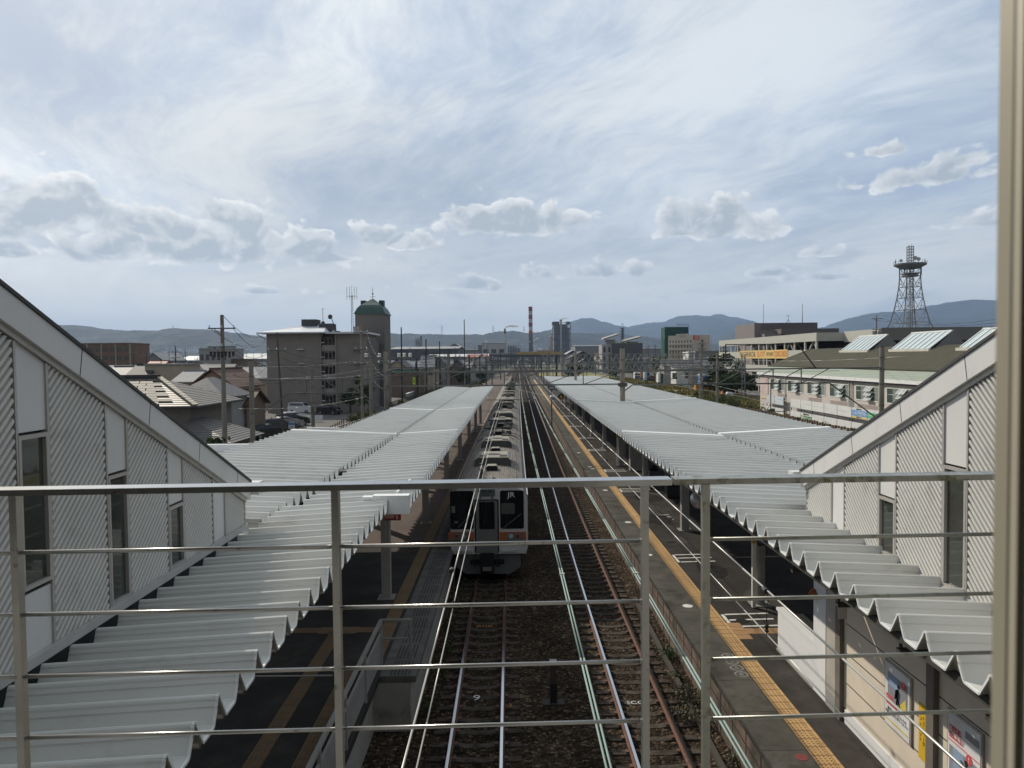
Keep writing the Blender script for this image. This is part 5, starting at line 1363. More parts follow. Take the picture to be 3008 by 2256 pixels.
mb = MB(); mb.cyl((c.x-.05, AY+3.7, c.z), (c.x, AY+4.05, c.z), .42, .15, 18); mb.build('dish', mat('dish_dark', (.08, .07, .07), .6), t)
t = thing('roof_aerial', 'thin aerial with a small ball at its foot on the apartment roof', 'antenna', (AX(948), AY+4, 13.4))
c = at(948, 906, AY+4); mb = MB(); mb.cyl((c.x, AY+4, 13.3), c, .045, None, 6); mb.bar(c+Vector((-.3, 0, -.1)), c+Vector((.3, 0, -.1)), .05); mb.build('mast', M_wiredk, t)
mb = MB(); mb.lathe([(.05, -.35), (.30, -.15), (.33, .1), (.2, .3), (.02, .36)], (c.x, AY+4, at(948, 949, AY+4).z), 12); mb.build('ball', mat('dish_dark', (.08, .07, .07)), t, True)
# tower with the green mansard cap
TYY = 140.0
tx0, tx1 = atx(1045, TYY), atx(1131, TYY)
tw = thing('tower_block', 'tall grey tower with a green bell shaped roof and weather vane behind the apartment block', 'tower', ((tx0+tx1)/2, TYY, GZ))
zt = at(1090, 922, TYY).z
mb = MB(); mb.box(tx0, TYY, GZ, tx1, TYY+7, zt); mb.build('wall', mat('tower_render', (.155, .145, .137), .9, 0, .08, .5), tw)
cx_, cy_ = (tx0+tx1)/2, TYY+3.5
M_copper = mat('copper_green', (.045, .083, .072), .5, .1, .15, 1)
mb = MB(); hw = (tx1-tx0)/2; prof = [(1.07, 0), (1.0, .45), (.88, 1.15), (.70, 1.75), (.42, 2.3), (.22, 2.75), (.02, 3.15)]
for (s0, h0), (s1, h1) in zip(prof[:-1], prof[1:]):
    a0, a1 = hw*s0, hw*s1; d0, d1 = 3.5*s0, 3.5*s1
    q0 = [(cx_-a0, cy_-d0, zt+h0), (cx_+a0, cy_-d0, zt+h0), (cx_+a0, cy_+d0, zt+h0), (cx_-a0, cy_+d0, zt+h0)]
    q1 = [(cx_-a1, cy_-d1, zt+h1), (cx_+a1, cy_-d1, zt+h1), (cx_+a1, cy_+d1, zt+h1), (cx_-a1, cy_+d1, zt+h1)]
    for i in range(4): j = (i+1) % 4; mb.poly([q0[i], q0[j], q1[j], q1[i]])
mb.poly([(cx_-hw*1.07, cy_-3.7, zt+.003), (cx_-hw*1.07, cy_+3.7, zt+.003), (cx_+hw*1.07, cy_+3.7, zt+.003), (cx_+hw*1.07, cy_-3.7, zt+.003)])
rf = mb.build('roof', M_copper, tw)
for s in (-1, 1):
    q = MB(); q.box(cx_+s*1.75-.45, cy_-.8, zt+1.6, cx_+s*1.75+.45, cy_+.8, zt+2.75); q.build('dormer', M_copper, rf)
q = MB(); q.cyl((cx_, cy_, zt+3.1), (cx_, cy_, zt+5.4), .05, .03, 6); q.lathe([(.05, 0), (.22, .15), (.05, .35)], (cx_, cy_, zt+3.9), 8); q.bar((cx_-.5, cy_, zt+3.5), (cx_+.5, cy_, zt+3.5), .05); q.build('weather_vane', M_wiredk, rf)
for z in (at(1137, 955, TYY).z, at(1137, 1016, TYY).z): win(tw, TYY+2.6, TYY+3.8, tx1, z-1.0, z+1.0, 'y', 1, glass('dark_glass'), M_wframe)
wgy = AY+1.5
mb = MB(); mb.box(xd+.02, wgy+1.0, GZ, tx1-1.6, TYY-.02, 11.8); mb.build('link_wall', mat('tower_render', (.145, .13, .12)), tw)
for k in range(4):
    z = at(1075, 1001+k*34, wgy).z
    win(tw, atx(1071, wgy+1), atx(1083, wgy+1), wgy+1.0, z-.75, z+.75, 'x', -1, mat('bright_glass', (.30, .33, .34), .1), M_wframe)
t = thing('roof_mast', 'lattice telecom mast with whip antennas left of the green tower roof', 'antenna', (atx(1037, 134), 134, 13))
mx = atx(1037, 134); z1, z0 = at(1037, 838, 134).z, 12.9
mb = MB(); n = 14
for s in (-.18, .18): mb.cyl((mx+s, 134, z0), (mx+s*.6, 134, z0+(z1-z0)*.8), .04, None, 5)
for k in range(n):
    za, zb = z0+(z1-z0)*.8*k/n, z0+(z1-z0)*.8*(k+1)/n
    mb.bar((mx-.18, 134, za), (mx+.18, 134, zb), .035)
mb.cyl((mx, 134, z0+(z1-z0)*.75), (mx, 134, z1), .04, .02, 5); mb.build('lattice', M_wiredk, t)
mb = MB(); za = z0+(z1-z0)*.78
mb.bar((mx-.9, 134, za), (mx+.9, 134, za), .05)
for s in (-.9, -.4, .45, .9): mb.cyl((mx+s, 134, za-.6), (mx+s, 134, za+1.7), .035, None, 5)
mb.build('antennas', M_wiredk, t)

# ------------------------------------------------------------------ houses one can tell apart on the left
hpx('house of pinkish plaster with a brown tiled gable right behind the hipped roof', 560, 684, 86, 9, 5.6, 7.4, 'brown tiled', 'pinkish', along_x=False, wins=((2.2, 3.6, .9, 1.0),))
hpx('low brown roofed wing of the pinkish house with a dim window', 660, 722, 80, 6, 3.7, 5.1, 'brown tiled', 'brown', wins=((.4, 2.6, 1, 1.0),))
hpx('house with a long plain dark roof slope tucked behind the gleaming hipped roof', 500, 650, 74, 7, 4.9, 6.6, 'grey tiled', 'grey', 'hip')
h = hpx('beige box shaped house with a dark garage opening and low parapet roof', 425, 514, 112, 9, 7.9, 8.2, 'pale metal', 'beige', 'flat', wins=((0.2, 5.0, 1.8, 1.6),))
hpx('small beige house with a dark lean roof left of the box shaped house', 371, 423, 110, 8, 6.1, 7.9, 'dark tiled', 'beige', wins=((.8, 5.1, .8, 1.1), (-.9, 4.6, 1.2, 1.6)))
hpx('grey roofed house half hidden by the slope of the left stair roof', 300, 368, 118, 9, 5.8, 7.6, 'grey tiled', 'white')
hpx('house with a black and white timbered gable before the far car park', 676, 780, 188, 10, 4.6, 6.9, 'grey tiled', 'dark', wins=((-2.5, 2.3, 1.4, 1.0),))
hpx('pale gable house with a sunlit end wall in the middle of the left town', 530, 572, 205, 9, 5.2, 7.9, 'grey tiled', 'white', along_x=False)
hpx('low dark house with a pale green lean roof', 560, 604, 182, 6, 4.6, 5.2, 'pale metal', 'dark', 'flat')
hpx('grey roofed house left of the thin leaning pole', 512, 556, 168, 9, 5.4, 7.4, 'pale metal', 'grey', along_x=False)
hpx('rust roofed low house in the left middle distance', 425, 470, 210, 9, 6.8, 8.6, 'reddish', 'beige')
hpx('house with a bright dappled roof beside the pinkish gable', 512, 560, 104, 8, 5.6, 6.9, 'pale metal', 'beige')
# brown apartment building far left
def slabblock(label, px0, px1, Y, d, ztop, wall, floors, cols, name='apartment_building', roof=None, z_low=GZ, cat='apartment building', pil=None):
    xa, xb = atx(px0, Y), atx(px1, Y)
    t = thing(name, label, cat, ((xa+xb)/2, Y, GZ))
    mb = MB(); mb.box(xa, Y, GZ, xb, Y+d, ztop); mb.build('wall', wall, t)
    mb = MB(); mb.box(xa-.2, Y-.2, ztop+.002, xb+.2, Y+d+.2, ztop+.4); mb.build('parapet', roof or wall, t)
    fh = (ztop-GZ-.6)/floors
    for i in range(floors):
        for j in range(cols):
            u = xa+(xb-xa)*(j+.5)/cols; z = GZ+.9+i*fh; w = min(1.1, (xb-xa)/cols*.3)
            if z+fh*.6 < z_low: continue
            q = MB(); q.box(u-w, Y-.03, z, u+w, Y-.003, z+fh*.5); q.build('window', glass('dark_glass'), t)
    if pil:
        for j in range(pil+1):
            u = xa+(xb-xa)*j/pil; q = MB(); q.box(u-.25, Y-.25, GZ, u+.25, Y-.035, ztop); q.build('pilaster', mat('pil_pale', (.28, .25, .2), .8), t)
    return t
slabblock('brown five storey apartment building with pale pilasters at the far left', 216, 383, 260, 14, 14.8, mat('brick_brown', (.17, .11, .08), .85, 0, .12, .5), 5, 8, pil=4)
slabblock('dark grey three storey block behind the tall utility pole', 585, 668, 258, 16, 12.6, M_walls['grey'], 3, 5)
slabblock('long low dark block to the right of the grey three storey block', 668, 722, 262, 12, 8.8, M_walls['brown'], 2, 4)
def shed(label, px0, px1, Y, d, eave, ridge, wall, roof, name='factory_hall', along_x=True, cat='factory hall', wins=0, lowz=4):
    xa, xb = atx(px0, Y), atx(px1, Y)
    t = thing(name, label, cat, ((xa+xb)/2, Y, GZ))
    mb = MB(); mb.box(xa, Y, GZ, xb, Y+d, eave); 
    if along_x:
        mb.prism([(xa, Y, eave), (xa, Y+d, eave), (xa, Y+d/2, ridge-.1)], (xb-xa, 0, 0))
    else: mb.prism([(xa, Y, eave), (xb, Y, eave), ((xa+xb)/2, Y, ridge-.1)], (0, d, 0))
    mb.build('wall', wall, t)
    r = MB()
    if along_x:
        for s in (0, 1): r.prism([(xa-.6, Y-.6 if s == 0 else Y+d+.6, eave-.1), (xb+.6, Y-.6 if s == 0 else Y+d+.6, eave-.1), (xb+.6, Y+d/2, ridge), (xa-.6, Y+d/2, ridge)], (0, 0, .3))
    else:
        for s in (0, 1): r.prism([(xa-.6 if s == 0 else xb+.6, Y-.6, eave-.1), (xa-.6 if s == 0 else xb+.6, Y+d+.6, eave-.1), ((xa+xb)/2, Y+d+.6, ridge), ((xa+xb)/2, Y-.6, ridge)], (0, 0, .3))
    r.build('roof', roof, t)
    for k in range(wins):
        u = xa+(xb-xa)*(k+.5)/wins; w = (xb-xa)/wins*.32
        q = MB(); q.box(u-w, Y-.08, eave-(eave-GZ)*.42, u+w, Y-.003, eave-(eave-GZ)*.26); q.build('window', glass('dark_glass'), t)
    return t
M_hallw = mat('hall_white', (.42, .42, .41), .7, 0, .08, .05); M_hallg = mat('hall_grey', (.20, .20, .20), .8, 0, .1, .05); M_halld = mat('hall_dark', (.085, .085, .09), .8, 0, .1, .05)
M_hallroof = mat('hall_roof_pale', (.50, .50, .49), .5, 0, .08, .05); M_hallroofg = mat('hall_roof_grey', (.24, .24, .24), .6, 0, .08, .05)
shed('broad white roofed shed far left beyond the dark houses', 686, 784, 600, 60, 9.8, 14.3, M_hallg, M_hallroof, wins=4)
shed('long pale roofed shed far left below the hills', 520, 585, 640, 50, 9.2, 13.0, M_hallg, M_hallroof)
shed('grey gable shed far left with a shallow roof', 425, 478, 420, 30, 8.9, 13.4, M_hallg, M_hallroofg, along_x=False)
shed('huge dark factory hall behind the green roofed tower', 1142, 1345, 560, 90, 16.0, 18.2, M_halld, M_hallroofg)
shed('grey gable topped hall rising behind the dark factory hall', 1311, 1362, 800, 60, 19.5, 24.8, M_hallg, M_hallroofg, along_x=False, wins=3)
shed('long pale grey hall in the centre left distance', 1255, 1432, 480, 40, 9.6, 11.2, M_hallg, M_hallroof, wins=12)
shed('low shed with a faded red roof in the centre left distance', 1372, 1428, 420, 24, 8.6, 10.6, M_hallw, M_roofs['reddish'])
shed('white factory hall with three dark windows left of the slim white stack', 1416, 1486, 800, 50, 25, 25.6, M_hallw, M_hallroofg, wins=3)
shed('darker annexe adjoining the white factory hall', 1405, 1417, 805, 40, 23, 23.4, M_hallg, M_hallroofg)
shed('low brown grey hall between the white hall and the gable topped hall', 1362, 1402, 760, 40, 17.0, 18.0, M_hallg, M_halld)
# centre-left houses near the railway
hpx('beige gable house facing the line just right of the green roofed tower', 1144, 1188, 196, 12, 6.6, 8.3, 'dark tiled', 'beige', along_x=False, wins=((-.6, 4.6, 2.2, 1.2),))
hpx('house with a bright flat roof edge behind the gantry insulators', 1187, 1236, 226, 10, 6.0, 7.2, 'pale metal', 'dark')
hpx('cream house with a striped sunlit roof, tallest of the centre left houses', 1237, 1272, 206, 9, 6.1, 9.3, 'pale metal', 'beige', wins=((-.7, 4.9, 1.2, 1.2), (.9, 4.9, 1.2, 1.2)))
hpx('grey gabled house right of the striped roof', 1274, 1309, 236, 11, 6.6, 9.0, 'grey tiled', 'grey', along_x=False, wins=((-1.0, 4.8, 1.2, 1.3),))
hpx('dark gabled house among the masts, centre left', 1322, 1362, 238, 12, 5.6, 8.2, 'dark tiled', 'brown', along_x=False)
hpx('pale house with a broad low gable near the curved rails', 1386, 1442, 296, 16, 6.3, 9.9, 'dark tiled', 'white', along_x=False, wins=((1, 5, 2, 1.3),))
h = hpx('low brown walled shed with a pale roof edge and green fascia left of the line', 1148, 1245, 172, 8, 6.2, 6.6, 'pale metal', 'brown', 'flat')
xa, xb = atx(1148, 171.8), atx(1245, 171.8)
mb = MB(); mb.box(xa, 171.7, 5.35, xb, 171.98, 5.95); mb.build('green_fascia', mat('fascia_green', (.05, .17, .12), .6), h)
# bulk of the town: small individual houses
tones = list(M_roofs); wl = list(M_walls)
def bulk(n, pxr, yr, group, label, seed, avoid=()):
    r = random.Random(seed); k = 0; tries = 0; placed = []
    while k < n and tries < n*30:
        tries += 1
        Y = yr[0]*(yr[1]/yr[0])**r.random(); px = r.uniform(*pxr); x = atx(px, Y)
        if any(a < px < b and c < Y < d for a, b, c, d in avoid): continue
        if any(abs(x-u) < 11 and abs(Y-v) < 11 for u, v in placed): continue
        placed.append((x, Y)); w, d = r.uniform(7, 11), r.uniform(6.5, 9.5)
        rf = r.choice(['dark tiled', 'dark tiled', 'grey tiled', 'grey tiled', 'brown tiled', 'blue grey', 'dark tiled']) if r.random() < .9 else 'pale metal'
        e = r.choice((3.0, 5.2, 5.4, 5.7)); wc = r.choice(['beige', 'grey', 'white', 'brown', 'dark', 'beige'])
        house(label, x, Y, w, d, e, e+r.uniform(1.5, 2.3), rf, wc, r.choice(('gable', 'gable', 'hip')), r.random() < .55, group, rz=r.uniform(-.35, .35), detail=False,
              wins=((-w*.22, e*.72, 1.3, 1.1), (w*.22, e*.72, 1.3, 1.1)) if Y < 420 else ())
        k += 1
AV = ((760, 1150, 100, 175), (660, 790, 150, 330), (480, 700, 50, 110))
bulk(86, (300, 785), (130, 620), 'houses of the left town', 'one of the small tiled roof houses crowding the left town below the hills', 11, AV)
bulk(44, (1145, 1420), (215, 560), 'houses of the centre left town', 'one of the small houses between the factory halls and the line, centre left', 12, ((1130, 1240, 100, 200),))
bulk(24, (1690, 1960), (400, 700), 'houses of the right distance', 'one of the small roofs between the lattice gantries and the works halls', 13, ((1750, 1900, 300, 450),))
# ================================================================== factory in the middle distance
M_plant = mat('plant_steel', (.15, .155, .165), .7, .1, .2, .06); M_plantl = mat('plant_pale', (.33, .34, .36), .6, .1, .15, .08); M_rustc = mat('stack_red', (.22, .062, .04), .7, 0, .12, .1)
M_stackw = mat('stack_white', (.46, .45, .43), .7, 0, .1, .1); M_stackg = mat('stack_grey', (.115, .115, .12), .8, 0, .1, .1); M_stacko = mat('stack_orange', (.34, .12, .045), .7, 0, .1, .1)
FYD = 1200.0
t = thing('smoke_stack', 'tall red and white banded chimney standing over the factory', 'chimney', (atx(1560, FYD), FYD, GZ))
X = atx(1559.5, FYD)
zs = [at(1559, y, FYD).z for y in (903, 914, 925.5, 937, 948, 959.5, 971, 982.5)]
for k in range(7):
    mb = MB(); mb.cyl((X, FYD, zs[k+1]), (X, FYD, zs[k]-.02), 3.25, 3.2, 20); mb.build('painted_band', M_stacko if k == 6 else (M_rustc if k % 2 == 0 else M_stackw), t, False)
mb = MB(); mb.cyl((X, FYD, GZ), (X, FYD, zs[7]-.02), 3.9, 3.3, 20); mb.build('grey_base', M_stackg, t)
mb = MB(); mb.lathe([(3.3, 0), (3.4, 1.0), (2.6, 1.2)], (X, FYD, zs[0]), 20); mb.build('rim', M_rustc, t)
def frame_tower(label, px0, px1, Y, d, ztop, nx, nz, m, mi, name='boiler_house', fill=.75, cat='factory building'):
    xa, xb = atx(px0, Y), atx(px1, Y)
    t = thing(name, label, cat, ((xa+xb)/2, Y, GZ))
    b = MB(); b.box(xa+(xb-xa)*.08, Y+2, GZ, xa+(xb-xa)*(.08+fill), Y+d, ztop*.96); b.box(xa+(xb-xa)*.55, Y+3, GZ, xb-(xb-xa)*.05, Y+d, ztop*.86); b.build('casing', mi, t)
    f = MB()
    for i in range(nx+1):
        u = xa+(xb-xa)*i/nx; f.bar((u, Y, GZ), (u, Y, ztop), .9)
    for k in range(1, nz+1):
        z = ztop*k/nz; f.bar((xa, Y, z), (xb, Y, z), .8)
        for i in range(nx):
            if (i+k) % 2: f.bar((xa+(xb-xa)*i/nx, Y, z-ztop/nz), (xa+(xb-xa)*(i+1)/nx, Y, z), .45)
    f.build('steel_frame', m, t)
    for k in range(2, nz+1, 2):
        g = MB(); z = ztop*k/nz; g.box(xa-1, Y-1.4, z+.3, xb+1, Y-.5, z+.6)
        for i in range(12): u = xa+(xb-xa)*i/11; g.bar((u, Y-1.4, z+.6), (u, Y-1.4, z+1.9), .18)
        g.bar((xa, Y-1.4, z+1.9), (xb, Y-1.4, z+1.9), .18); g.build('gallery', m, t)
    return t
bt = frame_tower('large grey boiler house wrapped in steel framing right of the banded chimney', 1624, 1677, 1150, 30, 63, 4, 7, M_plant, mat('casing_grey', (.20, .21, .225), .75, 0, .15, .08))
X = atx(1648, 1149)
mb = MB(); mb.cyl((X, 1146, 6), (X, 1146, at(1648, 943, 1149).z), 1.5, 1.4, 12); mb.lathe([(1.4, 0), (2.4, 1.0), (2.2, 2.2)], (X, 1146, at(1648, 943, 1149).z), 12); mb.build('flue', M_plantl, bt)
for px, z0, z1, r in ((1618, 4, 40, 2.0), (1622, 4, 46, 1.6), (1614, 2, 26, 1.4)):
    X = atx(px, 1150); mb = MB(); mb.cyl((X, 1147, z0), (X, 1147, z1), r, r*.9, 12); mb.lathe([(r*.9, 0), (r*1.1, 1), (r*.4, 2.6)], (X, 1147, z1), 12); mb.build('duct', mat('duct_cream', (.36, .32, .28), .6), bt)
mb = MB(); mb.box(atx(1624, 1150), 1150, 60.3, atx(1644, 1150), 1172, 64.5); mb.box(atx(1666, 1150), 1150, 60.3, atx(1675, 1150), 1170, 64.5); mb.build('head_house', M_stackg, bt)
frame_tower('smaller open steel plant structure with pipes left of the banded chimney', 1489, 1529, 1050, 22, 26.5, 5, 5, M_plantl, M_plant, 'process_structure', .6)
t = thing('slim_stack', 'slim white stack with a dark ringed top and drifting steam', 'chimney', (atx(1484, 1100), 1100, GZ))
X = atx(1484, 1100); mb = MB(); mb.cyl((X, 1100, GZ), (X, 1100, at(1484, 980, 1100).z), 1.9, 1.5, 14); mb.build('shaft', M_stackw, t)
z = at(1484, 980, 1100).z; mb = MB(); mb.cyl((X, 1100, z+.01), (X, 1100, at(1484, 965, 1100).z), 1.5, 1.4, 14); mb.lathe([(1.6, 0), (2.6, .3), (2.6, 1.2), (1.6, 1.5)], (X, 1100, z+2), 14); mb.build('dark_top', M_stackg, t)
frame_tower('small stepped plant tower with a stack in front of the hills, centre left', 1221, 1234, 1100, 10, at(1228, 996, 1100).z, 2, 4, M_plantl, M_hallg, 'process_structure', .8)
t = thing('slim_stack', 'short dark topped stack beside the stepped plant tower', 'chimney', (atx(1238, 1100), 1100, GZ))
X = atx(1238, 1100); mb = MB(); mb.cyl((X, 1100, GZ), (X, 1100, at(1238, 997, 1100).z), 1.5, 1.3, 12); mb.build('shaft', M_hallg, t)
mb = MB(); mb.cyl((X, 1100, at(1238, 997, 1100).z+.01), (X, 1100, at(1238, 987, 1100).z), 1.3, 1.2, 12); mb.build('dark_top', M_stackg, t)
# pipework, silos, conveyors between
r = random.Random(5)
t = thing('pipe_works', 'tangle of grey pipes and vessels at the foot of the banded chimney', 'pipework', (atx(1545, 1120), 1120, GZ))
for k in range(26):
    px = r.uniform(1528, 1612); Y = 1120+r.uniform(0, 20); X = atx(px, Y); h = r.uniform(8, 20)
    mb = MB(); mb.cyl((X, Y, GZ), (X, Y, h), r.uniform(.5, 1.6), None, 8); mb.lathe([(1.2, 0), (.6, 1.0)], (X, Y, h), 8); mb.build('vessel', r.choice((M_plant, M_plantl, M_hallg)), t)
for k in range(22):
    a = Vector((atx(r.uniform(1526, 1600), 1118), 1118, r.uniform(3, 18))); b = a+Vector((r.uniform(-12, 12), 0, r.uniform(-6, 9)))
    mb = MB(); mb.cyl(a, b, .45, None, 6); mb.build('pipe', r.choice((M_plant, M_plantl)), t)
shed('buff factory hall with a brown roof line left of the boiler house', 1576, 1622, 1130, 30, 19.5, 20.5, mat('hall_buff', (.33, .27, .22), .8), M_rust)
shed('dark gable roofed works hall right of the boiler house', 1655, 1712, 640, 40, 9.5, 14.5, M_halld, M_hallroofg, along_x=False)
shed('second dark gable hall further right behind the lattice gantries', 1672, 1750, 520, 40, 7.6, 12.6, M_halld, M_halld, along_x=False)
shed('long pale grey works hall behind the dark gables', 1690, 1768, 860, 60, 21.5, 22.5, M_hallg, M_hallroofg)
shed('long grey hall left of the green netted building', 1888, 1950, 820, 50, 17.2, 18.6, M_hallg, M_halld)
shed('small brown roofed store before the grey studio building', 1752, 1772, 470, 14, 8.5, 11, M_walls['beige'], M_roofs['brown tiled'])
# steam
def steam(label, px, py, Y, pts, m):
    c = at(px, py, Y); t = thing('steam_plume', label, 'steam', c, 'steam plumes of the factory')
    mb = MB(); k = FPX/Y
    rr = random.Random(px)
    for (dx_, dy_, rad) in pts:
        p = c+Vector((dx_/k, rr.uniform(-2, 2), -dy_/k)); R0 = rad/k
        prof = [(R0*math.sin(math.pi*i/7)*rr.uniform(.85, 1.15), -R0*.8*math.cos(math.pi*i/7)) for i in range(1, 7)]
        mb.lathe(prof, p, 9)
    return mb.build('plume', m, t, True)
def steam_mat():
    m = bpy.data.materials.new('steam'); m.use_nodes = True; t = m.node_tree; b = t.nodes['Principled BSDF']
    b.inputs['Base Color'].default_value = (.95, .95, .95, 1); b.inputs['Roughness'].default_value = 1
    tr = t.nodes.new('ShaderNodeBsdfTransparent'); mx = t.nodes.new('ShaderNodeMixShader'); lw = t.nodes.new('ShaderNodeLayerWeight'); lw.inputs[0].default_value = .35
    n = t.nodes.new('ShaderNodeTexNoise'); n.inputs['Scale'].default_value = .25; g = t.nodes.new('ShaderNodeNewGeometry'); t.links.new(g.outputs['Position'], n.inputs['Vector'])
    ad = t.nodes.new('ShaderNodeMath'); ad.operation = 'ADD'; ad.use_clamp = True; t.links.new(lw.outputs['Facing'], ad.inputs[0]); t.links.new(n.outputs[0], ad.inputs[1])
    mr = t.nodes.new('ShaderNodeMapRange'); mr.inputs[1].default_value = .45; mr.inputs[2].default_value = 1.15; t.links.new(ad.outputs[0], mr.inputs[0])
    t.links.new(mr.outputs[0], mx.inputs[0]); t.links.new(b.outputs[0], mx.inputs[1]); t.links.new(tr.outputs[0], mx.inputs[2])
    t.links.new(mx.outputs[0], t.nodes['Material Output'].inputs['Surface'])
    return m
M_steam = steam_mat()
steam('white steam drifting right from the slim white stack', 1484, 962, 1100, [(3, -1, 3.5), (8, -3, 4.5), (13, -5, 5), (19, -5, 5.2), (25, -4, 5), (31, -4, 4.2), (36, -3, 3.2)], M_steam)
steam('small steam wisp above the boiler house flue', 1648, 939, 1149, [(1, -1, 2.2), (5, -3, 2.8), (10, -4, 3), (15, -4, 2.6), (20, -4, 2)], M_steam)
steam('small steam puff low beside the banded chimney', 1568, 1000, 1190, [(0, 0, 2.5), (4, -3, 3), (8, -4, 3.2), (12, -6, 2.6), (-12, 3, 2)], M_steam)
steam('thin upright steam wisp above the white factory hall', 1428, 1012, 800, [(0, 0, 1.2), (0, -4, 1.6), (1, -8, 1.8), (0, -12, 1.4)], M_steam)
# road overbridge
BY = 620.0
t = thing('road_bridge', 'long road overbridge with a yellow parapet crossing the line far ahead', 'bridge', (atx(1520, BY), BY, GZ))
zb = at(1580, 1040, BY).z
xa, xb = atx(1400, BY), atx(1700, BY)
mb = MB(); mb.box(xa, BY, zb-2.6, xb, BY+9, zb-.4); mb.build('deck', M_halld, t)
mb = MB(); mb.box(atx(1517, BY), BY-.4, zb-.35, atx(1650, BY), BY-.1, zb+1.9); mb.build('yellow_parapet', mat('parapet_yellow', (.40, .28, .09), .7), t)
mb = MB(); mb.box(xa, BY-.3, zb-.35, atx(1516.5, BY), BY, zb+.7); mb.build('parapet', M_hallg, t)
for k in range(12):
    u = xa+(xb-xa)*(k+.5)/12; mb = MB(); mb.box(u-.7, BY+1, GZ, u+.7, BY+8, zb-2.61); mb.build('pier', M_hallg, t)
for k in range(16):
    u = xa+(xb-xa)*(k+.5)/16; mb = MB(); mb.cyl((u, BY+.1, zb-.3), (u, BY+.1, zb+5.5), .14, .1, 6); mb.build('lamp_post', M_halld, t)

# ================================================================== right hand side
# grey studio building with two tilted roofs
t = thing('studio_building', 'dark grey building with two tilted slab roofs on its flat top', 'building', (atx(1830, 420), 420, GZ))
Y = 420; xa, xm_, xb = atx(1768, Y), atx(1796, Y), atx(1888, Y); zt = at(1830, 1010, Y).z
mb = MB(); mb.box(xm_, Y, GZ, xb, Y+18, zt); mb.build('wall', mat('studio_dark', (.10, .095, .10), .8, 0, .08, .2), t)
mb = MB(); mb.box(xa, Y-1, GZ, xm_-.01, Y+14, zt-.3); mb.build('lit_side', mat('studio_lit', (.30, .285, .29), .8, 0, .08, .2), t)  # sunlit left side of the block; the light is put into this paler colour
for k in range(3):
    for j in range(2):
        u = xa+(xm_-xa)*(j+.3)/2; q = MB(); q.box(u, Y-1.05, 2+k*4.6, u+1.2, Y-1.005, 5+k*4.6); q.build('window', glass('dark_glass'), t)
for (a, b_, y1_, y2_, sup) in ((1773, 1818, 999, 985, 1), (1836, 1885, 1005, 992, 0)):
    q = MB(); A, B = at(a, y1_, Y), at(b_, y2_, Y)
    q.prism([(A.x, Y+1, A.z), (B.x, Y+1, B.z), (B.x, Y+12, B.z+.5), (A.x, Y+12, A.z+.5)], (0, 0, .9)); q.build('tilted_roof', mat('slab_pale', (.30, .29, .27), .6), t)
    q = MB(); q.box(A.x+2.2, Y+3, zt+.001, B.x-1.6, Y+10, A.z+.3); q.build('roof_room', M_walls['grey'], t)
q = MB(); q.box(xm_+.2, Y+.1, zt+.001, xb-.1, Y+.7, zt+.5); q.build('planted_edge', mat('moss_green', (.14, .16, .05), .9), t)
# distillation column
t = thing('process_column', 'slender steel process column with ringed platforms behind the studio building', 'tower', (atx(1829, 700), 700, GZ))
X = atx(1829, 700); mb = MB(); mb.cyl((X, 700, GZ), (X, 700, at(1829, 962, 700).z), 1.5, 1.1, 12); mb.build('column', M_plant, t)
for y in (966, 974, 982, 990, 999, 1007):
    z = at(1829, y, 700).z; s = 1 if y % 2 else -1; mb = MB(); mb.lathe([(1.4, 0), (2.3, 0), (2.3, .25), (1.4, .25)], (X+s*.5, 700, z), 12)
    for k in range(8): a = k*math.pi/4; mb.bar((X+s*.5+2.25*math.cos(a), 700+2.25*math.sin(a), z+.25), (X+s*.5+2.25*math.cos(a), 700+2.25*math.sin(a), z+1.4), .15)
    mb.build('ring_platform', M_plant, t)
mb = MB(); mb.bar((X-1, 700, at(1829, 962, 700).z), (X-.4, 700, at(1829, 951, 700).z), .3); mb.bar((X+1, 700, at(1829, 962, 700).z), (X+.4, 700, at(1829, 951, 700).z), .3); mb.bar((X-.5, 700, at(1829, 951, 700).z), (X+.5, 700, at(1829, 951, 700).z), .5); mb.build('head_frame', M_plant, t)
# green netted building
t = thing('netted_building', 'building wrapped in dark green scaffold netting behind the cream hotel', 'building', (atx(1985, 560), 560, GZ))
Y = 560; xa, xb = atx(1953, Y), atx(2022, Y); z1 = at(1985, 961, Y).z
mb = MB(); mb.box(xa, Y, GZ, xb, Y+14, z1); mb.build('netting', mat('net_green', (.018, .075, .045), .8, 0, .25, .3, (.01, .04, .028), (.5, .6), .8), t)
mb = MB()
for k in range(14): u = xa+(xb-xa)*k/13; mb.bar((u, Y-.4, GZ), (u, Y-.4, z1+(2.4 if k > 6 else .8)), .22)
for k in range(10): z = z1*(k+1)/10; mb.bar((xa, Y-.4, z), (xb, Y-.4, z), .18)
mb.bar((xa+(xb-xa)*.5, Y-.4, z1+2.2), (xb, Y-.4, z1+2.2), .18); mb.build('scaffold', mat('scaffold_green', (.03, .10, .07), .6), t)
xq = atx(1947, Y); mb = MB()
for u in (xq, xa-.3):
    for k in range(9): mb.bar((u, Y-.6, k*2.4), (u, Y-.6, k*2.4+2.4), .25)
for k in range(9): mb.bar((xq, Y-.6, k*2.4+2), (xa, Y-.6, k*2.4+2), .2); mb.bar((xq, Y-.6, k*2.4), (xa, Y-.6, k*2.4+2), .15)
mb.build('stair_scaffold', mat('scaffold_green', (.03, .10, .07)), t)
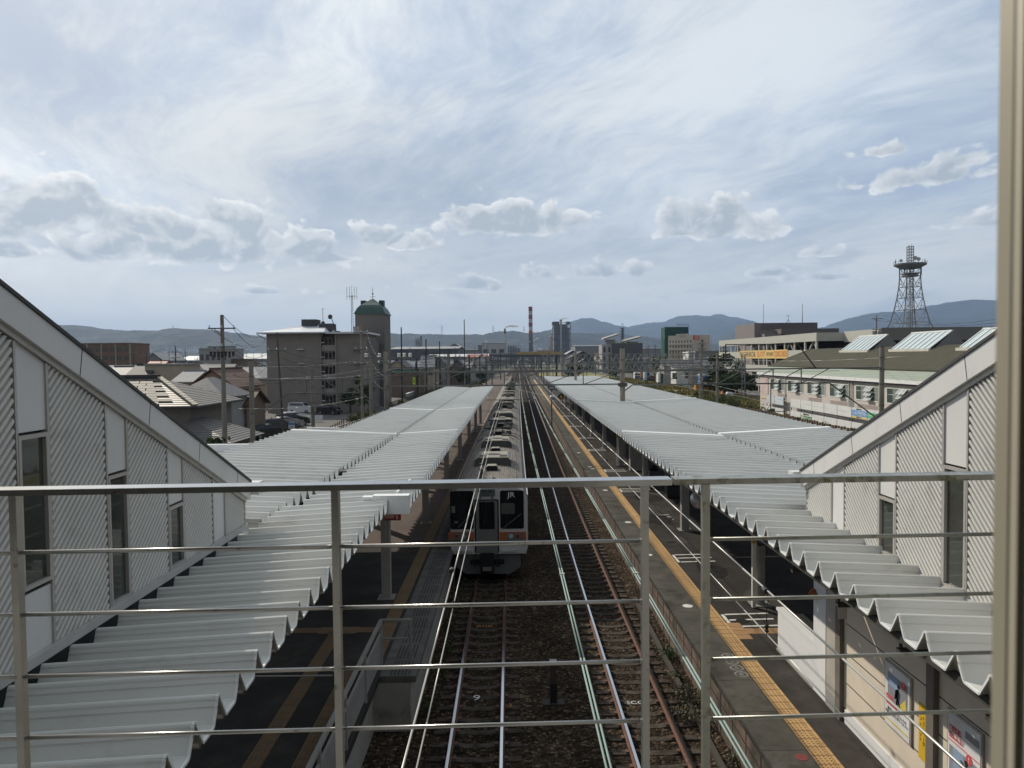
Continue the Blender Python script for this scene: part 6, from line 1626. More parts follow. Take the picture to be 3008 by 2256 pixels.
# cream hotel, corner towards us
HYY = 470.0
M_hotel = mat('hotel_cream', (.52, .44, .35), .8, 0, .06, .2); M_hotelb = mat('hotel_brown', (.10, .072, .06), .8); M_hotely = mat('hotel_yellow', (.50, .40, .24), .8)
t = thing('hotel', 'cream six storey hotel with rows of small windows and a red roof sign', 'hotel', (atx(2037, HYY), HYY, GZ))
ca = Vector((atx(2036, HYY), HYY, GZ)); la = Vector((atx(1963, HYY+14), HYY+14, GZ)); ra_ = Vector((atx(2086, HYY+5), HYY+5, GZ))
zt = at(2037, 984, HYY).z; zp = at(2037, 981, HYY).z
du = (la-ca).normalized(); dr_ = (ra_-ca).normalized(); LW = (la-ca).length; RW = (ra_-ca).length
back = la+(ra_-ca)
nl = Vector((du.y, -du.x, 0)); nl = nl if nl.y < 0 else -nl
nr = Vector((dr_.y, -dr_.x, 0)); nr = nr if nr.y < 0 else -nr
zh = zt-GZ
mb = MB(); mb.prism([ca, ra_, back, la], (0, 0, zh)); mb.build('wall', M_hotel, t)
mb = MB(); p, q = ca+dr_*.3+nr*.02, ca+dr_*RW+nr*.02; mb.prism([p, q, q+Vector((0, 0, zh*.52)), p+Vector((0, 0, zh*.52))], nr*.1); br = mb.build('brown_facing', M_hotelb, t)
cc = (ca+dr_*RW*.52)+nr*.14+Vector((0, 0, zh*.30)); mb = MB(); P = [cc+dr_*6.4*math.cos(a)+Vector((0, 0, 5.2*math.sin(a))) for a in [math.pi*i/14 for i in range(15)]]; mb.prism(P, nr*.25); mb.build('arch_panel', mat('hotel_pale', (.46, .40, .30), .8), t)
fl = zh/6.9
for k in range(6):
    z = GZ+1.3+k*fl
    for j in range(8):
        u = LW*(.06+.118*j); a = ca+du*(LW-u)+nl*.02; mb = MB(); mb.prism([a+Vector((0, 0, z-GZ)), a-du*.85+Vector((0, 0, z-GZ)), a-du*.85+Vector((0, 0, z-GZ+1.6)), a+Vector((0, 0, z-GZ+1.6))], nl*.06); mb.build('window', glass('dark_glass'), t)
    a = ca+nl*.02; mb = MB(); mb.prism([a+du*.5+Vector((0, 0, z-GZ-1.25)), la+nl*.02-du*1.0+Vector((0, 0, z-GZ-1.25)), la+nl*.02-du*1.0+Vector((0, 0, z-GZ-.35)), a+du*.5+Vector((0, 0, z-GZ-.35))], nl*.9); mb.build('balcony', M_hotely if k < 4 else M_hotel, t)
    if k > 2: a = ca+dr_*RW*.48+nr*.15; mb = MB(); mb.prism([a+Vector((0, 0, z-GZ)), a+dr_*1.4+Vector((0, 0, z-GZ)), a+dr_*1.4+Vector((0, 0, z-GZ+2)), a+Vector((0, 0, z-GZ+2))], nr*.05); mb.build('door', glass('dark_glass'), t); mb = MB(); a = ca+dr_*RW*.3+nr*.02+Vector((0, 0, z-GZ-.3)); mb.prism([a, a+dr_*RW*.45, a+dr_*RW*.45+Vector((0, 0, .25)), a+Vector((0, 0, .25))], nr*1.3); mb.build('escape_landing', M_hotel, t)
a = ca+du*4+Vector((0, 0, zh+.001)); mb = MB(); mb.prism([a, a+du*9, a+du*9+Vector((0, 0, 1.0)), a+Vector((0, 0, 1.0))], nl*-.4); mb.build('parapet', M_hotel, t)
a = ca+dr_*.2+nr*.05+Vector((0, 0, zh-3.0)); sgn_ = MB(); sgn_.prism([a-dr_*.1, a+dr_*4.4, a+dr_*4.4+Vector((0, 0, 2.9)), a-dr_*.1+Vector((0, 0, 2.9))], nr*.2); sb = sgn_.build('red_sign', mat('sign_vermilion', (.50, .08, .04), .6), t)
Tn = Matrix((( dr_.x, 0, nr.x, (a+dr_*2.2+nr*.21).x), (dr_.y, 0, nr.y, (a+dr_*2.2+nr*.21).y), (0, 1, 0, a.z+1.45), (0, 0, 0, 1)))
text('characters', '天然\n温泉', 1.3, Tn, M_textw, sb, .02)
a = ca+du*8.5+nl*.03+Vector((0, 0, zh-.6)); Tn = Matrix(((-du.x, 0, nl.x, a.x), (-du.y, 0, nl.y, a.y), (0, 1, 0, a.z), (0, 0, 0, 1)))
text('hotel_lettering', 'くれたけ', 1.5, Tn, M_textk, t, .02)
# white block and long grey block
slabblock('small white windowed block before the hotel', 2023, 2042, 250, 8, 9.6, M_walls['white'], 2, 1, 'white_block', cat='building')
slabblock('long plain grey block between the hotel and the parking structure', 2042.6, 2138, 251, 12, 9.9, mat('block_grey', (.25, .245, .235), .8, 0, .06, .3), 1, 1, 'grey_block', cat='building')
# parking structure with banner
pk = thing('parking_structure', 'pale open deck parking structure with diagonal braces and a long yellow banner', 'parking structure', (62, 180, GZ))
PX, Y0, Y1 = 61.5, 148.0, 217.0
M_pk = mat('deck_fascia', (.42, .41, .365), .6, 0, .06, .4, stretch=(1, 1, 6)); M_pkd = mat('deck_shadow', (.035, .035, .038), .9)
lev = [(12.95, 11.25), (9.55, 7.85), (6.15, 4.45), (2.75, 1.1)]
for (zt_, zb_) in lev:
    mb = MB(); mb.box(PX, Y0, zb_, PX+.4, Y1, zt_); mb.box(PX+.401, Y0, zb_, PX+5.5, Y0+.4, zt_); mb.build('fascia', M_pk, pk)
    mb = MB(); mb.box(PX+.42, Y0+.42, zb_+.1, PX+30, Y1, zb_+.5); mb.build('deck', M_greywall, pk)
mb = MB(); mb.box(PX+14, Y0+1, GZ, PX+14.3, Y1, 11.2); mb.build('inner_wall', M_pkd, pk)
for k in range(13):
    y = Y0+.4+(Y1-Y0-.8)*k/12; mb = MB(); mb.box(PX+.05, y-.22, GZ, PX+.38, y+.22, 11.24); mb.build('post', mat('deck_post', (.48, .46, .40), .6), pk)
for k in range(6):
    y = Y0+3+(Y1-Y0-6)*k/5
    for (zl, zh_) in ((9.56, 11.24), (6.16, 7.84), (2.76, 4.44)):
        mb = MB(); mb.bar((PX+.7, y-1.9, zl), (PX+.7, y-.15, zh_), .35); mb.bar((PX+.7, y+1.9, zl), (PX+.7, y+.15, zh_), .35); mb.build('brace', M_greywall, pk)
mb = MB(); mb.box(PX+5.52, Y0-14, 11.0, PX+6, Y0-.02, 13.1); mb.build('fascia', M_pk, pk)
mb = MB(); mb.box(PX+6.01, Y0-14, 11.0, PX+80, Y0-13.6, 13.3); mb.build('long_fascia', mat('deck_fascia_shade', (.17, .165, .15), .7, 0, .06, .4), pk)  # same fascia turned from the sun; its shade is put into this darker colour
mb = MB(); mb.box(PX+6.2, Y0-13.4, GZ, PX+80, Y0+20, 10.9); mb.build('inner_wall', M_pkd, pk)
bn = thing('banner', 'long yellow and orange shop banner hung along the parking structure', 'banner', (PX, 180, 8.7))
ya, yb = PX*2170/(2315-1497)*1.0, PX*2170/(2174-1497)*1.0
mb = MB(); mb.box(PX-.08, ya, 7.75, PX-.01, yb, 9.75); bo = mb.build('cloth', mat('banner_yellow', (.62, .44, .17), .7, 0, .06, .5), bn)
L_ = yb-ya
for nm, s, c0, c1, col_, sz in (('characters', 'PACHINKO&', 0, .38, mat('banner_dark', (.12, .10, .09), .7), 1.9), ('characters', 'SLOT', .40, .58, mat('banner_orange', (.50, .14, .03), .7), 1.8), ('characters', '娯楽の殿堂', .60, .74, mat('banner_brown', (.30, .22, .06), .7), .98), ('characters', 'CONCORDE', .745, .995, mat('banner_orange', (.50, .14, .03)), 1.8)):
    yc = yb-(c0+c1)/2*L_; wd = (c1-c0)*L_
    o = text(nm, s, sz, Tface((0, 0, 0), '-X'), col_, None, .01, bold=.03)
    w0 = max(v.co.y for v in o.data.vertices)-min(v.co.y for v in o.data.vertices)
    o.data.transform(Matrix.Translation((PX-.09, yc, 8.75)) @ Matrix.Diagonal((1, min(1.6, wd*.96/w0), 1.0, 1))); adopt(o, bo)
# dark brown two tier building behind
M_umber = mat('umber_panel', (.13, .115, .11), .75, 0, .05, .2); M_umberl = mat('umber_light', (.19, .17, .165), .75, 0, .05, .2)
t = thing('theatre_building', 'dark brown windowless two tier building above the parking structure', 'building', (atx(2340, 235), 235, GZ))
Y = 235
mb = MB(); mb.box(atx(2235, Y), Y, GZ, atx(2401, Y), Y+24, at(2310, 948, Y).z); mb.build('upper_block', M_umber, t)
mb = MB(); mb.box(atx(2216, Y-4), Y-4, GZ, atx(2294, Y-4), Y-.01, at(2250, 972, Y).z); mb.box(atx(2216, Y), Y, GZ, atx(2234.5, Y), Y+20, at(2225, 949, Y).z); mb.build('stair_block', M_umberl, t)
mb = MB(); mb.box(atx(2294.5, Y-8), Y-8, GZ, atx(2464, Y-8), Y-.02, at(2400, 965, Y-8).z); mb.build('lower_block', M_umber, t)
mb = MB(); mb.box(atx(2236, Y-5), Y-8, GZ, atx(2294, Y-5), Y-4.02, at(2250, 983, Y).z); mb.build('ledge', M_umberl, t)
for px, y1_, lb in ((2242.5, 893, 'thin whip aerial over the dark building, leftmost'), (2357, 891, 'taller thick whip aerial over the dark building')):
    X = atx(px, Y+5); t = thing('whip_aerial', lb, 'antenna', (X, Y+5, 18), 'aerials on the dark building'); mb = MB(); mb.cyl((X, Y+5, 17), at(px, y1_, Y+5), .12 if px > 2300 else .07, .05, 6); mb.build('rod', M_wiredk, t)
X = atx(2315, Y+5); t = thing('wind_sensor', 'small tripod wind sensor on the dark building roof', 'weather instrument', (X, Y+5, 19)); c = at(2315, 930, Y+5)
mb = MB()
for a in (0, 2.1, 4.2): mb.bar((X+.8*math.cos(a), Y+5+.8*math.sin(a), c.z-2.2), (X, Y+5, c.z-.9), .08)
mb.bar((X, Y+5, c.z-.9), (X, Y+5, c.z+.2), .1); mb.bar((X-.7, Y+5, c.z+.2), (X+.6, Y+5, c.z+.35), .12); mb.build('tripod', M_wiredk, t)
# telecom building and lattice tower
Y = 300
t = thing('telecom_building', 'flat telecom building with roof plant rising behind the parking structure', 'building', (atx(2760, Y), Y, GZ))
mb = MB(); mb.box(atx(2560, Y), Y+1, GZ, atx(3060, Y), Y+40, at(2700, 988, Y).z); mb.build('wall', M_halld, t)
zr = at(2700, 988, Y).z+.01
mb = MB(); mb.box(atx(2660, Y), Y+2, zr, atx(2732, Y), Y+14, at(2700, 968, Y).z); mb.build('white_penthouse', M_walls['white'], t)
mb = MB(); mb.cyl((atx(2672, Y), Y+1.7, at(2672, 981, Y).z), (atx(2672, Y), Y+1.99, at(2672, 981, Y).z), .9, None, 16); mb.build('round_emblem', M_wiredk, t)
mb = MB(); mb.box(atx(2734, Y), Y+2, zr+1.2, atx(2825, Y), Y+12, zr+2.4); mb.build('roof_canopy', mat('deck_post', (.48, .46, .40)), t)
for a, b_, y1_ in ((2742, 2756, 972), (2782, 2790, 963), (2815, 2827, 960), (2800, 2806, 970)):
    mb = MB(); mb.box(atx(a, Y), Y+4, zr+2.41, atx(b_, Y), Y+8, at(a, y1_, Y).z); mb.build('roof_tank', M_walls['white'], t)
mb = MB(); mb.box(atx(2828, Y), Y+3, zr, atx(2855, Y), Y+8, at(2840, 977, Y).z); mb.build('louvre_unit', M_hallg, t)
mb = MB(); mb.box(atx(2868, Y), Y+3, zr, atx(2878, Y), Y+8, at(2870, 979, Y).z); mb.build('water_tank', M_plant, t)
Y = 306
tw = thing('radio_tower', 'tall grey lattice radio tower with a round antenna platform', 'radio tower', (atx(2671, Y), Y, 16))
CX = atx(2671, Y); M_tower = mat('tower_steel', (.20, .20, .205), .65, .2, .12, .2)
lv = [(979, 50), (948, 38), (911, 30.5), (875, 25), (843, 21.5), (812, 20), (782, 20.5)]
kx = FPX/Y
def sq_lev(y, hw): z = at(2671, y, Y).z; h = hw/kx; return [Vector((CX+sx*h, Y+sy*h, z)) for sx, sy in ((-1, -1), (1, -1), (1, 1), (-1, 1))]
for (ya_, ha), (yb_, hb) in zip(lv[:-1], lv[1:]):
    A, B = sq_lev(ya_, ha), sq_lev(yb_, hb)
    mb = MB()
    for i in range(4):
        j = (i+1) % 4
        mb.bar(A[i], B[i], .34); mb.bar(B[i], B[j], .20); M1 = (A[i]+A[j])/2
        mb.bar(M1, B[i], .15); mb.bar(M1, B[j], .15); mb.bar(A[i], (B[i]+A[i]+M1)/3, .12)
        mb.bar((A[i]*2+B[i])/3, (M1*2+B[i])/3, .12); mb.bar((A[j]*2+B[j])/3, (M1*2+B[j])/3, .12)
    mb.build('lattice_stage', M_tower, tw)
z0, z1 = at(2671, 979, Y).z, at(2671, 782, Y).z
mb = MB(); [mb.bar((CX+sx, Y+sy, z0), (CX+sx, Y+sy, z1), .2) for sx in (-.75, .75) for sy in (-.75, .75)]
for k in range(26):
    z = z0+(z1-z0)*k/26; zn = z0+(z1-z0)*(k+1)/26; mb.bar((CX-.75, Y-.75, z), (CX+.75, Y-.75, zn), .14); mb.bar((CX-.75, Y-.75, zn), (CX+.75, Y-.75, zn), .14)
mb.build('cable_shaft', M_tower, tw)
zp_ = at(2671, 776, Y).z
mb = MB(); mb.lathe([(3.4, -1.9), (6.1, -.5), (6.2, .1), (6.0, .12), (3.0, .2)], (CX, Y, zp_), 20); mb.build('round_platform', M_tower, tw)
mb = MB()
for k in range(20): a = k*math.pi/10; p = Vector((CX+6.1*math.cos(a), Y+6.1*math.sin(a), zp_+.1)); mb.bar(p, p+Vector((0, 0, 1.1)), .1)
mb.build('platform_rail', M_tower, tw)
for y in (812, 806): 
    z = at(2671, y, Y).z; mb = MB(); mb.lathe([(2.4, 0), (3.3, 0), (3.3, .4), (2.4, .4)], (CX, Y, z), 14); mb.build('ring_gallery', M_tower, tw)
A, B = sq_lev(774, 6.5), sq_lev(724, 6.5); mb = MB(); n = 6
for k in range(n):
    a = [p.lerp(q, k/n) for p, q in zip(A, B)]; b = [p.lerp(q, (k+1)/n) for p, q in zip(A, B)]
    for i in range(4): j = (i+1) % 4; mb.bar(a[i], b[i], .22); mb.bar(b[i], b[j], .16); mb.bar(a[i], b[j], .10)
mb.bar((CX+.6, Y, B[0].z), (CX+.6, Y, B[0].z+1.2), .1); mb.bar((CX-.6, Y, B[0].z), (CX-.6, Y, B[0].z+.8), .1); mb.build('top_mast', M_tower, tw)
for px, y, r_ in ((2646, 766, .62), (2688, 758, .85), (2698, 761, .8), (2630, 770, .4)):
    p = at(px, y, Y); mb = MB(); mb.cyl(p+Vector((-.1, -.3, 0)), p, r_, r_*.5, 14); mb.bar((p.x, Y, zp_+.1), p, .15); mb.build('dish', mat('dish_pale', (.42, .42, .42), .5), tw)
for px, y0_, y1_ in ((2631, 776, 762), (2716, 775, 760)):
    p = at(px, y0_, Y); mb = MB(); mb.bar(p, at(px, y1_, Y), .18); mb.build('whip', M_tower, tw)
for px in (2648, 2696):
    for y in (786, 800): p = at(px, y, Y); mb = MB(); mb.box(p.x-.25, Y-2.6, p.z-1.3, p.x+.25, Y-2.2, p.z+1.3); mb.build('panel_antenna', M_tower, tw)

# ------------------------------------------------------------------ clinic building beside the right platform
CXW, CY0, CY1 = 38.7, 52.0, 114.0
M_clinic = mat('clinic_pink', (.50, .46, .43), .8, 0, .05, .5, (.45, .41, .38), (.55, .7), .4)
cb = thing('clinic_building', 'long pinkish two storey building with an olive roof and three glazed roof lights', 'building', (CXW+7, 85, GZ))
mb = MB(); mb.box(CXW, CY0, GZ, CXW+16, CY1, 5.55); mb.prism([(CXW+.9, CY1-.3, 5.551), (CXW+15.1, CY1-.3, 5.551), (CXW+8, CY1-.3, 9.1)], (0, .29, 0)); mb.build('wall', M_clinic, cb)
mb = MB(); mb.box(CXW-.45, CY0, 5.56, CXW+.02, CY1+.3, 5.92); mb.build('eaves_gutter', M_white, cb)
mb = MB(); mb.box(CXW-.30, CY0, 5.35, CXW-.002, CY1+.2, 5.558); mb.build('eaves_soffit', mat('soffit_violet', (.07, .06, .10), .7), cb)
mb = MB()
for k in range(5):
    xa, xb = CXW-.3+k*.33, CXW-.3+(k+1)*.33; za, zb_ = 5.93+k*.165, 5.93+(k+1)*.165
    mb.poly([(xa, CY1+.3, za+.04), (xa, CY0, za+.04), (xb, CY0, zb_), (xb, CY1+.3, zb_)]); mb.poly([(xa, CY1+.3, za), (xa, CY0, za), (xa, CY0, za+.04), (xa, CY1+.3, za+.04)])
mb.build('lower_roof', mat('roof_mint', (.27, .305, .25), .6, 0, .06, 1), cb)
mb = MB(); X1_, Z1_, X2_, Z2_ = CXW+1.3, 6.82, CXW+8.0, 9.35
pts = []; n = int((CY1-CY0)/.34)
for k in range(n):
    y = CY0+k*.34
    for (dy_, dz_) in ((0, 0), (.05, .07), (.12, .07), (.17, 0)): pts.append((y+dy_, dz_))
pts.append((CY1+.3, 0))
for (ya_, za_), (yb_, zb_) in zip(pts[:-1], pts[1:]):
    mb.poly([(X1_, yb_, Z1_+zb_), (X1_, ya_, Z1_+za_), (X2_, ya_, Z2_+za_), (X2_, yb_, Z2_+zb_)])
mb.poly([(X2_, CY1+.3, Z2_), (X2_, CY0, Z2_), (X2_+6.7, CY0, Z1_), (X2_+6.7, CY1+.3, Z1_)]); mb.poly([(X1_, CY0, Z1_-.1), (X1_, CY1+.3, Z1_-.1), (X2_, CY1+.3, Z2_-.1), (X2_, CY0, Z2_-.1)])
mb.prism([(X1_, CY1+.31, Z1_-.2), (X2_, CY1+.31, Z2_-.2), (X2_, CY1+.31, Z2_+.12), (X1_, CY1+.31, Z1_+.1)], (0, .12, 0))
mb.build('olive_roof', mat('roof_olive', (.175, .155, .10), .55, .1, .1, .6), cb)
M_sky = mat('roof_light_glass', (.42, .50, .50), .12, 0, .08, .8, spec=.6)
for (ya_, yb_) in ((100.6, 93.2), (87.4, 79.6), (74.2, 66.4)):
    z0_, z1_ = 9.0, 10.85; xa, xb = CXW+6.6, CXW+9.0
    mb = MB(); mb.prism([(xa, yb_, z0_), (xa, ya_, z0_), (xb, ya_, z1_), (xb, yb_, z1_)], (0, 0, .06)); gl = mb.build('roof_light', M_sky, cb)
    for k in range(8):
        y = yb_+(ya_-yb_)*k/7; mb = MB(); mb.bar((xa-.02, y, z0_+.09), (xb, y, z1_+.09), .13, .1); mb.build('glazing_bar', M_white, gl)
    mb = MB(); mb.box(xa-.3, yb_-.3, z0_-.3, xa-.02, ya_+.3, z0_+.05); mb.build('sill', mat('sill_pale', (.52, .50, .44), .6), gl)
    mb = MB()
    for yy in (yb_-.06, ya_+.0): mb.prism([(xa, yy, z0_-.4), (xb+2.6, yy, z0_-.6), (xb, yy, z1_)], (0, .06, 0))
    mb.prism([(xb+.01, yb_, z1_), (xb+.01, ya_, z1_), (xb+2.6, ya_, z0_-.6), (xb+2.6, yb_, z0_-.6)], (0, 0, -.06)); mb.build('cheek', M_hallg, gl)
    mb = MB(); mb.bar((xb, yb_-.1, z1_+.1), (xb, ya_+.1, z1_+.1), .2, .16); mb.build('top_rail', M_white, gl)
M_winteal = mat('teal_glass', (.06, .085, .076), .1, 0, .2, .5, spec=.6); M_sash = mat('sash_white', (.66, .67, .66), .4)
for i in range(8):
    y1_ = 109.4-i*6.75; y0_ = y1_-5.5
    if y0_ < CY0+1: break
    f = MB(); xx = CXW
    f.box(xx-.05, y0_, 3.42, xx-.002, y1_, 3.52); f.box(xx-.05, y0_, 4.98, xx-.002, y1_, 5.06); f.box(xx-.05, y0_, 3.521, xx-.002, y0_+.09, 4.979); f.box(xx-.05, y1_-.09, 3.521, xx-.002, y1_, 4.979)
    wo_ = f.build('window', M_sash, cb)
    g = MB(); g.box(xx-.02, y0_+.09, 3.52, xx-.004, y1_-.09, 4.98); g.build('pane', M_winteal, wo_)
    g = MB(); g.box(xx-.03, y0_+.12, 3.55, xx-.021, y0_+1.4, 4.95); g.build('blind', mat('blind_teal', (.19, .215, .205), .6), wo_)
    g = MB(); g.box(xx-.03, y1_-2.5, 3.55, xx-.021, y1_-1.2, 4.95); g.build('blind', mat('blind_teal', (.17, .22, .21)), wo_)
    for rw in range(3):
        for c_ in range(2):
            yc = y0_+1.55+c_*.78; z1w = 4.93-rw*.48
            s = MB(); A = Vector((xx-.05, yc, z1w)); B = Vector((xx-.42, yc, z1w-.40))
            e = .06
            for (o1_, o2_) in ((0, e), (.70, .70+e)): s.hexa([A+Vector((0, o1_, 0)), B+Vector((0, o1_, 0)), B+Vector((0, o2_, 0)), A+Vector((0, o2_, 0)), A+Vector((0, o1_, .04)), B+Vector((0, o1_, .04)), B+Vector((0, o2_, .04)), A+Vector((0, o2_, .04))])
            s.bar(A+Vector((0, e, .02)), A+Vector((0, .70, .02)), .05); s.bar(B+Vector((0, e, .02)), B+Vector((0, .70, .02)), .05)
            so_ = s.build('awning_sash', M_sash, wo_)
            g = MB(); g.poly([A+Vector((-.02, e, .02)), A+Vector((-.02, .70, .02)), B+Vector((.02, .70, .02)), B+Vector((.02, e, .02))]); g.build('sash_pane', mat('pale_pane', (.34, .38, .38), .15), wo_)
for y in (103.4, 83.2, 83.9, 77.0, 62):
    mb = MB(); mb.cyl((CXW-.12, y, GZ), (CXW-.12, y, 5.3), .08, None, 8); mb.build('downpipe', mat('pipe_white', (.62, .6, .55)), cb)
for y0_, y1_ in ((95.5, 91.5), (89, 84.5), (82, 77.5), (75, 71), (106.5, 103)):
    mb = MB()
    for k in range(4): mb.box(CXW-.03, y1_, 2.62+k*.11, CXW-.003, y0_, 2.67+k*.11)
    mb.build('wall_louvre', mat('clinic_louvre', (.33, .265, .235), .8), cb)
mb = MB(); mb.box(CXW-.08, 110.4, 1.95, CXW-.004, 113.6, 5.2); pb_ = mb.build('picture_board', mat('board_pale', (.52, .44, .41), .6, 0, .06, .7, (.45, .33, .31), (.5, .6), .6), cb)
mb = MB(); mb.box(CXW-.085, 110.5, 2.0, CXW-.081, 113.5, 2.3); mb.build('board_band', mat('band_cream', (.58, .50, .30), .6), pb_)
win(cb, 109.6, 111.8, CXW, .2, 2.0, 'y', -1, M_winteal, M_sash); win(cb, 100.6, 101.8, CXW, .2, 2.2, 'y', -1, M_winteal, M_sash)
# white hoardings at its foot
M_hoard = mat('hoarding_white', (.60, .61, .61), .6, 0, .05, .7, (.52, .53, .53), (.55, .7), .5)
HX = 38.05
def hoarding(label, ya_, yb_, upper=None, lower=None, txt=None):
    t = thing('hoarding', label, 'hoarding', (HX, (ya_+yb_)/2, GZ), 'white hoardings along the clinic wall')
    for (z0_, z1_, m_) in ((GZ+.45, 1.0, lower or M_hoard), (1.45, 2.60, upper or M_hoard)):
        mb = MB(); mb.box(HX, ya_+.06, z0_, HX+.06, yb_-.06, z1_); mb.build('board', m_, t)
    for y in (ya_+.03, yb_-.03):
        mb = MB(); mb.box(HX+.061, y-.05, GZ, HX+.14, y+.05, 2.6); mb.build('post', M_hotelb, t)
    if txt:
        for (s, sz, z, m_, dz0, dz1, bgm) in txt:
            if bgm: mb = MB(); mb.box(HX-.012, ya_+.07, dz0, HX-.002, yb_-.07, dz1); mb.build('colour_field', bgm, t)
            o = text('characters', s, sz, Tface((HX-.016, (ya_+yb_)/2, z), '-X'), m_, t, .003, bold=.012)
    return t
M_sgreen = mat('sign_green', (.03, .14, .055), .6); M_sblue = mat('sign_blue', (.14, .27, .50), .6); M_syel = mat('sign_yel', (.60, .46, .10), .6); M_smint = mat('sign_mint', (.12, .42, .22), .6)
edges = [99.95, 96.45, 92.9, 89.3, 85.7, 82.1, 78.4, 74.6, 70.8, 67.0]
hoarding('white hoarding panel next to the doorway, leftmost of the long row', edges[1], edges[0])
hoarding('hoarding with a green clinic name board on its lower half', edges[2], edges[1], txt=[('中園クリニック', .46, .27, M_textw, -.02, .60, M_sgreen), ('整形外科 リハビリ', .22, .80, M_textk, 0, 0, None)])
hoarding('blank white hoarding just right of the green name board', edges[3], edges[2])
hoarding('blank white hoarding second right of the green name board', edges[4], edges[3])
hoarding('blank white hoarding just left of the blue sign board', edges[5], edges[4])
hoarding('hoarding whose upper half is a blue dental sign board with a yellow strip', edges[6], edges[5], txt=[('しのざき歯科', .50, 2.0, mat('sign_skyblue', (.45, .58, .75), .6), 1.72, 2.36, M_sblue), ('駅南口すぐ  TEL', .16, 1.58, M_textk, 1.50, 1.66, M_syel), ('しのざき歯科クリニック', .13, 2.47, M_textk, 0, 0, None)])
hoarding('hoarding with a mint green sign board, partly hidden by the stair roof', edges[7], edges[6], txt=[('みどり', .45, 2.02, M_sgreen, 1.7, 2.3, M_smint)])
hoarding('hoarding with a pale poster field, left one of the pair by the far window', 105.95, 109.4, upper=mat('hoard_grey', (.48, .50, .51), .6))
hoarding('hoarding with a pale blue streak, right one of the pair by the far window', 102.5, 105.9, txt=[(' ', .2, 2, M_textk, 1.5, 2.55, mat('hoard_blue', (.50, .56, .64), .6))])
# old sleeper fence in front
M_stake = mat('old_sleeper', (.16, .115, .08), .9, 0, .25, 2)
for (a, b_) in ((114, 100), (100, 86), (86, 72)):
    t = thing('sleeper_fence', {114: 'far', 100: 'middle', 86: 'near'}[a]+' stretch of brown stake fence below the white hoardings', 'fence', (36.6, (a+b_)/2, GZ), 'stake fences')
    y = b_+.3
    while y < a: mb = MB(); mb.box(36.5, y-.1, GZ, 36.7, y+.1, .55+rnd.uniform(-.08, .08)); mb.build('stake', M_stake, t); y += .75
    for z in (0.0, .35): mb = MB(); mb.box(36.702, b_, z, 36.76, a, z+.1); mb.build('wire_rail', M_stake, t)
# ================================================================== lots and yards (setting)
def sheet(name, pts, z, m):
    mb = MB(); mb.poly([(x, y, z) for x, y in pts]); return structure(mb.build(name, m))
M_lot = mat('lot_asphalt', (.105, .098, .09), .92, 0, .15, .3, (.13, .122, .112), (.5, .64), .12)
sheet('parking_lot', [(-46, 64), (-21.3, 64), (-21.3, 124), (-46, 124)], GZ+.006, M_lot)
sheet('far_parking_lot', [(-100, 225), (-62, 225), (-66, 300), (-110, 300)], GZ+.006, mat('pale_gravel', (.24, .225, .20), .95, 0, .1, .2))
sheet('road', [(-29, 150), (-23, 150), (-29, 330), (-37, 330)], GZ+.006, M_lot)
sheet('yard_road', [(51, 190), (55.5, 118), (60.8, 118), (60.8, 270), (47, 270)], GZ+.006, mat('yard_asphalt', (.10, .10, .105), .92, 0, .15, .2))
sheet('grass_strip', [(14.2, 34), (38, 34), (38, 114.5), (54, 118), (48.5, 200), (46, 430), (14.2, 430)], GZ+.003, mat('dry_grass_soil', (.20, .165, .06), .95, 0, .3, .25, (.11, .13, .035), (.46, .6), .12))
sheet('left_verge', [(-21.2, 34), (-9.55, 34), (-6, 330), (-24, 330)], GZ+.009, mat('verge_soil', (.10, .085, .05), .95, 0, .3, .4, (.07, .085, .03), (.46, .6), .6))
# rusty sidings left of the platform
mb = MB()
for x0 in (-13.0, -16.6, -9.9):
    for s in (-.55, .55):
        sweep(mb, [(-.05, GZ), (.05, GZ), (.05, GZ+.18), (-.05, GZ+.18)], [130+10*i for i in range(28)], x=x0+s, f=lambda y: -(y-130)**2*.00016+(y-130)*.036)
t = thing('siding_tracks', 'rusty siding rails curving away left of the far left platform', 'railway track', (-13, 130, GZ)); mb.build('siding_rails', M_rust, t)

# ================================================================== vegetation
M_leaf = [mat('leaf_dark', (.028, .042, .016), .8, 0, .35, 1.5), mat('leaf_mid', (.070, .094, .030), .8, 0, .35, 1.5), mat('leaf_dry', (.15, .135, .05), .85, 0, .3, 1.5)]
def leaf_cloud(blobs, n, size, seed, flat=.8):
    r = random.Random(seed); mb = MB()
    tot = sum(b[3]**2 for b in blobs)
    for (cx, cy, cz, rad) in blobs:
        k = int(n*rad**2/tot)
        for _ in range(k):
            v = Vector((r.gauss(0, 1), r.gauss(0, 1), r.gauss(0, 1))).normalized()*rad*(r.random()**.45)
            v.z *= flat
            if noise.noise(Vector((cx, cy, cz))+v*(2.2/rad)) < -.18: continue
            p = Vector((cx, cy, cz))+v; s = size*r.uniform(.6, 1.3)
            a = Vector((r.gauss(0, 1), r.gauss(0, 1), r.gauss(0, .7))).normalized(); b = a.orthogonal().normalized()
            b = (b*math.cos(r.random()*6.3)+a.cross(b)*math.sin(r.random()*6.3)).normalized(); c = a.cross(b)
            mb.poly([p-b*s, p+c*s*.55, p+b*s, p-c*s*.55], 0 if r.random() < .55 else 1)
    return mb
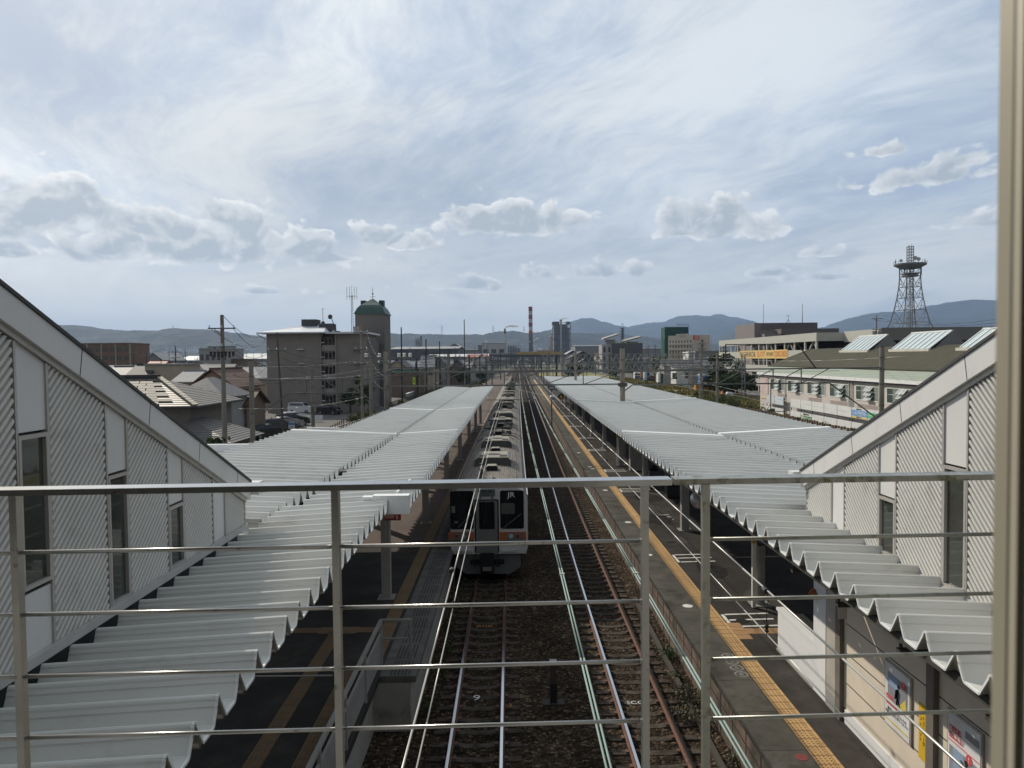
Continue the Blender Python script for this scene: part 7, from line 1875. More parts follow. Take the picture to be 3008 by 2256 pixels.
def tree(label, x, y, h, rad, seed, n=1400, mats=None, group='trees and bushes', name='tree', trunk=True, size=.22, cat=None, low=.35):
    t = thing(name, label, cat or ('tree' if trunk else 'bush'), (x, y, GZ), group); r = random.Random(seed)
    blobs = []
    for k in range(9 if trunk else 6):
        a = r.uniform(0, 6.3); d = rad*r.uniform(.15, .62)
        z = GZ+h*(low+(1-low)*.9*r.random()) if trunk else GZ+h*r.uniform(.2, .75)
        blobs.append((x+d*math.cos(a), y+d*math.sin(a), z, rad*r.uniform(.35, .58)))
    leaf_cloud(blobs, n, size, seed).build('crown' if trunk else 'foliage', mats or [M_leaf[0], M_leaf[1]], t)
    mb = MB(); m = mat('bark', (.07, .055, .04), .9, 0, .2, 3)
    if trunk:
        mb.cyl((x, y, GZ), (x, y, GZ+h*.5), h*.03+.06, h*.018+.03, 8)
        for k in range(5): a = r.uniform(0, 6.3); mb.cyl((x, y, GZ+h*r.uniform(.25, .48)), (x+rad*.5*math.cos(a), y+rad*.5*math.sin(a), GZ+h*r.uniform(.55, .8)), h*.012+.03, .03, 6)
        mb.build('trunk', m, t)
    else:
        for k in range(6): a = r.uniform(0, 6.3); mb.cyl((x+.1*math.cos(a), y+.1*math.sin(a), GZ), (x+rad*.4*math.cos(a), y+rad*.4*math.sin(a), GZ+h*.6), .03, .012, 5)
        mb.build('stems', m, t)
    return t
def gpos_(px, py):
    d = at(px, py, 1)-EYE; return EYE+d*((GZ-EYE.z)/d.z)
# broad dark trees behind the yard
for k, (px, Y, h, rad, lb) in enumerate(((2118, 172, 8.6, 3.4, 'dark leafy tree left of the lattice leg by the parking structure'), (2165, 165, 7.2, 3.2, 'dark tree in front of the lower parking deck, second from the right'),
        (2095, 185, 5.6, 3.0, 'lower dark tree at the left end of the tree clump by the yard'), (2190, 160, 5.2, 2.6, 'rightmost rounded tree of the clump by the parking structure'), (2140, 158, 4.0, 3.2, 'wide low green shrub tree at the front of the yard tree clump'))):
    tree(lb, atx(px, Y), Y, h, rad, 30+k, 2600, size=.36)
tree('bushy garden tree between the low wing roof and the stair roof', atx(600, 52), 52.5, 4.2, 1.9, 50, 1600, size=.16, trunk=True, low=.15)
tree('small round tree among the far left roofs', atx(620, 200), 200, 5.8, 3.4, 51, 700, size=.4)
tree('dark garden hedge tree beside the pinkish house', atx(728, 92), 92, 2.9, 2.2, 52, 900, size=.2)
tree('dark tree under the apartment block by its parked cars', atx(1025, 122), 122.5, 4.6, 2.0, 53, 900, size=.22)
tree('dark tree between the apartment block and the line', atx(1062, 112), 112, 6.6, 1.7, 54, 900, size=.22)
tree('bare trunked dark tree by the curved tracks', atx(1348, 215), 215, 6.2, 3.3, 55, 800, size=.4)
tree('small tree before the far left dark block', atx(695, 330), 330, 7.5, 4.6, 56, 500, size=.6)
tree('dark clump of trees among far left roofs', atx(545, 300), 300, 7.0, 6, 57, 500, size=.6)
tree('tree by the netted building, dark and rounded', atx(1922, 350), 350, 9.5, 5, 58, 500, size=.7)
tree('green tree beyond the lattice gantries', atx(1676, 260), 260, 6.5, 5, 59, 600, size=.6)
# shrubs along the right canopy and the line
r = random.Random(3)
for k in range(14):
    f = k/13+r.uniform(-.04, .04); p = gpos_(2050+f*195+r.uniform(-6, 6), 1176+f*46+r.uniform(-6, 4))
    tree('weedy shrub in the row between the right canopy and the stake fence', p.x, p.y+r.uniform(-5, 5), r.uniform(.8, 2.7), r.uniform(.9, 2.2), 70+k, 420, [M_leaf[1], M_leaf[2]] if k % 3 else [M_leaf[0], M_leaf[1]], 'shrubs beyond the right canopy', 'shrub', False, .14)
for k in range(12):
    Y = 36+k*5.2+r.uniform(-1, 1); x = 35.8+r.uniform(-1, .5)
    tree('low weed bush in front of the stake fence by the hoardings', x, Y, r.uniform(.9, 1.9), r.uniform(.7, 1.4), 100+k, 300, [M_leaf[0], M_leaf[2]], 'weed bushes by the stake fence', 'shrub', False, .10)
for k in range(18):
    f = r.random(); p = gpos_(985+f*330+r.uniform(-8, 8), 1268-f*118+r.uniform(-3, 6))
    tree('scrubby bush in the straggling row along the fence left of the line', p.x, p.y, r.uniform(.9, 2.4), r.uniform(.6, 1.4), 130+k, 260, [M_leaf[1], M_leaf[2]], 'bushes along the left fence', 'shrub', False, .12)
for k, (px, Y) in enumerate(((352, 150), (440, 165), (486, 190), (575, 150), (606, 240), (640, 150), (700, 215), (748, 250), (1165, 260), (1300, 280), (1385, 330), (1415, 250), (1700, 330), (1740, 420), (1800, 300), (1860, 330))):
    tree('one of the dark garden trees between the roofs of the town', atx(px, Y), Y, r.uniform(3.8, 6.4), r.uniform(2.0, 4.2), 260+k, 420, group='garden trees of the town', size=.4)
for k in range(14):
    p = gpos_(r.uniform(1880, 2120), r.uniform(1128, 1185)); x, Y = p.x, p.y
    tree('low tuft of scrub in the dry grass yard beyond the right canopy', x, Y, r.uniform(.8, 1.8), r.uniform(1.0, 2.2), 160+k, 220, [M_leaf[1], M_leaf[2]], 'scrub in the grass yard', 'shrub', False, .16)
# weeds at the platform foot
for k, (px, py, s, n_) in enumerate(((1962, 1925, .55, 500), (2035, 2060, .75, 900), (2015, 2110, .6, 600), (2075, 2120, .5, 500), (2010, 2020, .3, 250), (1990, 1985, .3, 250), (2150, 2230, .4, 300))):
    d = at(px, py, 1)-EYE; p = EYE+d*((-.1-EYE.z)/d.z); b = []
    rr = random.Random(k); 
    for q in range(4): b.append((p.x+rr.uniform(-.3, .3)*s, p.y+rr.uniform(-.5, .5)*s, -.2+rr.uniform(.1, .4)*s, s*.45))
    o = leaf_cloud(b, n_, .035, 200+k).build('weed_clump', [mat('weed_green', (.06, .11, .03), .8), mat('weed_grey', (.15, .14, .095), .9)] if k == 0 else [mat('weed_grey', (.15, .14, .095)), mat('weed_olive', (.085, .085, .05), .9)])
    tag(o, ['bright green tuft at the foot of the right platform', 'largest grey leaved weed clump beside the right track', 'grey weed clump nearest the right rail', 'weed clump against the platform wall lowest but one', 'small weed patch above the large grey clump', 'small weed patch just below the bright green tuft', 'lowest small weed patch at the platform foot'][k], 'weeds', 'weeds along the right platform')
r = random.Random(9)
for k in range(7):
    y = 18+k*1.9; x = -1.95+r.uniform(-.1, .1); b = [(x+r.uniform(-.1, .1), y+r.uniform(-.5, .5), -.1+r.uniform(0, .15), .22) for q in range(4)]
    o = leaf_cloud(b, 160, .04, 230+k).build('weed_clump', [M_leaf[0], M_leaf[1]]); tag(o, 'dark weeds in the shade between the left platform and its track', 'weeds', 'weeds along the left platform')
# grass, uncountable
r = random.Random(21); mb = MB()
def blades(n, x0, x1, y0, y1, h, s):
    for _ in range(n):
        x, y = r.uniform(x0, x1), y0*(y1/y0)**r.random(); hh = h*r.uniform(.5, 1.4); a = r.uniform(0, 6.3)
        if noise.noise(Vector((x*.09, y*.05, 0))) < -.25: continue
        dx_, dy_ = math.cos(a)*s, math.sin(a)*s
        mb.poly([(x-dx_, y-dy_, GZ), (x+dx_, y+dy_, GZ), (x+r.uniform(-.2, .2), y+r.uniform(-.2, .2), GZ+hh)], 0 if noise.noise(Vector((x*.05, y*.03, 5))) > -.05 else 1)
blades(16000, 27, 49, 116, 300, .75, .22); blades(3500, -21, -10, 95, 300, .6, .16)
tag(mb.build('grass', [mat('grass_dry', (.22, .18, .065), .9, 0, .25, .4), mat('grass_green', (.11, .13, .038), .9, 0, .25, .4)]), 'dry yellow green grass of the yard and verges', 'grass', kind='stuff')

# ================================================================== cars
M_tyre = mat('tyre', (.02, .02, .02), .85); M_rim = mat('rim', (.30, .30, .31), .35, .7)
def car(kind, paint, label, loc, rz, group='parked cars'):
    t = thing('parked_car', label, 'car', (0, 0, 0), group)
    L_, Wd, H = {'hatch': (4.0, 1.68, 1.50), 'sedan': (4.5, 1.74, 1.45), 'van': (4.3, 1.70, 1.82), 'suv': (4.5, 1.80, 1.66)}[kind]
    hl = L_/2; hb = .55+.3*(H-.55)*.9
    pr = {'hatch': ([(-.48, .0), (-.49, .55), (-.44, .72), (.18, .80), (.36, .68), (.485, .52), (.495, .2), (.49, 0)], [(-.46, .73), (-.38, 1.0), (.0, 1.0), (.22, .76)]),
          'sedan': ([(-.49, 0), (-.495, .55), (-.47, .68), (-.3, .73), (.2, .75), (.38, .66), (.49, .5), (.495, 0)], [(-.36, .73), (-.2, 1.0), (.04, 1.0), (.24, .75)]),
          'van': ([(-.49, 0), (-.495, .5), (-.485, .62), (.24, .64), (.40, .56), (.49, .42), (.495, 0)], [(-.482, .625), (-.45, 1.0), (.08, 1.0), (.27, .64)]),
          'suv': ([(-.48, 0), (-.49, .5), (-.46, .66), (.2, .70), (.4, .62), (.49, .48), (.495, 0)], [(-.47, .665), (-.4, 1.0), (.02, 1.0), (.23, .70)])}[kind]
    z0 = .22
    zz = lambda v: z0+v*(H-z0)
    def shell(P, w0, w1, zr):
        mb = MB(); n = len(P); i0 = len(mb.v)
        zs_ = [p[1] for p in P]; lo, hi = min(zs_), max(zs_)
        for s in (-1, 1):
            for (u, v) in P:
                w = w0+(w1-w0)*((v-lo)/(hi-lo) if hi > lo else 0); mb.v.append((u*L_, s*w, zz(v)))
        mb.f.append(tuple(range(n))); mb.m.append(0); mb.f.append(tuple(range(2*n-1, n-1, -1))); mb.m.append(0)
        for k in range(n): k2 = (k+1) % n; mb.f.append((k2, k, n+k, n+k2)); mb.m.append(0)
        return mb
    body = shell(pr[0], Wd/2, Wd/2*.95, 0).build('body', paint, t)
    cab = shell(pr[1], Wd/2*.93, Wd/2*.76, 0).build('cabin', paint, t)
    # glazing laid just outside the cabin
    P = pr[1]; b0, t0, t1, b1 = P
    lo, hi = b0[1], t0[1]
    def wat(v): return (Wd/2*.93+(Wd/2*.76-Wd/2*.93)*(v-lo)/(hi-lo))
    for s in (-1, 1):
        a = [b0[0]+.05, t0[0]+.035, t1[0]-.01, b1[0]-.05]; g = MB()
        v0, v1 = lo+(hi-lo)*.14, lo+(hi-lo)*.86
        q = [(a[0]*L_, s*(wat(v0)+.006), zz(v0)), (a[3]*L_, s*(wat(v0)+.006), zz(v0)), (a[2]*L_, s*(wat(v1)+.006), zz(v1)), (a[1]*L_, s*(wat(v1)+.006), zz(v1))]
        g.prism(q, (0, s*.008, 0)); g.build('side_window', glass('car_glass', (.015, .018, .02)), t)
    for (p, q_, e, nm) in ((b1, t1, 1, 'windscreen'), (b0, t0, -1, 'rear_window')):
        g = MB(); f0, f1 = .12, .88
        A = (p[0]+(q_[0]-p[0])*f0, p[1]+(q_[1]-p[1])*f0); B = (p[0]+(q_[0]-p[0])*f1, p[1]+(q_[1]-p[1])*f1)
        wa, wb = wat(A[1])-.07, wat(B[1])-.06; o_ = .008*e
        g.prism([(A[0]*L_+o_, -wa, zz(A[1])+.006), (A[0]*L_+o_, wa, zz(A[1])+.006), (B[0]*L_+o_, wb, zz(B[1])+.006), (B[0]*L_+o_, -wb, zz(B[1])+.006)], (e*.008, 0, .006)); g.build(nm, glass('car_glass'), t)
    for u in (-.30, .31):
        for s in (-1, 1):
            mb = MB(); mb.cyl((u*L_, s*(Wd/2-.19), .31), (u*L_, s*(Wd/2+.012), .31), .31, None, 16); wo_ = mb.build('wheel', M_tyre, t)
            mb = MB(); mb.cyl((u*L_, s*(Wd/2+.013), .31), (u*L_, s*(Wd/2+.02), .31), .2, .18, 12); mb.build('rim', M_rim, wo_)
    for s in (-1, 1):
        mb = MB(); mb.box(hl*.955, s*Wd*.34-.16, zz(.44), hl*.995, s*Wd*.34+.16, zz(.54)); mb.build('headlight', M_lamp, t)
        mb = MB(); mb.box(-hl*.998, s*Wd*.38-.1, zz(.45), -hl*.965, s*Wd*.38+.1, zz(.62)); mb.build('tail_light', mat('tail_red', (.22, .02, .02)), t)
        mb = MB(); mb.box(hl*.40, s*(Wd/2+.0)-.02, zz(.66), hl*.45, s*(Wd/2+.14)+.02, zz(.74)); mb.build('mirror', paint, t)
    t.location = loc; t.rotation_euler = (0, 0, rz)
    return t
M_cw = mat('car_white', (.62, .63, .64), .25, 0, .03, 1, spec=.6); M_ck = mat('car_black', (.012, .012, .014), .18, 0, .1, 1, spec=.7); M_cs = mat('car_silver', (.36, .37, .38), .25, .6, .03, 1); M_cg = mat('car_grey', (.09, .095, .10), .22, .3, .05, 1)
def gpos(px, py):
    d = at(px, py, 1)-EYE; return EYE+d*((GZ+.01-EYE.z)/d.z)
def pcar(kind, m, lb, px, py, rz, group='parked cars'):
    p = gpos(px, py); return car(kind, m, lb, (p.x, p.y, GZ+.01), R(rz), group)
pcar('van', M_cw, 'white minivan parked before the grey apartment block', 886, 1214, -14)
pcar('hatch', M_ck, 'black hatchback parked beside the white minivan under the apartment block', 968, 1217, -22)
pcar('hatch', M_cw, 'white hatchback parked behind the black one by the apartment entrance', 1000, 1205, -18)
pcar('suv', M_ck, 'black car nearest the left canopy edge in the front parking row', 792, 1288, 38)
pcar('hatch', M_cs, 'silver car with dark windows at the left end of the front row by the pole', 752, 1290, 40)
pcar('suv', M_cg, 'dark grey car second behind the black one in the front row', 818, 1268, 36)
pcar('sedan', M_cs, 'silver car third in the front parking row', 838, 1256, 34)
pcar('suv', M_ck, 'black car with a red tail light before the white signboard', 858, 1250, 34)
pcar('hatch', M_cw, 'white car at the far end of the front row behind the signboard', 868, 1240, 30)
pcar('van', M_cg, 'dark minivan in the shadow between the apartment block and the line', 1108, 1188, 70)
r = random.Random(31); k = 0
lbs = ['white', 'black', 'silver', 'grey']; mm = [M_cw, M_ck, M_cs, M_cg]
for row, (Y, n) in enumerate(((262, 7), (276, 7))):
    for j in range(n):
        x = -98+j*3.9+row*1.2; c_ = r.randrange(4)
        car(('hatch', 'sedan', 'suv', 'van')[r.randrange(4)], mm[c_], 'one of the small cars lined up in the far car park', (x, Y, GZ+.01), R(75+r.uniform(-5, 5)), 'cars in the far car park')
# front row signboard, lot fence, cones, tank
t = thing('lot_signboard', 'white parking signboard with a blue head and black characters in the front lot', 'signboard', gpos(856, 1262)); p = gpos(856, 1268)
a, b = at(847, 1240, p.y), at(866, 1266, p.y)
mb = MB(); mb.box(a.x, p.y-.05, b.z, b.x, p.y, a.z); o = mb.build('board', M_white, t); mb = MB(); mb.box(a.x+.02, p.y-.06, b.z+(a.z-b.z)*.66, b.x-.02, p.y-.051, a.z-.03); mb.build('blue_head', M_sblue, o)
text('characters', '月極\n駐車場', .2, Tface(((a.x+b.x)/2, p.y-.056, b.z+(a.z-b.z)*.33), '-Y'), M_textk, o, .002)
mb = MB(); mb.box(a.x, p.y-.04, GZ, a.x+.08, p.y-.01, b.z); mb.box(b.x-.08, p.y-.04, GZ, b.x, p.y-.01, b.z); mb.build('legs', M_beam, t)
t = thing('lot_gate', 'white boarded gate panel and pipe barrier beside the concrete mast', 'gate', gpos(925, 1238)); p = gpos(925, 1240)
a, b = at(910, 1220, p.y), at(948, 1239, p.y); mb = MB(); mb.box(a.x, p.y, GZ+.1, b.x, p.y+.05, a.z); mb.build('panel', M_white, t)
mb = MB(); u0, u1 = atx(868, p.y), atx(908, p.y)
for z in (.3, .75, 1.2): mb.bar((u0, p.y, GZ+z), (u1, p.y, GZ+z), .06)
for u in (u0, (u0+u1)/2, u1): mb.bar((u, p.y, GZ), (u, p.y, GZ+1.25), .08)
mb.build('pipe_barrier', M_white, t)
t = thing('water_tank', 'white round water tank on a stand by the apartment entrance', 'tank', gpos(965, 1190)); p = gpos(964, 1196); mb = MB(); mb.lathe([(.5, 0), (1.0, .5), (1.05, 1.1), (.8, 1.6), (.2, 1.8)], (p.x, p.y+4, GZ+.8), 16); mb.build('tank', M_white, t, True)
mb = MB(); mb.lathe([(.3, 0), (.55, .3), (.55, .7), (.3, .95)], (p.x+1.3, p.y+4.6, GZ+.7), 12); mb.build('small_tank', M_white, t, True); mb = MB(); mb.box(p.x-.8, p.y+3.4, GZ, p.x+1.8, p.y+5, GZ+.7); mb.build('stand', M_apt, t)
t = thing('yellow_bollard', 'yellow bollard standing in the front lot', 'bollard', gpos(798, 1246)); p = gpos(798, 1246); mb = MB(); mb.cyl(p, p+Vector((0, 0, 1.0)), .09, None, 10); mb.lathe([(.09, 1.0), (.06, 1.05)], p, 10); mb.build('post', mat('bollard_yellow', (.45, .30, .03), .6), t)
def post_fence(label, pts, h, step, m, rails=3, name='line_fence'):
    t = thing(name, label, 'fence', pts[0], 'fences along the line'); mb = MB()
    for a, b in zip(pts[:-1], pts[1:]):
        a, b = Vector(a), Vector(b); n = max(1, int((b-a).length/step))
        for k in range(n+1): p = a.lerp(b, k/n); mb.bar(p, p+Vector((0, 0, h)), .09)
        for q in range(rails): z = h*(q+.7)/rails; mb.bar(a+Vector((0, 0, z)), b+Vector((0, 0, z)), .06)
    mb.build('posts_and_rails', m, t)
post_fence('dark post and rail fence between the front lot and the left canopy', [tuple(gpos(940, 1300)), tuple(gpos(1010, 1258)), tuple(gpos(1095, 1222))], 1.2, 1.6, M_rust, 2)
post_fence('dark close barred fence running along the line past the apartment block', [tuple(gpos(1130, 1212)), tuple(gpos(1215, 1181)), tuple(gpos(1305, 1152)), tuple(gpos(1400, 1130))], 1.5, 1.0, M_wiredk, 2)
t = thing('concrete_wall', 'pale concrete wall along the road left of the far platform', 'wall', (-22.4, 180, GZ)); mb = MB(); mb.box(-22.6, 160, GZ, -22.3, 235, .9); mb.build('wall', M_greywall, t)
mb = MB(); mb.box(-22.7, 159.9, .902, -22.2, 235.1, 1.0); mb.build('coping', M_white, t)
t = thing('brown_wall', 'brown block boundary wall behind the fluorescent boards', 'wall', (-24, 190, GZ)); mb = MB(); mb.box(-44, 188, GZ, -23.2, 188.3, 2.6); mb.build('wall', mat('block_brown', (.22, .15, .12), .9, 0, .15, .8), t); mb = MB(); mb.box(-44, 187.95, 2.602, -23.2, 188.35, 2.72); mb.build('coping', M_greywall, t)
t = thing('garden_wall', 'grey block garden wall beside the pinkish house', 'wall', gpos(725, 1208)); p = gpos(705, 1218); q = gpos(770, 1190); mb = MB(); mb.prism([(p.x, p.y, GZ), (q.x, q.y, GZ), (q.x, q.y, 1.0), (p.x, p.y, 1.0)], (0, .2, 0)); mb.build('wall', M_greywall, t); mb = MB(); mb.prism([(p.x, p.y-.03, 1.002), (q.x, q.y-.03, 1.002), (q.x, q.y-.03, 1.1), (p.x, p.y-.03, 1.1)], (0, .26, 0)); mb.build('coping', M_greywall, t)

# ================================================================== utility poles and their wires
tops = {}
def upole(label, px, Y, ytop, r=.16, arms=((.3, 1.9), (1.7, 1.9)), m=None, trans=False, lean=0.0, key=None, group='utility poles'):
    x = atx(px, Y); z = at(px, ytop, Y).z; t = thing('utility_pole', label, 'utility pole', (x, Y, GZ), group)
    mb = MB(); mb.cyl((x+lean, Y, GZ), (x, Y, z), r, r*.62, 10); mb.build('pole', m or M_mast, t)
    for dz_, w in arms:
        a = MB(); a.bar((x-w/2, Y-.12, z-dz_), (x+w/2, Y-.12, z-dz_), .09); a.bar((x-w*.3, Y-.12, z-dz_), (x, Y-.12, z-dz_-.5), .05); ao = a.build('cross_arm', M_beam, t)
        for k in range(3): insul(ao, (x-w/2+.1+(w-.2)*k/2, Y-.12, z-dz_+.05), 2, .06)
    if trans:
        b = MB(); b.cyl((x+.5, Y-.2, z-3.6), (x+.5, Y-.2, z-2.6), .32, None, 14); b.cyl((x-.5, Y-.2, z-3.6), (x-.5, Y-.2, z-2.6), .3, None, 14); b.build('transformer', M_steelgrey, t)
        b = MB(); b.box(x-.9, Y-.3, z-2.4, x+.9, Y-.2, z-2.3); b.build('bracket', M_beam, t)
    tops[key or label] = Vector((x, Y, z)); return t
upole('tall utility pole with two cross arms before the hipped roof house', 655, 52, 925, .20, ((.95, 1.9), (2.25, 2.0)), key='A')
x = tops['A']; t = thing('pole_top_gear', 'bundle of cut outs and clamps on the tall utility pole', 'switch gear', x-Vector((0, 0, 3)), 'pole gear'); mb = MB()
for k in range(7): mb.box(x.x-.8+k*.26, x.y-.3, x.z-2.9-.1*(k % 2), x.x-.68+k*.26, x.y-.16, x.z-2.62); 
mb.bar((x.x-.85, x.y-.2, x.z-2.6), (x.x+.95, x.y-.2, x.z-2.6), .06); mb.build('switch_row', M_wiredk, t)
upole('thin leaning wooden pole in front of the apartment block', 815, 66, 977, .12, ((1.6, 1.7),), mat('wood_pole', (.10, .08, .065), .9), lean=.5, key='B')
upole('utility pole with brackets along the right side of the apartment block', 1062, 80, 955, .16, ((.8, 1.6), (2.6, 1.4), (4.2, 1.5)), key='C')
upole('dark utility pole with a hooked top among the left town roofs', 516, 128, 1017, .15, ((1.0, 2.0), (2.0, 1.6)), M_mastd, key='D')
upole('dark pole behind the beige box shaped house', 473, 120, 1053, .09, (), M_mastd, key='E')
upole('utility pole with a transformer in front of the radio tower', 2574, 125, 927, .17, ((.5, 1.9), (3.4, 1.6), (5.6, 1.9)), None, True, key='F')
upole('utility pole in front of the far brown apartment building', 392, 190, 1030, .14, ((.6, 1.8),), M_mastd, key='G')
r = random.Random(77)
far = [(430, 230, 1032), (545, 260, 1024), (497, 330, 1031), (725, 420, 1033), (745, 470, 1030), (770, 330, 1036), (1205, 330, 1020), (1245, 360, 1022), (1268, 300, 1024), (1283, 420, 1023), (1338, 330, 1020), (1395, 420, 1022), (1452, 400, 1025), (1905, 330, 1015), (1925, 300, 1012), (1990, 330, 1040), (1900, 420, 1020), (680, 360, 1030), (580, 210, 1050)]
for k, (px, Y, y) in enumerate(far): upole('slim dark utility pole among the distant roofs', px, Y, y, .13, ((.5, 1.8), (1.3, 1.5)), M_mastd, group='distant utility poles', key='f%d' % k)
def span(label, a, b, sag, r_=.014, n=10, m=None):
    a, b = Vector(a), Vector(b); pts = [a.lerp(b, k/n)-Vector((0, 0, sag*4*(k/n)*(1-k/n))) for k in range(n+1)]
    return wire('power_line', label, pts, r_, m or M_wiredk, 'power lines', 5)
A = tops['A']; apx = Vector((xa_ := atx(775, 124), 124, at(775, 1002, 124).z))
for k, (dx_, dz_, y2) in enumerate(((.8, -.95, 1001), (-.8, -.95, 1003), (.1, -.05, 977))):
    span(['lowest line from the tall utility pole to the apartment block', 'middle line from the tall utility pole to the apartment block', 'topmost line from the tall utility pole to the apartment block'][k], A+Vector((dx_, -.1, dz_)), at(778, y2, 122), 1.2, .022)
for k, dz_ in enumerate((-2.3, -2.6, -4.2)):
    span(['first', 'second', 'third'][k]+' sagging service line from the tall utility pole toward the leaning pole', A+Vector((.7, 0, dz_)), tops['B']+Vector((-.6, 0, -1.6-k*.5)), .7, .016)
for k in range(3): span(['upper', 'middle', 'lower'][k]+' line from the leaning pole to the bracketed pole', tops['B']+Vector((.5, 0, -1.6-k*.7)), tops['C']+Vector((-.5, 0, -2.6-k*.9)), .9, .016)
for k in range(3): span(['upper', 'middle', 'lower'][k]+' line from the bracketed pole toward the track gantry', tops['C']+Vector((.6, 0, -.8-k*1.7)), Vector((-9.3, YA, 8.2-k*1.0)), .7, .014)
F = tops['F']
for k, (dz_, y2) in enumerate(((-.5, 978), (-.5, 982))): span(['higher', 'lower'][k]+' line running right from the transformer pole', F+Vector((-.9+1.8*k, 0, dz_)), at(3060, y2-60+k*8, 60), 1.0, .018)
for k in range(2): span(['long', 'second long'][k]+' line running left from the transformer pole', F+Vector((-.9, 0, -3.4-k*2)), Vector((28, YA, 8.4-k*.8)), 1.0, .016)
# wires over the right yard and along the left masts
for k, (a, b, lb) in enumerate((((2050, 1120, 110), (2990, 1290, 40), 'wire slanting down across the clinic windows'), ((1950, 1150, 90), (2990, 1400, 30), 'wire slanting down in front of the hoardings'), ((2150, 1085, 120), (2800, 1180, 48), 'upper wire slanting across the clinic wall'),
        ((1700, 1150, 100), (2650, 1330, 36), 'wire over the outer edge of the right canopy'), ((760, 1300, 42), (1180, 1185, 62), 'wire rising right over the front parking row'), ((560, 1330, 36), (1150, 1205, 60), 'lower wire rising right over the front parking row'), ((700, 1200, 50), (1075, 1165, 60), 'wire crossing before the parked minivan'))):
    span(lb, at(*a), at(*b), .35, .013, 10, M_wire)
for k, xx in enumerate((-10.7, -9.75, -8.25, -7.5)):
    pts = []
    for (ya_, yb_) in ((20, 55.5), (55.5, 110), (110, 165), (165, 220)):
        for q in range(8): f = q/8; y = ya_+(yb_-ya_)*f; pts.append((xx+xs(y)*.2, y, (8.9 if ya_ != 20 else 8.9+(1-f)*1.5)-.5*4*f*(1-f)))
    wire('feeder_line', ['outermost', 'second', 'third', 'innermost'][k]+' feeder line along the insulator arms of the left masts', pts[8:], .014, M_wiredk, 'feeder lines', 5)

# the thicket of slender masts and thin lines beside the tracks farther on
r = random.Random(42)
for k in range(26):
    left = k % 3 != 0
    Y = r.uniform(125, 420); x = (r.uniform(-30, -11) if left else r.uniform(14, 48))+xs(Y)*(.3 if left else 1)
    t = thing('slim_mast', 'one of the slim dark masts bristling beside the distant tracks', 'mast', (x, Y, GZ), 'slim masts along the distant tracks')
    h = r.uniform(7, 10.5); mast(t, x, Y, h, .12, m=M_mastd, parts=False)
    mb = MB(); mb.bar((x, Y, h-.7), (x+r.choice((-1, 1))*r.uniform(1.6, 3.2), Y, h-.4), .08); mb.bar((x-.8, Y, h-1.6), (x+.8, Y, h-1.6), .08); mb.build('bracket', M_beam, t)
for k in range(20):
    left = k < 12; x = r.uniform(-26, -8) if left else r.uniform(10, 34); z = r.uniform(5.2, 8.6); pts = []
    y = r.choice((56, 110)); y1 = y+r.choice((165, 220))
    while y <= y1: u = ((y-.5)/55) % 1; pts.append((x+xs(y)*.5+(y-60)*r.uniform(-.001, .001), y, z-.5*4*u*(1-u))); y += 7
    wire('yard_line', 'one of the many thin lines strung between the masts beside the tracks', pts, .014, M_wiredk if k % 2 else M_wire, 'thin lines between the masts', 5)

# ================================================================== yard machines, office, stores
def machine(label, px0, px1, py_top, py_base, parts, Ld=2.6):
    p = gpos((px0+px1)/2, py_base); Y = p.y; xa, xb = atx(px0, Y), atx(px1, Y); H = at((px0+px1)/2, py_top, Y).z-GZ
    t = thing('track_machine', label, 'maintenance vehicle', ((xa+xb)/2, Y, GZ), 'track machines in the yard'); w = xb-xa
    for (nm, u0, u1, v0, v1, m, d0, d1) in parts:
        mb = MB(); mb.box(xa+u0*w, Y+d0*Ld, GZ+v0*H, xa+u1*w, Y+d1*Ld, GZ+v1*H); mb.build(nm, m, t)
    for u in (.15, .32, .68, .85):
        mb = MB(); mb.cyl((xa+u*w, Y-.05, GZ+.42), (xa+u*w, Y+.12, GZ+.42), .4, None, 14); mb.build('wheel', M_tyre, t)
    return t
M_my = mat('machine_yellow', (.42, .24, .04), .55, 0, .15, 1); M_mo = mat('machine_orange', (.45, .20, .035), .55, 0, .2, 1, (.16, .07, .03), (.54, .66), 2); M_mb = mat('machine_blue', (.07, .17, .42), .5); M_mbl = mat('machine_paleblue', (.34, .47, .58), .5); M_md = mat('machine_navy', (.04, .06, .085), .5)
machine('blue cabbed orange track machine on the yard siding', 2044, 2106, 1099, 1150, [('chassis', 0, 1, .10, .24, M_mo, 0, 1), ('cab', .22, .50, .26, .92, M_mb, .05, .95), ('cab_roof', .20, .52, .922, 1.0, M_mbl, 0, 1), ('engine_house', .52, .98, .26, .60, M_my, .05, .95), ('canopy', .52, .98, .90, .95, M_mo, 0, 1), ('canopy_post', .95, .98, .602, .898, M_mo, .05, .1), ('canopy_post', .53, .56, .602, .898, M_mo, .05, .1), ('rear_window', .54, .95, .605, .85, glass('dark_glass'), .5, .55), ('cab_window', .25, .34, .55, .85, M_textw, .03, .049), ('grip_rail', .5, 1, .50, .53, M_my, -.06, -.02), ('work_head', .02, .2, .25, .45, M_mo, .2, .8)])
machine('pale ribbed machine with an orange rear on the yard siding at left', 1864, 1894, 1093, 1117, [('chassis', 0, 1, .08, .2, M_md, 0, 1), ('white_body', 0, .58, .22, 1.0, M_white, 0, 1), ('window_band', .04, .54, .62, .80, glass('dark_glass'), -.03, -.004), ('window_band', .04, .54, .3, .5, glass('dark_glass'), -.03, -.004), ('orange_body', .59, 1, .22, .98, M_mo, .05, .95)])
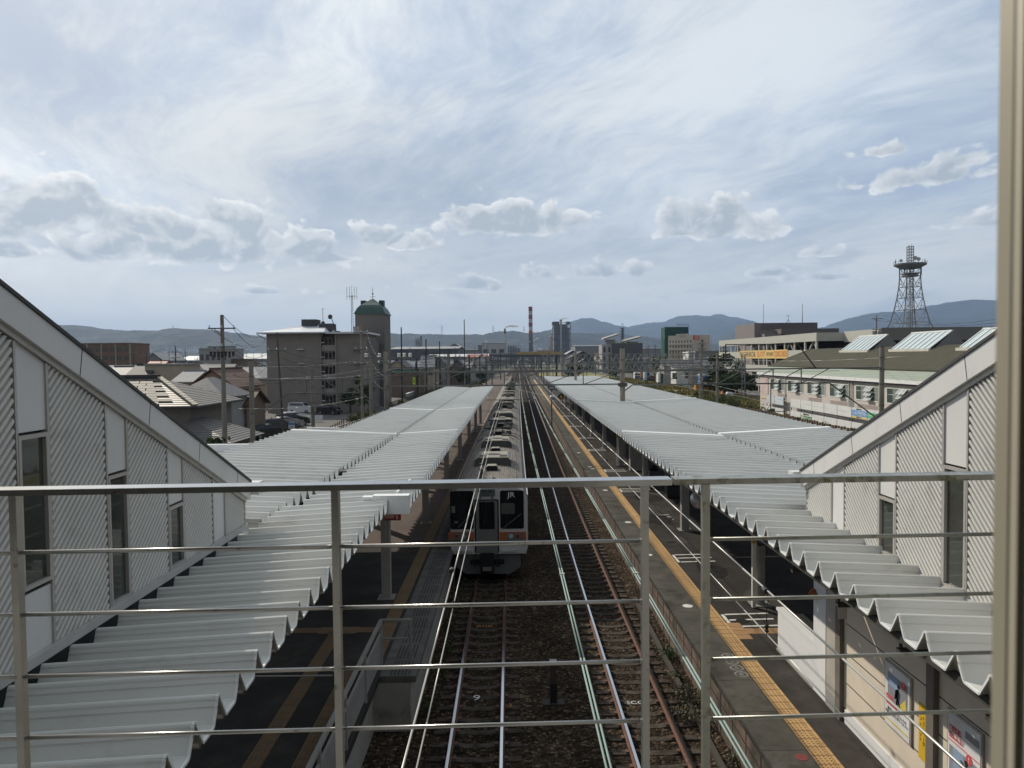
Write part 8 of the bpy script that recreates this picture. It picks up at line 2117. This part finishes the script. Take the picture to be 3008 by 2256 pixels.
machine('white fronted wagon with a rusty load between the machines', 1893, 1926, 1093, 1122, [('chassis', 0, 1, .05, .18, M_md, 0, 1), ('white_end', 0, .22, .2, .98, M_mbl, 0, 1), ('rusty_load', .5, 1, .2, .62, M_rust, 0, 1), ('blue_post', .23, .3, .2, .98, M_mb, .2, .8), ('tarp', .31, .49, .2, .9, M_md, .1, .9)])
machine('dark navy tracked machine with a white nose in the yard', 1933, 1971, 1093, 1130, [('chassis', 0, 1, .04, .18, M_md, 0, 1), ('white_nose', 0, .16, .19, .85, M_white, 0, 1), ('body', .17, 1, .19, .72, M_md, 0, 1), ('cab', .3, .75, .722, 1.0, M_md, .1, .9), ('cab_window', .34, .7, .76, .96, glass('dark_glass', (.04, .05, .06)), .07, .099), ('white_roof', .02, .35, .90, .97, M_white, -.1, 1)])
p = gpos(1992, 1128); 
def pack(label, name, cat, px0, px1, py0, py1, m, dep=3.0, extra=None):
    p = gpos((px0+px1)/2, py1); Y = p.y; t = thing(name, label, cat, (p.x, Y, GZ)); mb = MB(); xa, xb = atx(px0, Y), atx(px1, Y); z = at(px0, py0, Y).z
    mb.prism([(xa, Y, GZ), (xb, Y, GZ), (xb-.1, Y, z), (xa+.15, Y, z-.1)], (0, dep, 0)); mb.build('heap' if extra is None else 'body', m, t)
    if extra: extra(t, xa, xb, Y, z)
    return t
pack('blue tarpaulin covered heap in the yard', 'tarpaulin_heap', 'tarpaulin', 1983, 1996, 1119, 1131, mat('tarp_blue', (.10, .25, .55), .5, 0, .2, 1))
def stack(t, xa, xb, Y, z):
    for k in range(5): mb = MB(); mb.box(xa-.02, Y-.08, GZ+.15+k*(z-GZ)/5.2, xb+.02, Y-.01, GZ+.15+(k+.62)*(z-GZ)/5.2); mb.build('layer', M_white, t)
pack('white layered stack of boards in the yard, left of the dark stacks', 'board_stack', 'stack', 2001, 2009, 1119, 1131, M_walls['grey'], 2, stack)
pack('dark stack of sleepers right of the white boards', 'sleeper_stack', 'stack', 2009.5, 2020, 1121, 1131, M_md, 2, None); pack('second dark stack of sleepers near the blue cabbed machine', 'sleeper_stack', 'stack', 2021, 2041, 1121, 1131, M_md, 2, None)
h = hpx('small white flat roofed yard office with two dark windows', 1986, 2030, 215, 7, 5.2, 5.4, 'pale metal', 'white', 'flat', wins=((1.2, 3.4, 1.6, 1.8), (-2.6, 3.2, 1.4, 1.8)), name='yard_office')
hpx('grey flat roofed store with a dark doorway joined to the yard office', 2030.5, 2066, 216, 7, 5.0, 5.2, 'pale metal', 'grey', 'flat', wins=((1.2, .9, 2.0, 2.4),), name='yard_store')
hpx('low grey roofed shelter behind the yard office', 1950, 2120, 232, 8, 5.6, 7.2, 'grey tiled', 'grey', name='yard_shed')
for k, (px, py, lb) in enumerate(((2108, 1147, 'black round signal head by the orange work truck'), (2136, 1150, 'black signal head with an orange hood in the yard'), (2172, 1158, 'black signal head farthest right in the yard'))):
    p = gpos(px, py); t = thing('yard_signal', lb, 'signal', p, 'yard signals'); mb = MB(); mb.box(p.x-.35, p.y, GZ+1.6, p.x+.35, p.y+.25, GZ+2.9); mb.lathe([(.42, 0), (.42, .3), (.2, .45)], (p.x, p.y+.12, GZ+2.905), 12); mb.build('head', M_black, t); mb = MB(); mb.cyl((p.x, p.y+.12, GZ), (p.x, p.y+.12, GZ+1.59), .08, None, 8); mb.build('post', M_beam, t)
    mb = MB(); mb.box(p.x-.4, p.y-.45, GZ+2.5, p.x+.4, p.y-.003, GZ+2.56); mb.build('hood', M_mo if k else M_black, t)
machine('low orange flat work truck at the right end of the yard siding', 2110, 2180, 1150, 1168, [('flat_bed', 0, 1, .25, .6, M_mo, 0, 1), ('drum', .2, .35, .62, 1.0, M_mo, .2, .8), ('drawbar', -.1, 0, .3, .42, M_rust, .4, .6)], 2.2)
# fingerpost sign on the right platform
t = thing('platform_sign', 'dark framed station sign on the right platform near the orange beam', 'sign', (atx(1616, 74), 74, PZ)); a, b = at(1610, 1133, 74), at(1630, 1146, 74)
mb = MB(); mb.box(a.x, 74, b.z, b.x, 74.1, a.z); mb.build('board', M_md, t); mb = MB(); mb.box(a.x+.1, 73.98, b.z+.1, b.x-.1, 73.995, a.z-.1); mb.build('face', M_greywall, t); mb = MB(); mb.bar(((a.x+b.x)/2, 74.05, PZ), ((a.x+b.x)/2, 74.05, b.z), .12); mb.build('post', M_beam, t)
t = thing('warning_triangle', 'round yellow ringed warning sign hanging from the right canopy', 'sign', at(1648, 1165, 62)); c = at(1648, 1165, 62); mb = MB(); mb.cyl((c.x, 62, c.z), (c.x, 61.9, c.z), .26, None, 18); mb.build('disc', M_black, t); mb = MB(); mb.prism([(c.x-.17, 61.89, c.z-.12), (c.x+.17, 61.89, c.z-.12), (c.x, 61.89, c.z+.17)], (0, -.02, 0)); mb.build('triangle', M_my, t); mb = MB(); mb.bar((c.x, 61.95, c.z+.26), (c.x, 61.95, ZC-.1), .04); mb.build('hanger', M_beam, t)

# ================================================================== hills and mountains (setting)
def hill(name, prof, Y, depth, base, m, seed, nx=170, ny=16, rough=.10):
    """prof: skyline (px, py) of the photo; a ridge at distance Y with slopes before and behind it"""
    pts = [(at(px, py, Y).x, at(px, py, Y).z) for px, py in prof]
    x0, x1 = pts[0][0], pts[-1][0]; mb = MB(); hmax = max(p[1] for p in pts)
    def ridge(x):
        for (xa, za), (xb, zb_) in zip(pts[:-1], pts[1:]):
            if xa <= x <= xb: f = (x-xa)/(xb-xa); f = f*f*(3-2*f)*.5+f*.5; return za+(zb_-za)*f
        return base
    for j in range(ny+1):
        v = j/ny; y = Y+depth*(v-.62)*1.0
        s = math.sin(math.pi*min(1, v/.62)/2) if v <= .62 else math.cos(math.pi*(v-.62)/.76)
        s = max(0, s)**1.25
        for i in range(nx+1):
            x = x0+(x1-x0)*i/nx; h = ridge(x)
            n_ = noise.fractal(Vector((x/(depth*.28)+seed, y/(depth*.22), seed)), 1.0, 2.2, 5)
            n2_ = noise.noise(Vector((x/(depth*.02), y/(depth*.02), seed)))
            n3_ = noise.noise(Vector((x/(depth*.006), y/(depth*.01), seed)))
            z = base+(h-base)*max(0, min(1.03, s*(1+rough*3.4*n_*(1-abs(s-.5)*.4) if s < .97 else 1)))+n2_*hmax*.016+n3_*hmax*.02
            mb.v.append((x, y, z))
    for j in range(ny):
        for i in range(nx): a = j*(nx+1)+i; mb.f.append((a, a+1, a+nx+2, a+nx+1)); mb.m.append(0)
    return structure(mb.build(name, m, None, True))
M_hill = mat('forest_hill', (.014, .023, .022), .95, 0, .5, .02, (.042, .052, .040), (.53, .62), .006, bump=.9, bs=.04, bdist=14)
M_mtn = mat('forest_mountain', (.014, .023, .025), .95, 0, .4, .004, bump=.8, bs=.012, bdist=40)
hill('hills', [(-600, 985), (-200, 965), (120, 957), (200, 960), (245, 957), (270, 962), (330, 969), (420, 974), (470, 972), (505, 975), (540, 978), (590, 974), (640, 977), (700, 979), (740, 985), (790, 990), (900, 992), (1000, 990), (1100, 985), (1150, 983), (1230, 982), (1300, 984), (1380, 984), (1440, 983), (1500, 979), (1540, 984), (1580, 983), (1600, 978), (1625, 981), (1700, 986), (1790, 985), (1850, 988), (1950, 998), (2060, 1010), (2200, 1030)], 4600, 2400, -1, M_hill, 3, 420, 26)
hill('mountains', [(1480, 1010), (1560, 985), (1640, 962), (1672, 947), (1690, 942), (1716, 942), (1750, 952), (1790, 963), (1830, 966), (1860, 957), (1905, 949), (1950, 947), (1968, 938), (1990, 930), (2012, 928), (2040, 930), (2072, 934), (2088, 929), (2098, 925), (2112, 931), (2150, 944), (2190, 955), (2240, 966), (2330, 968), (2400, 965)], 9500, 5000, -1, M_mtn, 8, 200, 18, .06)
hill('mountains', [(2120, 1000), (2200, 985), (2280, 968), (2340, 975), (2400, 972), (2450, 962), (2500, 940), (2545, 922), (2590, 918), (2640, 920), (2690, 910), (2740, 897), (2780, 889), (2812, 884), (2850, 887), (2900, 896), (2935, 893), (3020, 900), (3200, 890), (3600, 930)], 7600, 4200, -1, M_mtn, 14, 170, 18, .06)
hill('near_hill', [(1980, 1040), (2060, 1015), (2110, 1000), (2150, 982), (2185, 970), (2215, 965), (2260, 962), (2330, 975), (2420, 1000), (2520, 1020)], 5200, 2200, -1, mat('forest_near', (.018, .028, .022), .95, 0, .4, .006), 21, 110, 14, .08)
# settlements and fields on the hill slope
mb = MB(); r = random.Random(4)
for k in range(150):
    px = r.uniform(250, 760) if r.random() < .7 else r.uniform(1150, 1600); py = r.uniform(1000, 1032); Y = 4000-(1034-py)*0+r.uniform(-150, 100)
    Y = 3250+(1034-py)*26; p = at(px, py, Y); w = r.uniform(5, 16); mb.box(p.x-w, Y, p.z-6, p.x+w, Y+14, p.z+r.uniform(2, 4))
tag(mb.build('hill_houses', mat('far_white', (.65, .65, .64), .8)), 'scattered pale far-off houses on the slopes of the left hills', 'far houses', kind='stuff')
def pylon(label, px, y0, y1, Y):
    a, b = at(px, y0, Y), at(px, y1, Y); h = b.z-a.z; w = h*.10; t = thing('pylon', label, 'pylon', a, 'pylons on the hills'); mb = MB()
    z0 = a.z-h*.4
    for sx in (-1, 1): mb.bar((a.x+sx*w, Y, z0), (a.x+sx*w*.16, Y, b.z), h*.022)
    for k in range(5): f = k/5; ww = w*(1-f*.84); mb.bar((a.x-ww, Y, z0+(b.z-z0)*f), (a.x+ww*.85, Y, z0+(b.z-z0)*(f+.2)), h*.014)
    for f in (.62, .76, .9): mb.bar((a.x-w*1.1, Y, z0+(b.z-z0)*f), (a.x+w*1.1, Y, z0+(b.z-z0)*f), h*.018)
    mb.build('lattice', M_plant, t)
for lb, px, y0, y1, Y in (('pylon on the ridge left of the white factory hall', 1298, 982, 957, 4600), ('pylon on the ridge just left of the slim white stack', 1449, 984, 955, 4600), ('thin pylon between the slim stack and the banded chimney', 1539, 984, 958, 4650), ('pylon on the mountain slope by the studio building', 1901, 1008, 985, 3600), ('pylon right of the cream hotel', 2090, 1018, 995, 3000), ('small mast on the hill ridge at far left', 509, 974, 955, 4600), ('masts on the mountain top behind the boiler house', 1728, 944, 936, 9500)): pylon(lb, px, y0, y1, Y)

# ================================================================== the footbridge station we look out of
M_brid = mat('bridge_wall', (.30, .30, .29), .7, 0, .06, 1)
t = thing('station_building', 'station bridge building around the window we look out of', 'station', (0, -4, 6.3))
mb = MB(); mb.box(-34, -14, 5.9, 34, .30, 6.85); mb.box(-34, .301, 6.3, 34, 2.7, 6.85); mb.build('floor_slab', M_brid, t)
mb = MB(); mb.box(-34, -14, 11.2, 34, 1.6, 11.6); mb.build('roof', M_brid, t)
mb = MB(); mb.box(-34, -14, 6.86, 34, -13.7, 11.19); mb.box(-34, .345, 6.86, -3.2, .6, 11.19); mb.box(.62, .375, 6.86, 34, .6, 11.19); mb.box(-3.199, .345, 9.7, .6195, .6, 11.19); mb.box(-3.199, .345, 6.86, .6195, .6, 7.3); mb.build('wall', M_brid, t)

# ================================================================== haze
def haze():
    m = bpy.data.materials.new('haze'); m.use_nodes = True; tt = m.node_tree; tt.nodes.clear()
    v = tt.nodes.new('ShaderNodeVolumePrincipled'); o = tt.nodes.new('ShaderNodeOutputMaterial')
    v.inputs['Color'].default_value = (.46, .66, 1.0, 1); v.inputs['Density'].default_value = HAZE; v.inputs['Anisotropy'].default_value = .1
    tt.links.new(v.outputs[0], o.inputs['Volume'])
    mb = MB(); mb.box(-16000, -1500, -1.6, 16000, 15500, 820); ob = mb.build('haze', m); ob['kind'] = 'stuff'; ob['label'] = 'thin bluish air between the town and the far hills'; ob['category'] = 'haze'
HAZE = 0.000075
haze()
